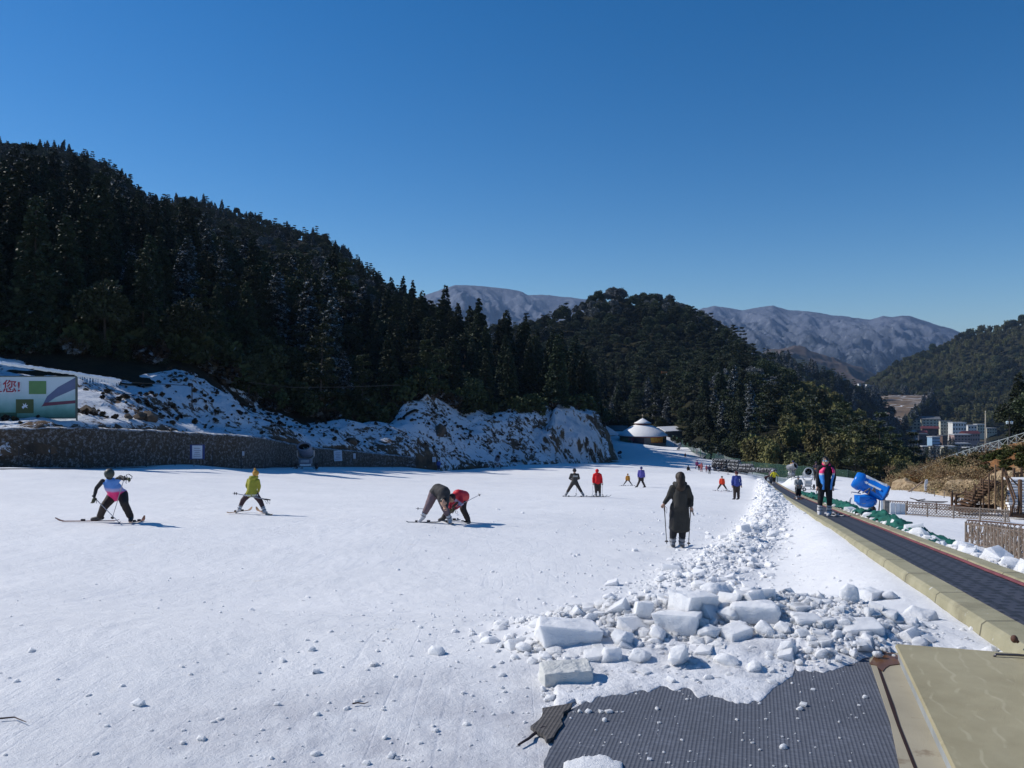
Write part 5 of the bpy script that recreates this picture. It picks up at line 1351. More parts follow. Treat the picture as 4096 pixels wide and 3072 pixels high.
def shed(px, py, d, wpx, hpx, rz, label, snow=True):
    k = d/F; c = P(px, py, d); t = thing('shed', c, label, 'shed', 'sheds by the lodge', rz); w_ = wpx*k/2; h = hpx*k; L_ = w_*1.3
    GW_ = mat('grey_cladding', (.10, .11, .12), .7, .2, 1)
    m = M(); m.box((0, 0, h*.3), (2*w_, 2*L_, h*.6+1)); m.build('wall', GW_, t)
    m = M(); m.add([(-w_, -L_, h*.6+.5), (w_, -L_, h*.6+.5), (0, -L_, h+.3), (-w_, L_, h*.6+.5), (w_, L_, h*.6+.5), (0, L_, h+.3)], [(0, 1, 2), (3, 5, 4)]); m.build('gable', GW_, t)
    m = M(); o_ = .35
    for s in (-1, 1):
        m.add([(0, -L_-o_, h+.36), (s*(w_+o_), -L_-o_, h*.6+.38), (s*(w_+o_), L_+o_, h*.6+.38), (0, L_+o_, h+.36), (0, -L_-o_, h+.6), (s*(w_+o_), -L_-o_, h*.6+.6), (s*(w_+o_), L_+o_, h*.6+.6), (0, L_+o_, h+.6)],
              [(0, 1, 2, 3), (4, 5, 6, 7), (0, 1, 5, 4), (1, 2, 6, 5), (2, 3, 7, 6), (3, 0, 4, 7)])
    m.build('roof', SNOW2 if snow else mat('slate', (.08, .085, .09), .6, .2), t)
    m = M(); m.box((w_*.3, -L_-.02, h*.3), (w_*.5, .05, h*.4)); m.build('door', DARK, t)
    return t
shed(2668, 1752, 285, 74, 40, -.95, 'dark grey shed with a snowy roof right of the round lodge')
shed(2450, 1748, 300, 90, 40, 1.2, 'low grey roofed shed between the two round lodges', False)
# gear and benches by the lodge wall
for px, py, c_, lb in ((2525, 1764, (.25, .03, .07), 'small red ski rack in front of the lodge doorway'), (2502, 1765, (.05, .12, .07), 'green ski rack beside the red one at the lodge'), (2418, 1762, (.05, .05, .06), 'dark bench in front of the half hidden lodge')):
    p = P(px, py, 258); m = M(); m.box((0, 0, .5), (1.8, .3, .1)); m.box((0, 0, .9), (1.8, .1, .1))
    for x in (-.8, -.3, .3, .8): m.box((x, 0, .45), (.1, .3, .9), (0, .15, 0))
    tag(m.build('ski_rack', mat('rack_paint', c_, .6), None, loc=p), lb, 'rack' if 'rack' in lb else 'bench')

# ------------------------------------------------------------------ trimmed bushes, tyre wall, nets, fences
L_TRM = leaf_mat('trimmed_leaf', (.022, .034, .016), (.055, .062, .035), .35, fthr=.55)
bme = np_mesh('clipped_crown', *roundtree(4.0, 2.2, 2600, 51, .3, .34, 18), L_TRM); btr = trunk(3.2, .12, .9, 3, 1, seed=3); btr.materials.append(BARK)
BR = [(2700,1770,262),(2722,1782,252),(2748,1790,243),(2775,1800,232),(2802,1808,222),(2832,1822,212),(2862,1838,200),(2892,1850,190),(2940,1862,180)]
ordn = ['first', 'second', 'third', 'fourth', 'fifth', 'sixth', 'seventh', 'eighth', 'last']
for i, (px, py, d) in enumerate(BR):
    s = [.75, .8, .85, .8, .95, .95, 1.15, 1.25, 1.1][i]
    t = thing('clipped_bush', P(px, py+8, d), 'round clipped bush, %s from the lodge in the row along the slope edge' % ordn[i], 'bush', 'clipped bushes in a row', i*1.3); t.scale = (s, s, s)
    link_mesh('crown', bme, t); link_mesh('trunk', btr, t)
def net_mat(name, col, a, gaps=None):
    m, nt, n, l, b = _nt(name); v = coord(n)
    b.inputs['Base Color'].default_value = (*col, 1); b.inputs['Roughness'].default_value = .9
    f = nz(n, l, .8, 3, .5, v)
    al = ramp(n, l, f, [(.3, max(0, a-.12)), (.7, min(1, a+.12))])
    l.new(al, b.inputs['Alpha']); return m
GNET = net_mat('green_net', (.022, .075, .052), .50); WNET = net_mat('white_net', (.35, .38, .38), .35); GSOL = mat('green_netting_heap', (.010, .105, .075), .7, .35, 2.5, .03, 9)
def net_fence(name, path, hs, label, mtl, post_every=1, rail=True, sub=6, group=None, sag=.06):
    """path: list of ground points; net with posts and a top wire"""
    o = path[0]; t = thing(name, o, label, 'fence', group)
    V_ = []; k = 0
    tops = []
    for i in range(len(path)-1):
        for j in range(sub+(1 if i == len(path)-2 else 0)):
            u = j/sub; p = path[i].lerp(path[i+1], u); h = hs[i]*(1-u)+hs[i+1]*u; s = sag*math.sin(math.pi*u)
            V_ += [p-o-Vector((0, 0, .3)), p-o+Vector((0, .02*math.sin(k*1.7), h*.5)), p-o+Vector((0, 0, h-s))]; tops.append(p-o+Vector((0, 0, h-s))); k += 1
    link_mesh('net', np_mesh('net', np.array([v[:] for v in V_]), grid_faces(k, 3), mtl), t)
    PM = mat('net_post', (.06, .11, .09), .6, .2)
    for p, h in list(zip(path, hs))[::post_every]:
        m = M(); m.cone(p-o-Vector((0, 0, .5)), p-o+Vector((0, 0, h+.08)), .05, .045, 6); m.build('post', PM, t)
    if rail: m = M(); m.tube(tops, .022, 4); m.build('top_wire', PM, t)
    return t
# far green net along the right edge of the slope
path = [P(2690, 1762, 268), P(2760, 1800, 236), P(2830, 1832, 206), P(2900, 1858, 182), P(2960, 1872, 160)]
net_fence('net_fence', path, [1.8]*5, 'green net fence far away behind the clipped bushes', GNET)
path = [P(x, y, d) for x, y, d in ((2960, 1893, 150), (3010, 1900, 138), (3060, 1908, 128), (3110, 1915, 120), (3160, 1921, 113), (3215, 1926, 108), (3270, 1932, 104), (3330, 1938, 101), (3390, 1945, 99), (3450, 1955, 98), (3500, 1964, 98), (3545, 1972, 98))]
net_fence('net_fence', path, [2.2, 2.3, 2.2, 2.2, 2.1, 2.1, 2.0, 2.0, 2.0, 1.9, 1.5, 1.0], 'long green net fence behind the conveyor and snow guns', GNET)
path = [P(2858, 1878, 150), P(2872, 1874, 156), P(2895, 1878, 156), P(2925, 1884, 150), P(2960, 1890, 144)]
net_fence('net_fence', path, [2.6, 3.2, 2.8, 2.4, 1.6], 'pale see-through net with stakes above the end of the tyre wall', WNET, rail=False)
ty = None; rt_ = random.Random(8); cnt = 0
for i in range(58):
    u = i/57; px = 2856+(3098-2856)*u; py = np.interp(px, [2856, 2950, 3020, 3098], [1874, 1884, 1890, 1893]); d = np.interp(px, [2856, 3098], [148, 112])
    rows = 3 if px < 2960 else 2 if px < 3010 else 1
    for rw in range(rows):
        if ty is None:
            m = M(); tor(m, (0, 0, 0), .27, .11, (0, 0, 0), 14, 6); ty = m.build('old_tyre', mat('tyre_weathered', (.07, .07, .075), .85, .5, 3, dark=(.45, .47, .5), dthr=.56, dscale=3), None, True); o = ty
        else: o = ty.copy(); COL.objects.link(o)
        o.location = P(px+rt_.uniform(-2, 2), py-2, d)+Vector((0, rw*.05, .30+rw*.56+rt_.uniform(-.05, .05))); o.rotation_euler = (math.radians(90)+rt_.gauss(0, .25), 0, rt_.gauss(0, .5))
        pos = 'left end' if u < .2 else 'left part' if u < .42 else 'right part' if u < .7 else 'right end'
        rwn = {0: 'bottom', 1: 'second', 2: 'top'}[rw]
        tag(o, 'snow dusted tyre in the %s row of the tyre wall, %s' % (rwn, pos), 'tyre', 'old tyres lining the slope edge')
# heap of dark rocks under the left end of the tyres
hp = np.array([[*(P(2852+150*r.random(), 1884+6*r.random(), 147-8*r.random()))] for _ in range(240)]); hp[:, 2] += .1+1.1*r.random(240)*np.clip(1-(hp[:, 0]-hp[:, 0].min())/12, .1, 1)
tag(merged_chunks('stone_heap', hp, .16+.22*r.random(240), 5, mat('heap_stone', (.07, .065, .065), .9, .5, 2, dark=(.6, .62, .66), dthr=.58, dscale=2)), 'heap of dark stones at the left end of the tyre wall', 'stone heap', None, 'stuff')
# green netting heaped along the right of the belt
def netting():
    n, k = 620, 13; Y_ = np.linspace(14.6, 62, n); V = np.zeros((n, k, 3))
    hgt = np.interp(Y_, [14.6, 15.2, 16.5, 17.5, 22, 30, 45, 60], [.02, .05, .08, .14, .30, .26, .30, .15])*(1+.35*fbm(Y_*.9, Y_*0, 4, 3))
    for j in range(k):
        u = j/(k-1); c = 3.17+.75*u; hh = np.sin(math.pi*min(1, .15+.85*u))**.7*hgt
        V[:, j, 0] = c+.3*Y_+.06*fbm(Y_*3.5, Y_*0+j*1.2, 3, 7); V[:, j, 1] = Y_+.07*fbm(Y_*2.2+9, Y_*0+j*.7, 3, 8)
        V[:, j, 2] = beltZ(Y_)-.06+hh*(.75+.6*fbm(Y_*1.9, Y_*0+j*.3, 3, 12))+.06*fbm(Y_*4.5+j*1.1, Y_*0+j*1.0, 3, 9)-(.3 if u > .9 else 0)
    return link_mesh('green_netting', np_mesh('green_netting', V.reshape(-1, 3), grid_faces(n, k), GSOL, True))
tag(netting(), 'crumpled dark green netting heaped along the right of the conveyor', 'netting')
BRN = mat('brown_wood', (.085, .045, .028), .8, .35, 5); GREYW = mat('grey_wood', (.19, .16, .135), .85, .25, 8); SNW = ICE
def lattice(name, path, h, label, mtl, step=.34, rail_r=.03, slat_r=.016, cross='x', group='wooden fences', post_i=None, pm=None):
    o = path[0]; t = thing(name, o, label, 'fence', group); pm = pm or mtl
    L_ = [0.0]
    for i in range(len(path)-1): L_.append(L_[-1]+(path[i+1]-path[i]).length)
    def at(s):
        s = max(0, min(L_[-1]-1e-6, s))
        for i in range(len(path)-1):
            if s <= L_[i+1]: return path[i].lerp(path[i+1], (s-L_[i])/(L_[i+1]-L_[i]))-o
    m = M(); m.tube([p-o+Vector((0, 0, h)) for p in path], rail_r, 5); m.build('rail', mtl, t)
    m = M(); m.tube([p-o+Vector((0, 0, .06)) for p in path], rail_r, 5); m.build('rail', mtl, t)
    m = M(); s = 0; rr_ = random.Random(len(label))
    while s < L_[-1]:
        if cross == 'x':
            m.cone(at(s)+Vector((0, .012, .04)), at(s+h)+Vector((0, .012, h)), slat_r, slat_r, 4); m.cone(at(s)+Vector((0, -.012, h)), at(s+h)+Vector((0, -.012, .04)), slat_r, slat_r, 4); s += step
        else:
            # bent branches filling the panel
            a_ = at(s); b_ = at(s+rr_.uniform(.05, .3)); z = rr_.uniform(0, h*.9)
            m.tube([a_+Vector((0, 0, z)), at(s+.06)+Vector((0, rr_.uniform(-.03, .03), z+rr_.uniform(.05, .22))), b_+Vector((0, 0, z+rr_.uniform(-.05, .3)))], slat_r*rr_.uniform(.7, 1.3), 4); s += step
    m.build('lattice', mtl, t)
    return t, at, L_
def posts(t, at, L_, gap, h, r_, mtl, first=0.0):
    s = first; i = 0
    while s <= L_[-1]+.01:
        p = at(s); m = M(); m.cone(p-Vector((0, 0, .3)), p+Vector((0, 0, h)), r_, r_*.85, 7); m.ball(p+Vector((0, 0, h)), (r_, r_, r_*.4), 7, 4); m.build('post', mtl, t); s += gap
GD = .25
fa = [P(3624, 2061, 45), P(3726, 2068, 43.5), P(3884, 2078, 42), P(3960, 2084, 41), P(4040, 2092, 40)]
t, at, L_ = lattice('lattice_fence', fa, .60, 'long grey lattice fence half buried in snow below the stairs', GREYW, .17)
posts(t, at, L_, 1.38, .68, .045, GREYW)
fb = [P(3540, 2024, 53), P(3640, 2031, 51), P(3728, 2038, 50), P(3830, 2047, 48), P(3880, 2056, 47)]
t, at, L_ = lattice('lattice_fence', fb, .36, 'brown lattice fence behind, showing just its top', BRN, .2)
posts(t, at, L_, 1.9, .42, .04, BRN)
fc = [P(3864, 2178, 30), P(3940, 2192, 27.6), P(4020, 2222, 23.4), P(4096, 2250, 20.2), P(4330, 2330, 15.5)]
t, at, L_ = lattice('rustic_fence', fc, .76, 'near rustic fence woven from branches at the right edge', mat('branch_wood', (.16, .115, .085), .9, .35, 8, dark=(.55, .56, .58), dthr=.60, dscale=8), .022, cross='b', slat_r=.012)
posts(t, at, L_, .84, .84, .05, GREYW)
fd = [P(3870, 2102, 33), P(3970, 2112, 31), P(4096, 2125, 29.5), P(4300, 2140, 29)]
t, at, L_ = lattice('rail_fence', fd, .22, 'brown top rail running behind the near rustic fence', BRN, .3)
# white boards between blue gun and lattice
for i, (x0, x1, yt, yb, lb) in enumerate(((3521, 3532, 2003, 2040, 'narrow white board beside the blue snow gun'), (3560, 3580, 2012, 2058, 'first white board left of the lattice fence'), (3583, 3601, 2014, 2062, 'middle white board left of the lattice fence'), (3603, 3622, 2016, 2064, 'white board touching the lattice fence'))):
    d = 45.5; k = d/F; p = P((x0+x1)/2, yb, d); m = M(); m.box((0, 0, (yb-yt)*k/2-.1), ((x1-x0)*k, .08, (yb-yt)*k+.2)); tag(m.build('white_board', mat('white_paint', (.72, .74, .74), .6, .06), None, loc=p, bevel=.01), lb, 'board', 'white boards by the lattice fence')
m = M(); p = P(3545, 2050, 47); m.box((0, 0, .33), (.3, .25, .72)); m.box((.02, -.14, .35), (.2, .03, .5)); tag(m.build('metal_cabinet', mat('cabinet_grey', (.20, .19, .18), .6, .3, 4), None, loc=p, bevel=.015), 'small grey metal cabinet between blue gun and white boards', 'cabinet')
# hoses on the snow
for pts_, lb, rr0 in (([(3640,1995,60),(3680,2003,58),(3740,2006,57),(3790,2007,56),(3770,2010,55.5),(3700,2008,56.5),(3665,2002,58),(3700,1998,59)], 'black hose coiled on the snow below the earth bank', .03),
                    ([(0,1878,50),(200,1875,53),(500,1872,60),(800,1876,68),(950,1874,74),(1150,1868,80)], 'black hose lying in the shade along the wall', .035),
                    ([(1078,1832,80),(1088,1845,80),(1110,1858,80.5),(1150,1864,81),(1200,1868,82)], 'black hose curving down to the dark snow gun', .035)):
    q = [P(*a) for a in pts_]; q = [Vector((v.x, v.y, max(v.z, Hs(v.x, v.y)+.03))) if 'curving' not in lb else v for v in q]
    m = M(); m.tube([v-q[0] for v in q], rr0, 5); tag(m.build('hose', TYRE, None, loc=q[0]), lb, 'hose')
# hose loop by the tyre wall
q = [P(2843+14*math.cos(a)*(1 if a < 3.14 else 6*0+1), 1874+6*math.sin(a), 140) for a in np.linspace(1.2, 5.2, 12)]; q += [P(2870, 1883, 135), P(2920, 1890, 130), P(2990, 1898, 124)]; m = M(); m.tube([v-q[0] for v in q], .04, 5); tag(m.build('hose', TYRE, None, loc=q[0]), 'black hose looping round the end of the tyre wall', 'hose')

# ------------------------------------------------------------------ signs on the wall
def wsign(px, py, d, wpx, hpx, label, border=None, txt=None, post=True, tilt=0):
    k = d/F; c = P(px, py, d); t = thing('notice_board', c, label, 'sign', 'notice signs along the wall'); W = wpx*k; Hh = hpx*k
    m = M(); m.box((0, 0, Hh/2), (W, .04, Hh), (0, tilt, 0)); m.build('panel', mat('sign_white', (.55, .60, .68), .6, .1, 3), t)
    if border: m = M(); m.box((0, .03, Hh/2), (W*1.45, .03, Hh*1.12), (0, tilt, 0)); m.build('backing', border, t)
    m = M()
    for i in range(5): m.box((W*.02*(i % 2), -.028, Hh*(.18+.15*i)), (W*(.7-.1*(i % 3)), .01, Hh*.035), (0, tilt, 0))
    m.build('text_lines', mat('sign_ink', (.12, .14, .22), .6), t)
    m = M(); m.box((-W*.35, .04, Hh*.2), (.05, .05, Hh*1.6)); m.box((W*.35, .04, Hh*.2), (.05, .05, Hh*1.6)); m.build('post', GREYW, t)
wsign(789, 1834, 65, 40, 52, 'blue bordered white notice sign in front of the wall', mat('sign_navy', (.02, .04, .16), .5))
wsign(1352, 1844, 90, 32, 42, 'plain white tilted notice sign right of the snow gun', tilt=-.06)
wsign(1418, 1834, 92, 9, 20, 'tiny narrow white sign right of the tilted notice')
wsign(973, 1822, 72, 8, 16, 'tiny white sign on the wall left of the snow gun')
wsign(1737, 1848, 110, 14, 20, 'small pale sign at the right end of the wall')
# stakes of the thin fence in front of the wall
sk = None
for i, px in enumerate([75, 200, 330, 460, 585, 700, 850, 965, 1060, 1165, 1290, 1380, 1480, 1570, 1640, 1840, 1870, 1920]):
    d = float(np.interp(px, _wp, _wd))-1.2 if px < 1700 else 120; p = P(px, 1862 if px < 1700 else 1866, d)
    m = M(); m.cone((0, 0, -.3), (0, 0, 1.25 if px < 1700 else 1.1), .035, .03, 5); o = m.build('stake', mat('stake', (.03, .03, .035), .8) if sk is None else sk, None, loc=p); sk = o.data.materials[0]
    wl_ = ['far left below the billboard', 'below the billboard middle', 'just right of the billboard', 'below the dark boulder', 'below the large boulder', 'left of the blue bordered sign', 'right of the blue bordered sign', 'at the tiny white sign', 'left of the dark snow gun', 'beside the gun wheel', 'between the gun and the tilted notice', 'between the two white signs', 'right of the tiny narrow sign', 'near the wall end', 'at the very end of the wall', 'left of the small far snow gun', 'by the stones before the cliff', 'nearest the small far snow gun'][i]
    tag(o, 'thin dark stake in front of the wall, '+wl_, 'stake', 'stakes along the foot of the wall')
# ------------------------------------------------------------------ right earth bank, road, railing
def earth_mat():
    m, nt, n, l, b = _nt('orange_earth'); v = coord(n)
    mp = n.new('ShaderNodeMapping'); l.new(v, mp.inputs[0]); mp.inputs['Scale'].default_value = (1.6, 1.6, .45)
    f = nz(n, l, 1.3, 8, .7, mp.outputs[0], dist=.5); g = nz(n, l, .35, 4, .6, v)
    pale = ramp(n, l, f, [(.3, (.17, .115, .065)), (.5, (.42, .31, .19)), (.7, (.52, .42, .28))])
    org = ramp(n, l, f, [(.3, (.12, .06, .028)), (.6, (.32, .155, .065)), (.75, (.45, .24, .10))])
    at = n.new('ShaderNodeAttribute'); at.attribute_name = 'up'; 
    c = mix(n, l, ramp(n, l, mth(n, l, 'ADD', at.outputs['Fac'], mth(n, l, 'MULTIPLY', mth(n, l, 'SUBTRACT', g, .5), .5)), [(.36, 0.0), (.44, 1.0)]), pale, org)
    sn = mth(n, l, 'MULTIPLY', ramp(n, l, nz(n, l, .9, 4, .6, v), [(.66, 0.0), (.68, 1.0)]), ramp(n, l, at.outputs['Fac'], [(.82, 0.0), (.95, 1.0)]))
    c = mix(n, l, sn, c, (.75, .77, .8))
    l.new(c, b.inputs['Base Color']); b.inputs['Roughness'].default_value = .95; b.inputs['Specular IOR Level'].default_value = .1
    l.new(bumpn(n, l, f, .9, .25), b.inputs['Normal'])
    return m
ef = [(3548,1966,70),(3640,1985,66),(3720,1996,63),(3800,2004,60),(3900,2020,57),(3990,2045,54),(4096,2070,51),(4300,2080,47),(4700,2080,42)]
et = [(3560,1945,71),(3615,1912,70.5),(3700,1918,69),(3760,1916,67),(3830,1904,64),(3900,1905,61),(3960,1895,58),(4096,1880,55),(4300,1850,51),(4700,1800,46)]
em = [(3575,1945,84),(3640,1920,86),(3700,1910,84),(3790,1888,82),(3880,1866,79),(3960,1846,76),(4096,1812,72),(4300,1740,66),(4700,1650,58)]
er = [(3580,1935,112),(3633,1916,116),(3657,1918,118),(3700,1902,114),(3775,1866,108),(3860,1840,102),(3944,1816,96),(4020,1796,92),(4096,1774,88),(4300,1715,80),(4700,1620,68)]
eb, GE = loft('earth_bank', [[(a, b+60, c) for a, b, c in ef], ef, et, em, er], 260, 90, earth_mat(), 1.3, .3, seed=64, drop=(2, 7, -1.0), ts=[0, .05, .3, .62, .97, 1.0])
at_ = eb.data.attributes.new('up', 'FLOAT', 'POINT'); at_.data.foreach_set('value', np.repeat(np.linspace(0, 1, 90), 260).astype(np.float32))
tag(eb, 'orange earth cutting below the railing on the right', None, None, 'structure')
rb, _ = loft('road', [er, [(a, b-4, c+9) for a, b, c in er], [(a, b+70, c+16) for a, b, c in er]], 100, 10, SNOW2)
tag(rb, 'snowy track above the earth bank behind the railing', None, None, 'structure')
PROTO['shrub0'] = (np_mesh('shrub0', *roundtree(1.5, 1.1, 900, 61, 0, .2, 10), leaf_mat('shrub_green', (.030, .042, .010), (.10, .10, .028), 0)), None)
PROTO['shrub1'] = (np_mesh('shrub1', *roundtree(1.1, .9, 700, 62, 0, .16, 10), leaf_mat('shrub_brown', (.16, .085, .035), (.34, .18, .075), 0)), None)
PROTO['shrub2'] = (np_mesh('shrub2', *bamboo(1.6, 500, 63, .22), leaf_mat('dry_grass', (.16, .11, .055), (.32, .24, .13), 0)), None)
sp = sample_surface(GE[30:84], 1500, 71); sx, sy = px_of(sp)
sk_ = []; kp = []
for i, (p, x, y) in enumerate(zip(sp, sx, sy)):
    gr = float(vnoise(p[0]*.25, p[1]*.1, 8)); up = (x-3560)/540
    if rk.random() > (.12 if gr < .42 else .7): continue
    kp.append(i); sk_.append('shrub0' if (x > 3770 and gr > .35 and y < 1880+.1*(x-3800)) and rk.random() < .8 else ('shrub1' if rk.random() < .65 else 'shrub2'))
forest('bank_scrub', sp[kp]-np.array([0, 0, .15]), sk_, 21, 'green and brown scrub growing over the orange bank', .28, .65, .25)
gp = sample_surface(GE[12:26], 260, 72)
forest('hanging_grass', gp-np.array([0, 0, .9]), ['shrub2']*len(gp), 22, 'dry grass hanging over the pale cut earth', .3, .6, .4)
pz = [P(3740+120*rk.random(), 1955, 118+rk.random()*18) for _ in range(60)]
# reeds in front of the dark wood at the left end of the railing
pz = np.array([P(3560+250*rk.random(), 1925-.28*k, 128+rk.random()*14)[:] for k in (130*np.random.default_rng(5).random(60))])
forest('reeds', pz, ['shrub2']*len(pz), 23, 'pale dry reeds behind the low end of the railing', .5, .9, .15)
RAILM = mat('frosted_rail', (.26, .31, .33), .7, .2, 3)
def railing():
    o = P(3657, 1914, 117); t = thing('railing', o, 'long grey rustic railing climbing along the top of the earth bank', 'railing')
    low = [P(3545, 1985, 96), P(3569, 1968, 101), P(3600, 1942, 108), P(3633, 1914, 115), P(3657, 1914, 117)]
    up = [P(3657, 1914, 117), P(3700, 1898, 114), P(3775, 1863, 108), P(3860, 1836, 102), P(3944, 1812, 96), P(4020, 1792, 92), P(4096, 1770, 88), P(4300, 1712, 80)]
    for pth in (low, up):
        for h in (1.05, .12):
            m = M(); m.tube([p-o+Vector((0, 0, h)) for p in pth], .055, 5); m.build('rail', RAILM, t)
        L_ = [0.0]
        for i in range(len(pth)-1): L_.append(L_[-1]+(pth[i+1]-pth[i]).length)
        def at(s):
            s = max(0, min(L_[-1]-1e-6, s))
            for i in range(len(pth)-1):
                if s <= L_[i+1]: return pth[i].lerp(pth[i+1], (s-L_[i])/(L_[i+1]-L_[i]))-o
        s = 0; m2 = M(); rr_ = random.Random(2)
        while s < L_[-1]-.5:
            m = M(); m.cone(at(s)-Vector((0, 0, .4)), at(s)+Vector((0, 0, 1.15)), .075, .065, 6); m.build('post', RAILM, t)
            a_, b_ = at(s), at(s+1.9)
            m2.tube([a_+Vector((0, 0, .15)), a_.lerp(b_, .5)+Vector((0, 0, .6+rr_.uniform(-.1, .1))), b_+Vector((0, 0, 1.0))], .035, 4)
            m2.tube([a_+Vector((0, 0, 1.0)), a_.lerp(b_, .4)+Vector((0, 0, .5)), b_+Vector((0, 0, .15))], .035, 4)
            s += 1.9
        m2.build('lattice', RAILM, t)
railing()
# utility pole, lamp with two lanterns
p = P(3942, 1800, 97); t = thing('utility_pole', p, 'slim pale utility pole behind the railing', 'pole'); k = 97/F
m = M(); m.cone((0, 0, -1), (0, 0, 157*k), .10, .06, 8); m.build('shaft', mat('pole_concrete', (.36, .33, .27), .8), t, True)
m = M(); m.box((0, 0, 150*k), (.3, .05, .05)); m.ball((.1, 0, 151*k+.05), .04, 6, 4); m.build('crossarm', CBM, t)
p = P(4038, 1790, 91); t = thing('street_lamp', p, 'dark street lamp with two white lanterns behind the railing', 'street lamp'); k = 91/F
m = M(); m.cone((0, 0, -1), (0, 0, 122*k), .07, .04, 8); m.tube([(0, 0, 118*k), (-.05, 0, 125*k), (-.12, 0, 127*k)], .03, 6); m.build('shaft', CBM, t)
for s in (-1, 1):
    q = Vector((s*9*k, 0, 100*k))
    m = M(); m.tube([(0, 0, 108*k), (s*5*k, 0, 114*k), q+Vector((0, 0, 7*k))], .025, 5); m.build('arm', CBM, t)
    m = M(); m.cone(q-Vector((0, 0, 6*k)), q+Vector((0, 0, 3*k)), .11, .16, 10); m.cone(q+Vector((0, 0, 3*k)), q+Vector((0, 0, 6*k)), .17, .05, 10); l_ = m.build('lantern', mat('lantern_glass', (.55, .68, .72), .3), t)
# overhead wire
q = [P(3942, 1655, 97), P(4000, 1640, 95), P(4060, 1600, 92), P(4200, 1540, 88)]
m = M(); m.tube([v-q[0] for v in q], .015, 4); tag(m.build('wire', CBM, None, loc=q[0]), 'thin wire running right from the utility pole', 'wire')
# dark tree and dish at the right edge behind the railing
for i, (px, py, d, k, s, lb) in enumerate(((4075, 1770, 118, 'ced4', .55, 'dark conifer behind the lamp at the right frame edge'), (4040, 1775, 125, 'rnd1', .62, 'dark round tree behind the street lamp'), (4120, 1760, 112, 'rnd2', .8, 'dark tree cut off by the right frame edge'),
                                         (3600, 1960, 128, 'rnd2', .5, 'low dark tree behind the left end of the railing'))):
    place_tree(k, P(px, py, d), s, i*1.1, lb, 'trees behind the railing')

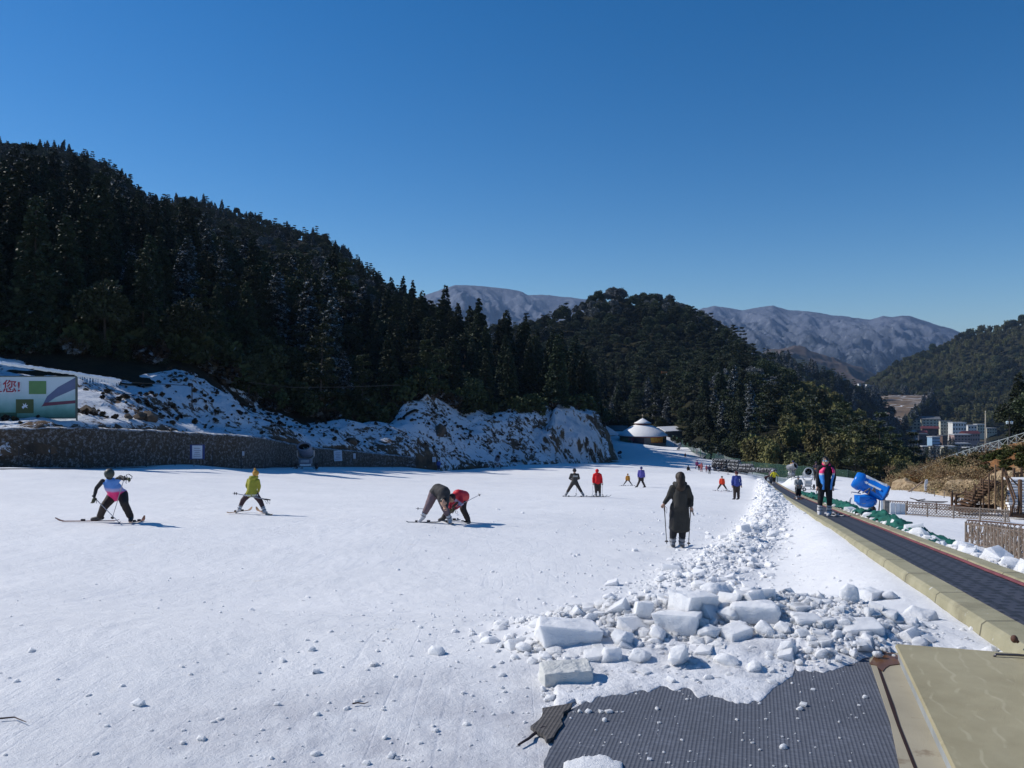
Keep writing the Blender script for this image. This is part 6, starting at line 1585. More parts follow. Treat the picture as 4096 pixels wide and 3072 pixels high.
# ------------------------------------------------------------------ wooden stairs and rustic deck on the right
def stairs():
    o = P(3960, 2062, 49); t = thing('wooden_stairs', o, 'brown rustic wooden stairway with snowy treads at the right edge', 'stairs')
    def Q(px, py, d): return P(px, py, d)-o
    WD = mat('stair_wood', (.105, .060, .034), .8, .35, 5); WL = mat('stair_wood_pale', (.20, .125, .07), .8, .3, 5)
    m = M()
    for px, yt, yb, d, w in ((3808,1968,2020,52,.08),(3824,1978,2022,51.5,.08),(3878,1968,2028,51,.07),(3862,1952,1990,54,.06)):
        m = M(); m.cone(Q(px, yb+6, d), Q(px, yt, d), w, w, 6); m.build('post', WD, t)
    for px, yt, yb, d, w in ((3899,1935,2036,50,.06),(3923,1912,2036,50,.06),(3933,1920,2040,49.5,.05),(3956,1895,2044,49,.06),(3981,1858,2046,48.6,.055),(4010,1872,2052,48.4,.07),(4032,1980,2052,48.2,.05)):
        m = M(); m.cone(Q(px, yb+6, d), Q(px, yt, d), w, w*.8, 6); m.build('post', WL if px in (3923, 3981, 4032) else WD, t)
    # handrail of the left flight, going up to the right, and its cross bracing
    m = M()
    for (a, b_) in (((3824, 1984, 51.5), (3862, 1966, 53)), ((3862, 1966, 53), (3880, 1970, 51)), ((3880, 1970, 51), (3925, 1928, 50)), ((3925, 1928, 50), (3985, 1870, 48.8)), ((3824, 2010, 51.5), (3878, 1990, 51)), ((3808, 1975, 52), (3878, 1975, 51.4)), ((3885, 2006, 51), (3985, 1910, 48.8)), ((3985, 1870, 48.8), (4012, 1880, 48.4))):
        m.tube([Q(*a), Q(*b_)], .045, 5)
    m.build('handrail', WD, t)
    rr_ = random.Random(12)
    for i in range(16):
        m = M(); x0 = 3812+i*4.2; m.tube([Q(x0, 2014-rr_.random()*6, 51.5), Q(x0+rr_.uniform(5, 14), 1998-rr_.random()*14, 51.5)], .028, 4); m.build('brace', WD, t)
    for i in range(14):
        m = M(); x0 = 3886+i*7.5; y0 = 2006-i*6.8; m.tube([Q(x0, y0, 50), Q(x0+rr_.uniform(-6, 9), y0-30*rr_.uniform(.6, 1.2), 50)], .03, 4); m.build('brace', WD, t)
    # stringers under the left flight
    m = M()
    for dd in (0, 1.0): m.tube([Q(3878, 2030, 50.5+dd), Q(3990, 1925, 49+dd)], .12, 4)
    for i in range(10):
        u = i/9; a = Q(3886+98*u, 2022-92*u, 50.2-1.3*u); m.box(a+Vector((0, .5, 0)), (.42, 1.3, .07))
    m.build('stair_flight', WD, t)
    m = M(); m.box(Q(3905, 2040, 50.2), (2.6, 1.6, .09)); m.box(Q(3905, 2030, 50.9), (2.6, .08, .4)); m.build('deck', WD, t)
    # mirror flight of the right staircase: treads with snow
    m = M(); ms = M()
    for i in range(12):
        u = i/11; y = 1928+u*128; x0 = 4037-12*u+ (8 if i > 8 else 0); x1 = 4220
        d = 50-2.6*u; a = Q(x0, y, d); b_ = Q(x1, y, d); c = (a+b_)/2; L_ = (b_-a).length
        m.box(c, (L_, .32, .10)); ms.box(c+Vector((0, .02, .11)), (L_*.99, .30, .12))
    m.build('tread', WD, t); ms.build('tread_snow', SNOW2, t)
    m = M(); m.tube([Q(4012, 1872, 48.5), Q(4058, 2010, 47.3), Q(4040, 2066, 47)], .07, 5); m.tube([Q(4022, 1880, 48.8), Q(4064, 1995, 47.6)], .05, 5); m.tube([Q(4035, 1905, 49), Q(4090, 1960, 47.6)], .05, 5)
    m.tube([Q(4080, 1920, 48), Q(4080, 2068, 47)], .12, 6); m.tube([Q(4048, 2060, 47), Q(4160, 2070, 46.8)], .12, 5)
    m.build('stringer', WD, t)
    m = M()
    for i in range(12):
        x = 4030+i*6; m.tube([Q(x, 2058, 47), Q(x+rr_.uniform(-10, 10), 2035-rr_.random()*14, 47)], .03, 4)
    # tangle of dry vines on the middle
    m.build('railing_branches', WD, t)
    m = M()
    for i in range(60):
        x, y = rr_.uniform(3985, 4030), rr_.uniform(1880, 2020); m.tube([Q(x, y, 48.8), Q(x+rr_.uniform(-8, 8), y+rr_.uniform(8, 22), 48.9), Q(x+rr_.uniform(-10, 10), y+rr_.uniform(25, 45), 48.8)], .012, 3)
    m.build('dry_vine', mat('dry_vine', (.17, .125, .085), .9, .3, 6), t)
    m = M()
    for px in (4056, 4070, 4086): m.cone(Q(px, 1912, 52), Q(px, 1872 if px != 4070 else 1890, 52), .09, .08, 6)
    m.tube([Q(4050, 1895, 52), Q(4130, 1885, 52)], .06, 5); m.build('post', WD, t)
    m = M(); m.box(Q(4120, 1919, 51), (2.4, 1.6, .14)); m.build('landing_snow', SNOW2, t)
stairs()
m = M(); a = P(3620, 1978, 64.5); b_ = P(3690, 1927, 65.5); m.cone((0, 0, 0), b_-a, .07, .06, 7); tag(m.build('timber_pole', mat('pale_timber', (.42, .30, .22), .7), None, loc=a), 'pale timber pole leaning against the cut earth', 'pole')
for i, (px, yt, yb, d) in enumerate(((3645, 1950, 1978, 64), (3740, 1962, 1992, 61), (3775, 1965, 1994, 60))):
    a = P(px, yb, d); b_ = P(px-(4 if i % 2 else -3), yt, d); m = M(); m.cone((0, 0, -.2), b_-a, .04, .03, 5); tag(m.build('stake', GREYW, None, loc=a), 'thin stick standing before the cut earth, %s' % ('below the leaning pole', 'near its middle', 'nearest the stairs')[i], 'stake')
p = P(3700, 1965, 63.5); m = M(); 
m.add([(0, 0, 0), (.12, -.02, .05), (.25, 0, .75), (.2, -.02, .95), (.02, 0, .9), (-.05, 0, .4)], [(0, 1, 2, 3, 4, 5)]); me_ = m.build('torn_sheet', WHT, None, loc=p); sd_ = me_.modifiers.new('thick', 'SOLIDIFY'); sd_.thickness = .03
tag(me_, 'torn pale plastic sheet hanging on the cut earth', 'sheet')

# ------------------------------------------------------------------ village in the valley
WINM = mat('window_glass', (.03, .035, .045), .2, .2, .5); RSN = mat('snowy_roof', (.42, .44, .46), .8, .25, .25)
ROOFC = {'grey': mat('roof_grey', (.15, .155, .165), .7, .25, .3), 'red': mat('roof_red', (.11, .03, .035), .7, .25, .4), 'snow': RSN, 'slate': mat('roof_slate', (.10, .10, .11), .7, .25, .4), 'dark': mat('roof_dark', (.06, .04, .045), .7, .2, .4)}
WALLC = {'cream': mat('wall_cream', (.52, .50, .40), .8, .12, .2), 'white': mat('wall_white', (.66, .66, .64), .8, .1, .2), 'grey': mat('wall_grey', (.22, .21, .22), .8, .15, .2), 'blue': mat('wall_blue', (.30, .47, .66), .7, .06, .2), 'brown': mat('wall_brown', (.13, .085, .07), .8, .15, .2), 'pink': mat('wall_pink', (.34, .25, .24), .8, .12, .2), 'dark': mat('wall_dark', (.06, .06, .075), .8, .15, .2)}
def house(px, pyb, wpx, hpx, d, wall, roof, label, kind='flat', floors=3, rz=0.0, cols=4):
    k = d/F; c = P(px, pyb, d); W = wpx*k; Hh = hpx*k; D_ = max(6, W*.5)
    t = thing('house', c, label, 'house', 'village houses', rz)
    m = M(); m.box((0, D_/2, Hh/2-3), (W, D_, Hh+6)); m.build('wall', WALLC[wall], t)
    m = M()
    if kind == 'flat': m.box((0, D_/2, Hh+.35), (W+.8, D_+.8, .7))
    else:
        rh = min(D_*.3, Hh*.45); e = .7
        m.add([(-W/2-e, -e, Hh), (W/2+e, -e, Hh), (W/2+e, D_+e, Hh), (-W/2-e, D_+e, Hh), (-W/2-e, D_/2, Hh+rh), (W/2+e, D_/2, Hh+rh)], [(0, 1, 5, 4), (2, 3, 4, 5), (0, 4, 3), (1, 2, 5), (0, 3, 2, 1)])
    m.build('roof', ROOFC[roof], t)
    fh = Hh/floors
    for f in range(floors):
        for i in range(cols):
            x = (i+.5)/cols*W-W/2; m = M(); m.box((x, -.03, fh*(f+.55)), (W/cols*.5, .12, fh*.42)); m.build('window', WINM, t)
    return t
HV = [
 (3565,1692,90,22,960,'cream','grey','long cream house at the far left of the village','gable',2,-.25,6),
 (3660,1718,92,38,930,'cream','grey','long cream grey roofed block left of the tall gable','gable',3,-.25,7),
 (3725,1722,64,46,900,'cream','grey','large cream block with pale grey roof in the back row','gable',4,-.25,5),
 (3785,1735,42,50,850,'cream','slate','tall cream block right of the big grey roofed one','flat',4,-.2,4),
 (3838,1742,58,50,830,'white','snow','white flat roofed house with a stair tower in the middle','flat',3,.1,5),
 (3890,1733,40,30,850,'white','snow','small white house left of the utility pole','flat',2,.15,3),
 (3925,1735,34,36,860,'cream','snow','pale green roofed house just left of the utility pole','flat',3,.1,3),
 (3968,1736,44,22,870,'cream','snow','white house right of the utility pole below the shed','flat',2,.1,4),
 (3722,1748,60,34,820,'brown','red','dark red gabled house in the middle of the village','gable',2,-.3,3),
 (3675,1755,60,24,800,'white','red','low white house with red roof left of the blue house','gable',2,-.3,4),
 (3648,1772,30,46,780,'grey','snow','narrow grey house at the left below the cream blocks','flat',3,-.2,2),
 (3695,1795,34,56,740,'dark','slate','dark side wing left of the blue house','flat',4,-.3,2),
 (3744,1797,37,48,720,'blue','snow','bright pale blue four storey house in the village','flat',4,.25,4),
 (3780,1790,22,46,735,'brown','slate','brown narrow house right of the blue house','flat',3,.2,2),
 (3850,1776,70,36,760,'pink','snow','pinkish house in the right middle of the village','flat',3,.1,5),
 (3890,1768,66,34,780,'pink','red','long house with dark red roof near the utility pole','gable',2,.15,6),
 (3850,1800,64,24,700,'grey','snow','low grey house above the railing','flat',2,.1,5),
 (3800,1812,52,24,660,'cream','snow','low house with a snowy roof below the blue house','flat',1,.1,2),
 (3748,1828,30,40,640,'cream','slate','narrow cream house at the bottom of the village','flat',3,.1,2),
 (3715,1818,44,30,660,'dark','snow','dark low house at the lower left of the village','flat',2,-.2,3),
 (3790,1832,22,34,630,'cream','slate','cream stair tower lowest in the village','flat',3,.1,1),
 (3895,1815,60,22,640,'grey','snow','grey low roof touching the railing line','flat',1,.1,3),
 (3950,1705,70,8,930,'white','snow','long white roofed shed above the village on the right','flat',1,.1,5),
 (3552,1685,18,10,990,'white','snow','tiny white building at the mouth of the valley','flat',1,0,2),
]
for a in HV:
    house(a[0], a[1], a[2], a[3], a[4], a[5], a[6], a[7], a[8], a[9], a[10], a[11])
for i, (px, py) in enumerate(((3440, 1542), (3455, 1545), (3472, 1545), (3487, 1548), (3503, 1549))):
    house(px, py, 9, 6, 1400, 'pink' if i % 2 else 'white', 'snow', 'tiny distant house, %s in the row at the valley head' % ('leftmost', 'second from left', 'middle', 'second from right', 'rightmost')[i], 'flat', 1, 0, 1)
for px, py, d, s, lb in ((3496, 1600, 1000, 1.35, 'tall dark tree on the terraced fields'), (3505, 1602, 1005, 1.2, 'second dark tree on the terraced fields'), (3488, 1604, 995, 1.0, 'lowest dark tree on the terraced fields'),
                         (3800, 1800, 705, .8, 'dark conifer right of the blue house'), (3812, 1802, 700, .75, 'second dark conifer right of the blue house'), (3770, 1775, 760, .7, 'dark tree behind the brown narrow house')):
    place_tree('ced3', P(px, py, d), s, px*.1, lb, 'trees around the village')
vg = np.array([P(3430+660*rk.random(), 1740+110*rk.random(), 560+60*rk.random())[:] for _ in range(420)]); vg[:, 2] = -(1855-1536)/F*vg[:, 1]+rk.normal(size=420)*1
forest('village_trees', vg, [['rnd2', 'pin2', 'bam2', 'ced3'][int(rk.random()*4)] for _ in vg], 31, 'dark trees along the near side of the village', .5, .9)
te = []
for u in np.linspace(0, 1, 46):
    p = P(3735-125*u+rk.normal()*4, 1588+128*u+rk.normal()*3, 985-130*u); te.append(p[:])
for u in np.linspace(0, 1, 40): te.append(P(3425+300*u, 1582+6*rk.random(), 1040+rk.random()*10)[:])
for u in np.linspace(0, 1, 24): te.append(P(3425+60*u, 1612+60*u, 915+rk.random()*10)[:])
te = np.array(te); te[:, 2] -= 4
forest('terrace_trees', te, [['rnd2', 'ced3', 'bam2'][int(rk.random()*3)] for _ in te], 41, 'trees ringing the terraced fields', .7, 1.3)
# orange sign on the middle hill
p = P(2657, 1500, 352); t = thing('hill_sign', p, 'small orange lit sign board on a post on the dark middle hill', 'sign')
m = M(); m.box((0, 0, 1.2), (2.6, .15, .9)); m.build('panel', mat('orange_sign', (.75, .20, .05), .5), t); m = M(); m.cone((1, .1, -3), (1, .1, 1.4), .08, .08, 6); m.build('post', WHT, t)
# pavilion-like tree on the middle hill top
place_tree('ced3', P(2492, 1225, 508), .62, 0, 'single conifer standing on the top of the middle hill', 'trees on the middle hill top')

# ------------------------------------------------------------------ haze
def haze():
    m, nt, n, l, b = _nt('haze_air'); n.remove(b); out = n['Material Output']
    v = n.new('ShaderNodeVolumePrincipled'); v.inputs['Color'].default_value = (.42, .64, 1.0, 1); v.inputs['Density'].default_value = 6e-5; v.inputs['Anisotropy'].default_value = .2
    l.new(v.outputs[0], out.inputs['Volume'])
    M_ = M(); M_.box((0, 3500, 200), (26000, 9600+7000, 2*365)); o = M_.build('haze', m); tag(o, 'thin blue winter haze', None, None, 'stuff')
haze()
# ------------------------------------------------------------------ people
CT = bpy.data.textures.new('cloth_folds', 'CLOUDS'); CT.noise_scale = .11; CT.noise_depth = 2
def soft(m, name, mtl, parent, vox=.02, folds=0.0, sm=4):
    o = m.build(name, mtl, parent, True)
    r_ = o.modifiers.new('remesh', 'REMESH'); r_.mode = 'VOXEL'; r_.voxel_size = vox; r_.use_smooth_shade = True
    s_ = o.modifiers.new('smooth', 'SMOOTH'); s_.iterations = sm; s_.factor = .5
    if folds:
        d_ = o.modifiers.new('folds', 'DISPLACE'); d_.texture = CT; d_.texture_coords = 'LOCAL'; d_.strength = folds; d_.mid_level = .5
    return o
SKIN = mat('skin', (.48, .28, .19), .5, .05, 20); HAIRM = mat('black_hair', (.012, .010, .009), .5, .3, 30)
def cloth(name, c, v=.14): return mat(name, c, .8, v, 5, .004, 60)
BLK = cloth('black_cloth', (.014, .014, .017)); CHAR = cloth('charcoal_cloth', (.030, .028, .028)); BRW = cloth('brown_black_cloth', (.040, .030, .026))
BOOTW = mat('boot_pale', (.50, .50, .52), .45, .2, 12); BOOTG = mat('boot_grey', (.26, .27, .29), .45, .25, 14); BOOTD = mat('boot_dark', (.05, .045, .045), .6, .2, 12)
SKIR = mat('ski_red_brown', (.22, .10, .06), .4, .3, 6); SKIO = mat('ski_orange', (.45, .27, .14), .4, .3, 6); SKID = mat('ski_dark', (.06, .07, .085), .4, .3, 6); POLEM = mat('pole_metal', (.33, .33, .35), .35, .1, 5, metal=.5); GLV = cloth('glove_olive', (.09, .09, .05))
def vest_mat(name, top, mid, bot, z0, z1, tilt=0):
    m, nt, n, l, b = _nt(name); v = coord(n); s = n.new('ShaderNodeSeparateXYZ'); l.new(v, s.inputs[0])
    z = mth(n, l, 'ADD', s.outputs[2], mth(n, l, 'MULTIPLY', s.outputs[0], tilt))
    z = mth(n, l, 'ADD', z, mth(n, l, 'MULTIPLY', mth(n, l, 'SUBTRACT', nz(n, l, 9, 3, .6, v), .5), .06))
    t = mth(n, l, 'DIVIDE', mth(n, l, 'SUBTRACT', z, z0), z1-z0, clamp=True)
    c = ramp(n, l, t, [(0.0, bot), (.28, bot), (.34, mid), (.40, mid), (.46, top), (1.0, top)])
    l.new(c, b.inputs['Base Color']); b.inputs['Roughness'].default_value = .55
    l.new(bumpn(n, l, nz(n, l, 25, 3, .6, v), .8, .01), b.inputs['Normal']); return m
def hand(m, p, d, s, side, curl=.6):
    """palm, four unequal bent fingers and a thumb"""
    p = Vector(p); d = Vector(d).normalized(); a = d.cross(Vector((0, 1, .2))).normalized(); b = d.cross(a)
    m.cone(p, p+d*.085*s, .028*s, .040*s, 8, ry=.5); m.ball(p+d*.05*s, .036*s, 8, 6)
    for i, L_ in enumerate((.068, .078, .072, .055)):
        q = p+d*.085*s+a*(i-1.5)*.021*s; k = q+d*L_*.5*s+b*.010*s; e = k+(d*(1-curl)+b*curl)*L_*.6*s
        m.limb(q, k, .0105*s, .0095*s, 6); m.limb(k, e, .0095*s, .008*s, 6)
    q = p+d*.03*s+a*side*.035*s; k = q+(d*.6+a*side*.6+b*.3).normalized()*.035*s; m.limb(q, k, .013*s, .011*s, 6); m.limb(k, k+(d*.8+b*.5)*.03*s, .011*s, .009*s, 6)
def person(base, J, H_, label, top=BLK, legs=BLK, boots=BOOTD, head='hair', headm=HAIRM, coat=0, glove=None, face=(0, 1), vest=None, vox=.02, hood=False, bulk=1.0, detail=True, group=None, skin=SKIN, footd=None):
    """J: joints in metres relative to base: head neck chest pelvis shL elL haL shR elR haR hiL knL anL hiR knR anR; face: direction the face looks (x,y)"""
    t = thing('person', base, label, 'person', group); s = H_/1.72
    J = {k: Vector(v) for k, v in J.items()}
    fd = Vector((face[0], face[1], 0)).normalized()
    if 'toL' not in J:
        for q in 'LR': J['to'+q] = J['an'+q]+fd*.16*s+Vector((0, 0, -.07*s))
    # continuous body
    b = M(); hd = J['head']; hr = .105*s
    hdir = (hd-J['neck']).normalized()
    b.ball(hd, (hr*.86, hr*.98, hr*1.18), 14, 10); b.limb(J['neck'], hd-hdir*hr*.4, .055*s, .06*s)
    if detail:
        b.cone(hd+fd*hr*.85+Vector((0, 0, -.01)), hd+fd*hr*1.12-Vector((0, 0, .018)), .014*s, .018*s, 6)       # nose
        b.ball(hd+fd*hr*.55-Vector((0, 0, hr*.75)), (hr*.45, hr*.45, hr*.35), 8, 6)                              # chin
        sd = fd.cross(Vector((0, 0, 1)))
        for q in (-1, 1): b.ball(hd+sd*q*hr*.86, (.014*s, .02*s, .03*s), 6, 5)                                 # ears
    b.limb(J['neck'], J['chest'], .065*s, .11*s); b.limb(J['chest'], J['pelvis'], .11*s, .11*s)
    for q in 'LR':
        b.limb(J['chest'].lerp(J['neck'], .5), J['sh'+q], .06*s, .05*s); b.limb(J['sh'+q], J['el'+q], .052*s, .040*s); b.limb(J['el'+q], J['ha'+q], .038*s, .027*s)
        b.limb(J['pelvis'], J['hi'+q], .11*s, .09*s); b.limb(J['hi'+q], J['kn'+q], .085*s, .058*s); b.limb(J['kn'+q], J['an'+q], .056*s, .038*s); b.limb(J['an'+q], J['to'+q], .036*s, .03*s)
        d_ = (J['ha'+q]-J['el'+q]); hand(b, J['ha'+q]+d_.normalized()*.01, d_, s, 1 if q == 'L' else -1)
    soft(b, 'body', skin, t, min(vox, .012) if detail else vox)
    # jacket
    j = M(); k = bulk
    j.limb(J['neck']-hdir*.02, J['chest'], .085*s*k, .155*s*k, 14); j.limb(J['chest'], J['pelvis'], .155*s*k, .155*s*k, 14)
    for q in 'LR':
        j.limb(J['chest'].lerp(J['neck'], .35), J['sh'+q].lerp(J['chest'], .0 if vest is None else .22), .11*s*k, (.078 if vest is None else .058)*s*k)
        if vest is None: j.limb(J['chest'].lerp(J['pelvis'], .3), J['sh'+q], .12*s*k, .05*s*k)
        j.limb(J['pelvis'], J['hi'+q]*.7+J['pelvis']*.3, .14*s*k, .135*s*k)
        if vest is None:
            j.limb(J['sh'+q], J['el'+q], .075*s*k, .062*s*k); j.limb(J['el'+q], J['ha'+q]-(J['ha'+q]-J['el'+q]).normalized()*.02, .060*s*k, .046*s*k)
    if coat:
        pl = J['pelvis']
        for u in range(15):
            z = pl.z-(coat)*u/14; w = .18+.035*u/14; dx = .05
            for q in (-1, 1): j.ball((pl.x+q*.075*s, pl.y, z), (w*s*.82, w*s*.72, .10*s), 12, 8)
            j.ball((pl.x, pl.y, z), (w*s, w*s*.75, .10*s), 12, 8)
    soft(j, 'vest' if vest is not None else ('coat' if coat else 'jacket'), vest if vest is not None else top, t, vox, .022*s)
    if vest is not None:
        a = M()
        for q in 'LR': a.limb(J['sh'+q], J['el'+q], .062*s, .052*s); a.limb(J['el'+q], J['ha'+q]-(J['ha'+q]-J['el'+q]).normalized()*.02, .050*s, .040*s)
        soft(a, 'sleeves', top, t, vox, .015*s)
    # trousers
    l_ = M()
    for q in 'LR':
        l_.limb(J['pelvis'], J['hi'+q], .135*s, .115*s); l_.limb(J['hi'+q], J['kn'+q], .112*s*k, .085*s*k); l_.limb(J['kn'+q], J['an'+q].lerp(J['kn'+q], .12 if boots is BOOTD else .5), .083*s*k, .072*s*k)
    soft(l_, 'trousers', legs, t, vox, .018*s)
    for q in 'LR':
        bt = M(); an = J['an'+q]; to = J['to'+q]; kn = J['kn'+q]; sh = an.lerp(kn, .42 if boots is not BOOTD else .12)
        bt.limb(an+Vector((0, 0, -.0)), sh, .070*s, .074*s); bt.limb(an-Vector((0, 0, .03*s)), to, .062*s, .048*s); bt.limb(an-Vector((0, 0, .04*s)), an+(an-to).normalized()*.06*s-Vector((0, 0, .05*s)), .055*s, .05*s)
        o_ = soft(bt, 'boot', boots, t, vox*.8)
        if boots is not BOOTD and detail:
            bk = M()
            for u in (.25, .85): p_ = an.lerp(sh, u); tor(bk, p_, .076*s, .008, ((kn-an).to_track_quat('Z', 'Y').to_euler()), 12, 5)
            bk.build('buckle', BOOTD, o_)
        if glove is not None:
            g_ = M(); d_ = (J['ha'+q]-J['el'+q]).normalized(); hand(g_, J['ha'+q], d_, s*1.22, 1 if q == 'L' else -1, .8); soft(g_, 'glove', glove, t, .010)
    h = M()
    if head == 'hair': h.ball(hd+Vector((0, 0, .022*s))-fd*.018*s, (hr*1.0, hr*1.08, hr*1.12), 14, 9); soft(h, 'hair', headm, t, .014, .02)
    elif head == 'long':
        h.ball(hd+Vector((0, 0, .02*s))-fd*.02*s, (hr*1.1, hr*1.12, hr*1.2), 14, 9); h.limb(hd-fd*.06, J['neck']-fd*.10-Vector((0, 0, .05)), .10*s, .11*s); soft(h, 'hair', headm, t, .014, .03)
    elif head in ('hat', 'pompom'):
        h.ball(hd+Vector((0, 0, .03*s))-fd*.008, (hr*1.12, hr*1.14, hr*1.15), 14, 9)
        if head == 'pompom': h.ball(hd+Vector((-.02, 0, .17*s)), .055*s, 8, 6)
        soft(h, 'hat', headm, t, .014, .012)
    elif head == 'helmet':
        h.ball(hd+Vector((0, 0, .02*s)), (hr*1.15, hr*1.2, hr*1.22), 16, 10); soft(h, 'helmet', headm, t, .014)
    if hood:
        h = M(); bk = -fd
        for a in np.linspace(-1.9, 1.9, 9):
            v_ = Vector((math.sin(a)*.12*s, 0, 0))+bk*math.cos(a)*.10*s; h.ball(J['neck']+v_+Vector((0, 0, .02)), .055*s, 8, 6)
        h.ball(J['neck']+bk*.10*s, (.14*s, .08*s, .10*s), 10, 7); soft(h, 'hood', top, t, vox*.8, .012)
    return t
def pxj(z, ox, oy, sc, d, base):
    """joint table read off the photograph (zoomed pixels) -> metres around the base"""
    o = {}
    for k, v in z.items():
        dy = v[2] if len(v) > 2 else 0; o[k] = P(ox+v[0]*sc, oy+v[1]*sc, d+dy)-base
        if len(v) > 3: pass
    return o
def ski(a, b_, mtl, label, group='skis worn on the slope', up=.09, w=.045, name='ski'):
    a = Vector(a); b_ = Vector(b_); d = (b_-a); L_ = d.length; n_ = 16; sd = d.cross(Vector((0, 0, 1))).normalized(); m = M(); prof = []
    for i in range(n_):
        u = i/(n_-1); ww = w*(1-.25*math.sin(math.pi*u))*(1 if 0 < i < n_-1 else .4)
        lift = up*max(0, (u-.87)/.13)**1.5+.03*max(0, (.06-u)/.06)
        p = a+d*u+Vector((0, 0, lift)); prof.append([p-sd*ww, p+sd*ww, p+sd*ww+Vector((0, 0, .014)), p-sd*ww+Vector((0, 0, .014))])
    vs = [v-a for r_ in prof for v in r_]; fs = []
    for i in range(n_-1):
        for j in range(4): fs.append((4*i+j, 4*i+(j+1) % 4, 4*i+4+(j+1) % 4, 4*i+4+j))
    fs += [(0, 1, 2, 3), (4*n_-4, 4*n_-3, 4*n_-2, 4*n_-1)]
    m.add(vs, fs); t = thing(name, a, label, 'ski', group)
    m.build('blade', mtl, t)
    bm_ = M(); dn = d.normalized()
    for u in (-.15, .17):
        c = dn*(L_*.46+u); bm_.box(c+Vector((0, 0, .035)), (.06, .09, .045), Matrix((dn.cross(Vector((0, 0, 1))), dn, Vector((0, 0, 1)))).transposed())
    bm_.build('binding', BOOTD, t); return t
def pole(a, b_, label, grip=True, mtl=None, name='ski_pole', group='ski poles'):
    a = Vector(a); b_ = Vector(b_); t = thing(name, b_, label, 'ski pole', group); d = (b_-a).normalized()
    m = M(); m.tube([a-b_, Vector((0, 0, 0))], [.011, .008], 6); m.build('shaft', mtl or POLEM, t)
    m = M(); m.limb(a-b_-d*.06, a-b_+d*.07, .02, .016, 7); g_ = m.build('grip', BOOTD, t, True)
    m = M(); m.tube([a-b_-d*.05, a-b_+Vector((.06, 0, -.02)), a-b_+Vector((.05, 0, -.14)), a-b_+d*.04], .006, 4); m.build('strap', BOOTD, g_)
    m = M(); m.cone(-d*.07, -d*.055, .035, .045, 10); m.build('basket', BOOTD, t); return t

# 1 skier on the left in a blue and pink vest
ox, oy, sc, d = 150, 1780, .29386, 20.5; base = P(436, 2089, d)
z = dict(head=(978,400,-.42), neck=(985,475,-.30), chest=(1015,560,-.14), pelvis=(1085,660,.12), shL=(885,492,-.25), elL=(800,590,-.30), haL=(772,715,-.42), shR=(1128,440,-.25), elR=(1165,455,-.45), haR=(1225,462,-.58),
         hiL=(1020,700,.08), knL=(905,840,-.12), anL=(850,975,0), toL=(745,1010,-.02), hiR=(1160,680,.10), knR=(1185,800,-.14), anR=(1272,985,-.02), toR=(1262,1030,-.18))
J = pxj(z, ox, oy, sc, d, base)
person(base, J, 1.74, 'skier in a blue and pink vest leaning forward, leftmost on the slope', CHAR, BRW, BOOTD, 'helmet', mat('helmet_grey', (.055, .06, .05), .5, .2, 8), glove=GLV, face=(-.05, -1), vest=vest_mat('vest_blue_pink', (.07, .22, .58), (.40, .36, .60), (.80, .03, .20), .58, 1.36, .10), bulk=1.2, skin=CHAR)
g0 = lambda px, py, dd=0: P(px, py, d+dd)
ski(g0(476, 2084), g0(221, 2086), SKIR, 'brown ski pointing left under the skier in the blue and pink vest')
ski(g0(518, 2092, -.5), g0(578, 2082, .5), SKIR, 'short looking ski under the right boot of the vest skier', up=.12)
ha = base+J['haL']; pole(ha+Vector((.02, -.03, 0)), g0(484, 2098, -.25), 'ski pole slanting down from the lower glove of the vest skier')
ha = base+J['haR']; pole(ha+Vector((-.08, 0, .02)), g0(448, 2077, .1), 'ski pole hanging from the raised glove of the vest skier')
m = M(); c = base+J['haR']; m.tube([(.0, 0, .02), (-.03, 0, .10), (.02, .02, .12), (.10, .03, .06), (.09, .02, .0)], .010, 5); tag(m.build('pole_strap', BOOTD, None, loc=c), 'dark strap looping above the raised glove of the vest skier', 'strap')

# 2 child in a yellow green jacket
ox, oy, sc, d = 880, 1820, .18083, 24; base = P(1010, 2057, d)
z = dict(head=(790,420), neck=(745,505), chest=(725,600), pelvis=(700,830,.02), shL=(640,560,-.02), elL=(600,680,-.12), haL=(640,790,-.26), shR=(830,570,-.02), elR=(868,700,-.1), haR=(850,810,-.25),
         hiL=(640,860), knL=(505,1010,-.04), anL=(425,1200), toL=(350,1265,-.1), hiR=(770,860), knR=(895,1030,-.04), anR=(985,1240), toR=(1035,1305,-.1))
z = {k: (v[0], v[1], -(v[2] if len(v) > 2 else 0)) for k, v in z.items()}
J = pxj(z, ox, oy, sc, d, base); person(base, J, 1.42, 'child in a yellow green jacket and orange bobble hat, legs wide apart, back turned', cloth('olive_yellow', (.30, .29, .035)), cloth('maroon_black', (.055, .030, .035)), BOOTW, 'pompom', cloth('orange_hat', (.50, .26, .05)), face=(.1, 1), hood=True, bulk=1.12)
m = M(); k = d/F
m.box(Vector(P(1004, 1973, d-.19)-base), (.36, .06, .13)); o_ = bpy.data.objects[[o.name for o in COL.objects if o.get('label', '').startswith('child in a yellow green')][0]]
m = M(); txt = text_mesh('MANA YUCE', .075, WHT, 'lettering', o_, tuple(P(1003, 1982, d-.205)-base), (math.radians(90), 0, 0))
ski(P(908, 2053, d-.35), P(1008, 2040, d+.9), SKIO, 'orange ski tip showing left between the legs of the yellow jacket child'); ski(P(1088, 2062, d-.35), P(1025, 2040, d+.9), SKIO, 'orange ski tip showing right between the legs of the yellow jacket child')
pole(P(1062, 1998, d-.15), P(930, 1972, d-.2), 'ski pole held level behind the yellow jacket child, upper of two'); pole(P(1072, 1998, d-.12), P(938, 1973, d-.1), 'ski pole held level behind the yellow jacket child, lower of two')

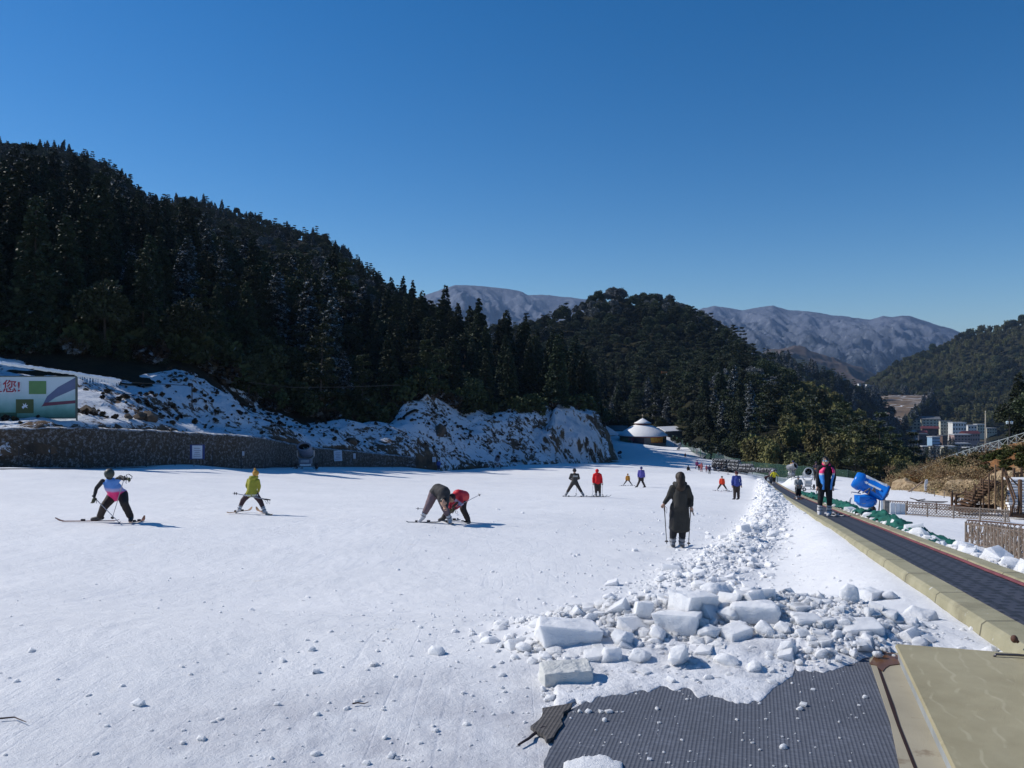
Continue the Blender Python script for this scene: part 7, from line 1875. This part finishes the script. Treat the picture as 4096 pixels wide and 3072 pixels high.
# 3 + 4 bending pair
ox, oy, sc, d = 1580, 1880, .20344, 22; base = P(1740, 2093, d)
z = dict(head=(960,640,-.35), neck=(985,560,-.2), chest=(955,450,-.05), pelvis=(850,400,.12), shL=(900,560,-.12), elL=(930,640,-.2), haL=(960,720,-.35), shR=(1010,500,-.15), elR=(1020,620,-.25), haR=(1010,730,-.4),
         hiL=(760,470,.08), knL=(655,710,0), anL=(545,920), toL=(470,1010,-.02), hiR=(900,500,.05), knR=(975,740,-.05), anR=(1075,960), toR=(1095,1060,-.12))
J = pxj(z, ox, oy, sc, d, base); person(base, J, 1.70, 'person in a black and grey coat bending down beside the red jacket', cloth('dark_coat', (.045, .042, .042)), cloth('rosy_grey', (.16, .11, .12)), BOOTW, 'hair', HAIRM, face=(.3, -1), bulk=1.25)
ski(P(1625, 2090, d), P(1765, 2089, d), SKID, 'dark ski pointing left under the bending person in the grey coat', up=.03); ski(P(1812, 2098, d-.5), P(1768, 2084, d+.9), SKID, 'ski under the right boot of the bending grey coat person')
pole(P(1705, 2036, d), P(1663, 2034, d), 'short ski pole sticking out left of the bending grey coat person')
d = 22.6; base = P(1840, 2090, d)
z = dict(head=(1115,555,-.4), neck=(1165,520,-.25), chest=(1240,500,-.08), pelvis=(1350,520,.15), shL=(1150,600,-.2), elL=(1080,680,-.25), haL=(1080,760,-.3), shR=(1280,570,-.2), elR=(1310,650,-.3), haR=(1180,765,-.4),
         hiL=(1290,600,.1), knL=(1100,760,.1), anL=(960,920,.1), toL=(870,985,.1), hiR=(1340,600,.1), knR=(1335,760,-.05), anR=(1440,990), toR=(1470,1035,-.1))
J = pxj(z, ox, oy, sc, d, base); person(base, J, 1.66, 'person in a red and white jacket stooping with a pole under the arm', vest_mat('jacket_red_white', (.62, .02, .03), (.42, .42, .62), (.45, .02, .05), .30, 1.1, .6), BRW, BOOTD, 'hair', mat('dark_red_hat', (.035, .012, .015), .7), face=(-.8, -.6), bulk=1.15, glove=GLV)
pole(P(1815, 2032, d-.45), P(1925, 1976, d-.2), 'ski pole pointing up to the right from the stooping red jacket skier')
ski(P(1752, 2083, d+.3), P(1842, 2081, d+.5), SKID, 'thin dark ski behind the bending pair', up=.02); ski(P(1878, 2094, d-.5), P(1830, 2086, d+.9), SKID, 'ski under the rear boot of the stooping red jacket skier')
m = M(); c = P(1815, 2040, d-.45)
for x in (-.02, .01): m.tube([(x, 0, .03), (x-.01, 0, -.09)], .006, 4)
tor(m, (.08, 0, -.06), .035, .005, (math.radians(90), 0, 0), 10, 4); tag(m.build('pole_strap', BOOTD, None, loc=c), 'dark straps dangling below the stooping red jacket skier', 'strap')

# 5 woman in a long dark coat
ox, oy, sc, d = 2560, 1850, .22901, 18.4; base = P(2706, 2189, d)
z = dict(head=(700,265), neck=(695,385), chest=(700,520), pelvis=(690,760), shL=(575,450), elL=(505,600,.05), haL=(425,715,-.05), shR=(820,450), elR=(890,610,.04), haR=(900,760,-.05),
         hiL=(610,800), knL=(582,1180,-.02), anL=(570,1400), toL=(585,1455,.16), hiR=(755,800), knR=(745,1180,-.02), anR=(728,1400), toR=(750,1455,.16))
J = pxj(z, ox, oy, sc, d, base); person(base, J, 1.70, 'woman in a long dark hooded coat with two ski poles, seen from behind', cloth('long_coat', (.030, .029, .026)), BLK, BOOTG, 'long', mat('brown_hair', (.030, .020, .014), .6, .3, 20), coat=.52, face=(0, 1), hood=True, bulk=1.12, vox=.018)
ski(P(2692, 2190, d-.2), P(2697, 2150, d+1.2), SKID, 'ski under the left boot of the woman in the long coat'); ski(P(2728, 2190, d-.2), P(2732, 2150, d+1.2), SKID, 'ski under the right boot of the woman in the long coat')
pole(base+J['haL']+Vector((.0, 0, -.09)), P(2667, 2175, d+.1), 'ski pole in the left hand of the woman in the long coat', mtl=CBM); pole(base+J['haR']+Vector((-.02, 0, -.05)), P(2754, 2183, d+.1), 'ski pole in the right hand of the woman in the long coat', mtl=CBM)
m = M(); c = base+J['haR']+Vector((0, -.02, -.05)); m.tube([(0, 0, 0), (.03, 0, -.10), (.055, 0, -.17)], [.014, .012, .008], 5); tag(m.build('pole_strap', BOOTD, None, loc=c), 'strap hanging from the right hand of the woman in the long coat', 'strap')

# generic poses in metres (x right, y away, z up)
def pose(kind, H_, lean=0, spread=.25, mirror=1, arms='down', yaw=0):
    s = H_/1.72
    J = dict(head=(0, 0, 1.60), neck=(0, 0, 1.44), chest=(0, 0, 1.27), pelvis=(0, 0, .96), shL=(-.19, 0, 1.38), elL=(-.26, .02, 1.12), haL=(-.28, -.05, .88), shR=(.19, 0, 1.38), elR=(.26, .02, 1.12), haR=(.28, -.05, .88),
             hiL=(-.10, 0, .90), knL=(-.11, -.01, .50), anL=(-.12, 0, .10), hiR=(.10, 0, .90), knR=(.11, -.01, .50), anR=(.12, 0, .10))
    if kind == 'wide':
        J.update(knL=(-.10-spread*.6, -.06, .47), anL=(-.10-spread*1.3, 0, .10), knR=(.10+spread*.6, -.06, .47), anR=(.10+spread*1.3, 0, .10)); drop = spread*.30
        for k in J:
            if k[:2] not in ('kn', 'an'): J[k] = (J[k][0], J[k][1], J[k][2]-drop)
    if kind == 'walk': J.update(knL=(-.16, 0, .50), anL=(-.34, .05, .11), knR=(.10, -.05, .50), anR=(.30, -.05, .10))
    if kind == 'sit':
        for k in J:
            if k[:2] not in ('kn', 'an'): J[k] = (J[k][0], J[k][1], J[k][2]-.75)
        J.update(knL=(-.2, -.3, .4), anL=(-.25, -.5, .08), knR=(.2, -.3, .4), anR=(.25, -.5, .08))
    if kind == 'bend':
        for k in ('head', 'neck', 'chest', 'shL', 'elL', 'haL', 'shR', 'elR', 'haR'):
            x, y, z_ = J[k]; h = z_-.96; J[k] = (x+mirror*h*.75, y-.1*h, .96+h*.55)
    if arms == 'front': J.update(elL=(-.27, -.10, J['chest'][2]-.12), haL=(-.18, -.30, J['chest'][2]-.2), elR=(.27, -.10, J['chest'][2]-.12), haR=(.18, -.30, J['chest'][2]-.2))
    if arms == 'out': J.update(elL=(-.36, -.02, 1.2), haL=(-.5, -.1, 1.0), elR=(.36, -.02, 1.2), haR=(.5, -.1, 1.0))
    if arms == 'pockets': J.update(elL=(-.32, .06, 1.12), haL=(-.24, -.04, .95), elR=(.32, .06, 1.12), haR=(.24, -.04, .95))
    o = {}; c, q = math.cos(yaw), math.sin(yaw)
    for k, (x, y, z_) in J.items():
        x += lean*max(0, z_-.1)*.3; o[k] = Vector(((x*c-y*q)*s, (x*q+y*c)*s, z_*s))
    return o
def small(px, py, d, H_, kind, label, top, legs=BLK, head='hat', headm=None, boots=BOOTD, skis=None, poles=0, detail=False, vox=.03, **kw):
    pk = {k: kw.pop(k) for k in ('lean', 'spread', 'mirror', 'arms', 'yaw') if k in kw}
    base = P(px, py, d); J = pose(kind, H_, **pk)
    if 'belt' not in label and 'conveyor' not in label and d < 215:
        g_z = float(Hd(np.array([base.x]), np.array([base.y]))[0])
        if abs(g_z-base.z) < 1.5: base.z = g_z
    t = person(base, J, H_, label, top, legs, boots, head, headm or top, vox=vox, detail=detail, **kw)
    sh = ' '.join(label.split()[:0])
    if skis:
        w_, dr = skis
        for q, an in (('left', J['anL']), ('right', J['anR'])):
            a = base+Vector((an.x, an.y, .01)); ln = .75*H_/1.72
            ski(a-Vector((dr[0], dr[1], 0))*ln*.8, a+Vector((dr[0], dr[1], 0))*ln, SKID, 'ski under the %s boot of %s' % (q, w_))
        for i in range(poles):
            hq = J['haL'] if i == 0 else J['haR']; pole(base+hq, base+hq+Vector((.05*(1 if i else -1), .2, -hq.z+.05)), 'ski pole in the %s hand of %s' % ('left' if i == 0 else 'right', w_))
    return t
RED = cloth('red_jacket', (.68, .012, .018)); 
t6 = small(2298, 1986, 46, 1.70, 'wide', 'dark clothed skier with a pale band across the back, legs spread', cloth('charcoal2', (.045, .042, .040)), BRW, 'hat', CHAR, BOOTG, ('the dark skier with the pale back band', (.9, .25)), 1, spread=.32, face=(0, 1), detail=True, vox=.024, arms='front', yaw=math.pi, bulk=1.1)
m = M(); m.box((.04, -.195, 1.20), (.26, .03, .09)); m.build('back_band', mat('band_pale', (.32, .32, .31), .7), t6, bevel=.01)
small(2392, 1991, 47, 1.62, 'stand', 'skier in a bright red jacket turned away beside the dark skier', RED, BRW, 'hat', RED, BOOTG, ('the skier in the bright red jacket', (.95, .12)), 2, face=(.4, 1), detail=True, vox=.024, lean=-.12, hood=True, bulk=1.18)
m = M(); m.cone((0, 0, 0), (.12, .05, .28), .03, .02, 6); tag(m.build('snow_spray', SNOW2, None, loc=P(2366, 1983, 47)), 'small white streak of loose snow left of the red jacket skier', 'snow lump')
small(2511, 1941, 73, 1.20, 'wide', 'small child in an orange jacket skiing beside the purple coat', cloth('orange_jacket', (.50, .22, .03)), BRW, 'hat', cloth('brown_hat', (.25, .12, .03)), BOOTG, ('the small orange jacket child', (1, 0)), 0, spread=.38, face=(0, 1))
small(2565, 1951, 68, 1.74, 'walk', 'person in a purple blue coat walking to the left', cloth('violet_coat', (.11, .095, .36)), BRW, 'hat', cloth('navy_hat', (.03, .04, .16)), face=(-1, -.2), bulk=1.18)
small(2888, 1962, 65, 1.30, 'wide', 'child in an orange red jacket with pale boots skiing towards the camera', cloth('orange_red', (.80, .06, .02)), BRW, 'hair', HAIRM, BOOTW, ('the orange red jacket child', (.5, -.8)), 0, spread=.36, face=(0, -1), bulk=1.15)
small(2946, 1996, 50, 1.74, 'stand', 'man in a blue and white ski jacket standing still with his face to the left', cloth('blue_jacket', (.035, .055, .25), .3), BRW, 'hat', cloth('maroon_hat', (.08, .02, .025)), BOOTD, face=(-.8, -.6), bulk=1.2, detail=True, vox=.024)
t8 = [o for o in COL.objects if o.get('label', '').startswith('man in a blue and white')][0]
m = M(); m.cone((.23, -.13, 1.02), (.30, -.10, 1.16), .022, .02, 6); m.cone((.12, -.2, 1.12), (.13, -.2, 1.3), .014, .014, 6); m.build('sleeve_stripe', mat('stripe_pale', (.5, .55, .65), .6), t8)
# far figures
small(1755, 1886, 114, 1.62, 'stand', 'small figure in a blue suit standing near the wall end', cloth('blue_suit', (.06, .10, .34)), cloth('navy_legs', (.03, .04, .10)), 'hat', WHT, BOOTW, face=(.3, 1))
small(2741, 1834, 210, 1.45, 'walk', 'tiny brown clothed child far up near the lodge', cloth('brown_kid', (.16, .08, .07)), BRW, face=(0, 1), vox=.05)
small(2753, 1882, 133, 1.5, 'sit', 'small dark figure sitting on the snow by the group', BLK, BLK, vox=.04)
small(2788, 1874, 140, 1.6, 'wide', 'purple pink clothed person, farthest of the small group', cloth('magenta_kid', (.20, .03, .12)), cloth('plum', (.12, .03, .09)), vox=.04, spread=.15)
small(2797, 1882, 136, 1.5, 'bend', 'red clothed person bending beside the pink group', cloth('deep_red', (.30, .03, .06)), BRW, vox=.04)
small(2806, 1888, 132, 1.5, 'stand', 'coral clothed person left of the pink child', cloth('coral', (.55, .16, .15)), cloth('coral2', (.45, .14, .14)), vox=.04)
small(2826, 1888, 132, 1.2, 'stand', 'slim pink child between the coral person and the dark person', cloth('rose', (.40, .10, .12)), cloth('rose2', (.30, .09, .10)), vox=.04)
small(2838, 1894, 129, 1.45, 'stand', 'dark clothed person at the right end of the small group', cloth('dark_purple', (.04, .025, .07)), BLK, vox=.035)
small(2912, 1921, 118, 1.10, 'wide', 'grey clothed child bending low beyond the man in blue', cloth('grey_kid', (.22, .21, .25)), cloth('grey_kid2', (.18, .17, .20)), spread=.3, vox=.035, arms='out')
small(2886, 1882, 141, 1.6, 'stand', 'dark brown clothed person in front of the tyre wall', cloth('dark_brown', (.06, .03, .03)), BRW, vox=.035)
small(3063, 1916, 98, 1.25, 'bend', 'small dark red figure stooping left of the berm top', cloth('wine', (.06, .02, .03)), BLK, mirror=1, vox=.03)
# riders and bystanders around the conveyor
small(3084, 1916, 101, 1.62, 'stand', 'person in dark grey blue leaning at the head of the tyre row', cloth('slate_cloth', (.07, .08, .10)), cloth('slate_cloth2', (.08, .09, .11)), vox=.03, bulk=1.25)
def on_belt(px, Y, off=0):
    c = 2.46+off; return Vector((c+.3*Y, Y, float(beltZ(Y))+.012))
def rider(Y, off, H_, kind, label, top, legs=BLK, **kw):
    b_ = on_belt(0, Y, off); pxx = 2048+F*b_.x/b_.y; pyy = 1536-F*b_.z/b_.y
    return small(pxx, pyy, Y, H_, kind, label, top, legs, **kw)
rider(112, 0, 1.5, 'stand', 'pale pink clothed child riding at the far end of the belt', cloth('pale_pink', (.35, .22, .26)), cloth('rose3', (.35, .12, .13)), vox=.03)
rider(103, .0, 1.62, 'stand', 'person with a white hat, lilac jacket and red trousers on the belt', cloth('lilac', (.32, .27, .33)), cloth('red_trousers', (.40, .05, .06)), headm=WHT, vox=.03, boots=BOOTW)
rider(95, .0, 1.62, 'stand', 'person in a bright yellow jacket riding the belt', cloth('yellow_jacket', (.62, .56, .02)), BLK, head='hair', headm=HAIRM, vox=.03, bulk=1.3, arms='out', boots=BOOTW)
small(3172, 1936, 89, 1.9, 'stand', 'person in an orange and tan jacket behind the crossed leg snow gun', vest_mat('orange_tan', (.60, .28, .06), (.55, .38, .25), (.30, .25, .22), 1.0, 1.5), cloth('grey_legs', (.2, .2, .2)), headm=cloth('navy_hat2', (.03, .04, .12)), vox=.03, bulk=1.3)
small(3264, 1950, 84, 1.95, 'stand', 'dark clothed person with an orange patch behind the silver snow gun', cloth('plum_black', (.04, .03, .05)), BLK, vox=.03, vest=vest_mat('dark_orange', (.05, .03, .05), (.55, .20, .05), (.05, .04, .06), 1.0, 1.6))
# child in grey on the belt
tC = rider(43, -.05, 1.22, 'stand', 'child in a grey hooded jacket riding the belt with a pole', cloth('grey_jacket', (.21, .22, .23)), BLK, head='hat', headm=cloth('grey_hood', (.20, .21, .22)), boots=BOOTW, vox=.024, detail=True, face=(0, -1), bulk=1.35, arms='front')
b_ = on_belt(0, 43, -.05)
pole(b_+Vector((-.16, -.3, .72)), b_+Vector((-.30, -.25, .0)), 'ski pole in the hand of the grey jacket child')
for q, w_ in ((-.085, 'left'), (.085, 'right')): ski(b_+Vector((q, .35, .0)), b_+Vector((q+.02, -.45, float(beltZ(42.55)-beltZ(43)))), SKIR, 'ski under the %s boot of the grey jacket child' % w_, up=.06)
m = M(); tor(m, (0, 0, 0), .075, .028, (math.radians(90), 0, 0), 14, 6); tag(m.build('roll', BLK, None, True, tuple(b_+Vector((.22, -.30, .55)))), 'round black roll carried by the grey jacket child', 'roll')
# 12 man with the pink and blue vest standing on the belt
ox, oy, sc, d = 3050, 1820, .16876, 24.0; base = on_belt(0, 24.0, -.02)
base.x = (3332-2048)/F*24; zb = base.z
z = dict(head=(1490,205,-.02), neck=(1510,300), chest=(1500,430), pelvis=(1485,760), shL=(1350,360), elL=(1310,580,.03), haL=(1300,800,-.05), shR=(1665,370), elR=(1695,590,.03), haR=(1675,800,-.05),
         hiL=(1410,800), knL=(1375,1090,-.03), anL=(1350,1400), toL=(1345,1470,-.20), hiR=(1560,800), knR=(1585,1090,-.03), anR=(1580,1400), toR=(1555,1490,-.20))
pb = P(3300, 2074, 24.0); J = {k: v-(Vector((base.x, 24.0, pb.z))) for k, v in pxj(z, ox, oy, sc, d, Vector((0, 0, 0))).items()}
tM = person(base, J, 1.74, 'man with mirrored sunglasses in a pink and blue vest standing on the belt', BLK, BLK, BOOTW, 'hair', HAIRM, face=(-.45, -.9), vox=.016)
# open vest: two front panels, back and collar
VM = vest_mat('vest_pink_blue', (.80, .03, .18), (.55, .55, .62), (.05, .28, .75), 1.12, 1.5)
def panel(side):
    m = M(); rows = 14; cols = 6; vs = []
    ch = J['chest']; 
    for i in range(rows):
        u = i/(rows-1); z_ = 1.46-.66*u; cx = (J['neck'].lerp(J['pelvis'], u)).x; sw = .215-.045*u+.02*math.sin(u*6); dp = .165+.01*math.sin(u*5)
        if u < .12: sw = .14+.6*u
        for j in range(cols):
            a = .55+(j/(cols-1))*1.3; vs.append((cx+side*math.sin(a)*sw*1.05, -math.cos(a)*dp*1.12, z_))
    fs = []
    for i in range(rows-1):
        for j in range(cols-1): fs.append((i*cols+j, i*cols+j+1, (i+1)*cols+j+1, (i+1)*cols+j))
    m.add(vs, fs); o = m.build('vest_panel', VM, tM, True); sd = o.modifiers.new('thick', 'SOLIDIFY'); sd.thickness = .022
    dm_ = o.modifiers.new('folds', 'DISPLACE'); dm_.texture = CT; dm_.texture_coords = 'LOCAL'; dm_.strength = .02
panel(-1); panel(1)
m = M(); nk = J['neck']; m.tube([nk+Vector((math.sin(a)*.10, -math.cos(a)*.085, .03-.03*math.cos(a))) for a in np.linspace(.5, 5.78, 14)], .026, 6); m.build('vest_collar', cloth('collar_pink', (.72, .03, .16)), tM, True)
hd = J['head']; fd = Vector((-.45, -.9, 0)).normalized(); sdv = fd.cross(Vector((0, 0, 1))).normalized()
for q in (-1, 1):
    m = M(); c = hd+fd*.100+sdv*q*.034+Vector((0, 0, .012)); m.ball(c, (.030, .020, .024), 10, 7); gl = m.build('sunglass_lens', mat('mirror_lens', (.45, .75, .90), .12, .05, 3, metal=.6), tM, True)
m = M(); m.tube([hd+sdv*.085+Vector((0, 0, .018)), hd+fd*.085+sdv*.07+Vector((0, 0, .018)), hd+fd*.113+Vector((0, 0, .018)), hd+fd*.085-sdv*.07+Vector((0, 0, .018)), hd-sdv*.085+Vector((0, 0, .018))], .005, 4); m.build('sunglass_frame', CBM, tM)
m = M(); m.ball(hd+fd*.092-Vector((0, 0, .052)), (.022, .010, .008), 8, 5); m.build('mouth', mat('lips', (.36, .13, .11), .5), tM, True)
for q, w_ in ((-.115, 'left'), (.115, 'right')):
    a = base+Vector((q, .30, .03)); e = base+Vector((q+.03, -.50, 0)); e.z = float(beltZ(23.5))+.02; ski(a, e, mat('ski_white', (.6, .6, .62), .4) if q < 0 else mat('ski_white2', (.55, .55, .58), .4), 'short pale ski under the %s boot of the man in the open vest' % w_, up=.04, w=.05)
m = M(); m.tube([(-.03, 0, .06), (-.05, -.02, -.03), (.0, 0, -.10), (.03, 0, -.05)], .012, 5); tag(m.build('glove', BLK, None, loc=tuple(base+J['haL']+Vector((0, -.04, -.14)))), 'dark glove held in the left hand of the man in the vest', 'glove')
# twigs and debris on the snow
for i, (px, py, pts_, lb) in enumerate(((40, 2890, ((0, 0), (.12, .03), (.20, -.02), (.30, -.08)), 'bare brown twig lying at the left frame edge'), (1450, 2828, ((0, 0), (.05, .02), (.12, .0), (.15, .04)), 'small brown twig lying on the snow left of the mat'))):
    p = ray_ground(px, py); p.x -= .06; p.z += .012; m = M(); m.tube([(x*.6, y*.6, .004) for x, y in pts_], [.005, .004, .003, .002], 5); tag(m.build('twig', mat('twig_brown', (.07, .04, .03), .8), None, loc=p), lb, 'twig')
m = M(); m.tube([(-.10, 0, 0), (-.04, .06, .01), (-.02, .12, 0), (.03, .18, .01), (.09, .20, 0), (.12, .18, 0)], [.006, .008, .009, .010, .011, .008], 6); p = ray_ground(2150, 2990); p.z += .01; tag(m.build('rubber_strip', mat('torn_rubber', (.035, .025, .03), .8), None, loc=p), 'torn dark rubber strip curling beside the small mat piece', 'rubber strip')
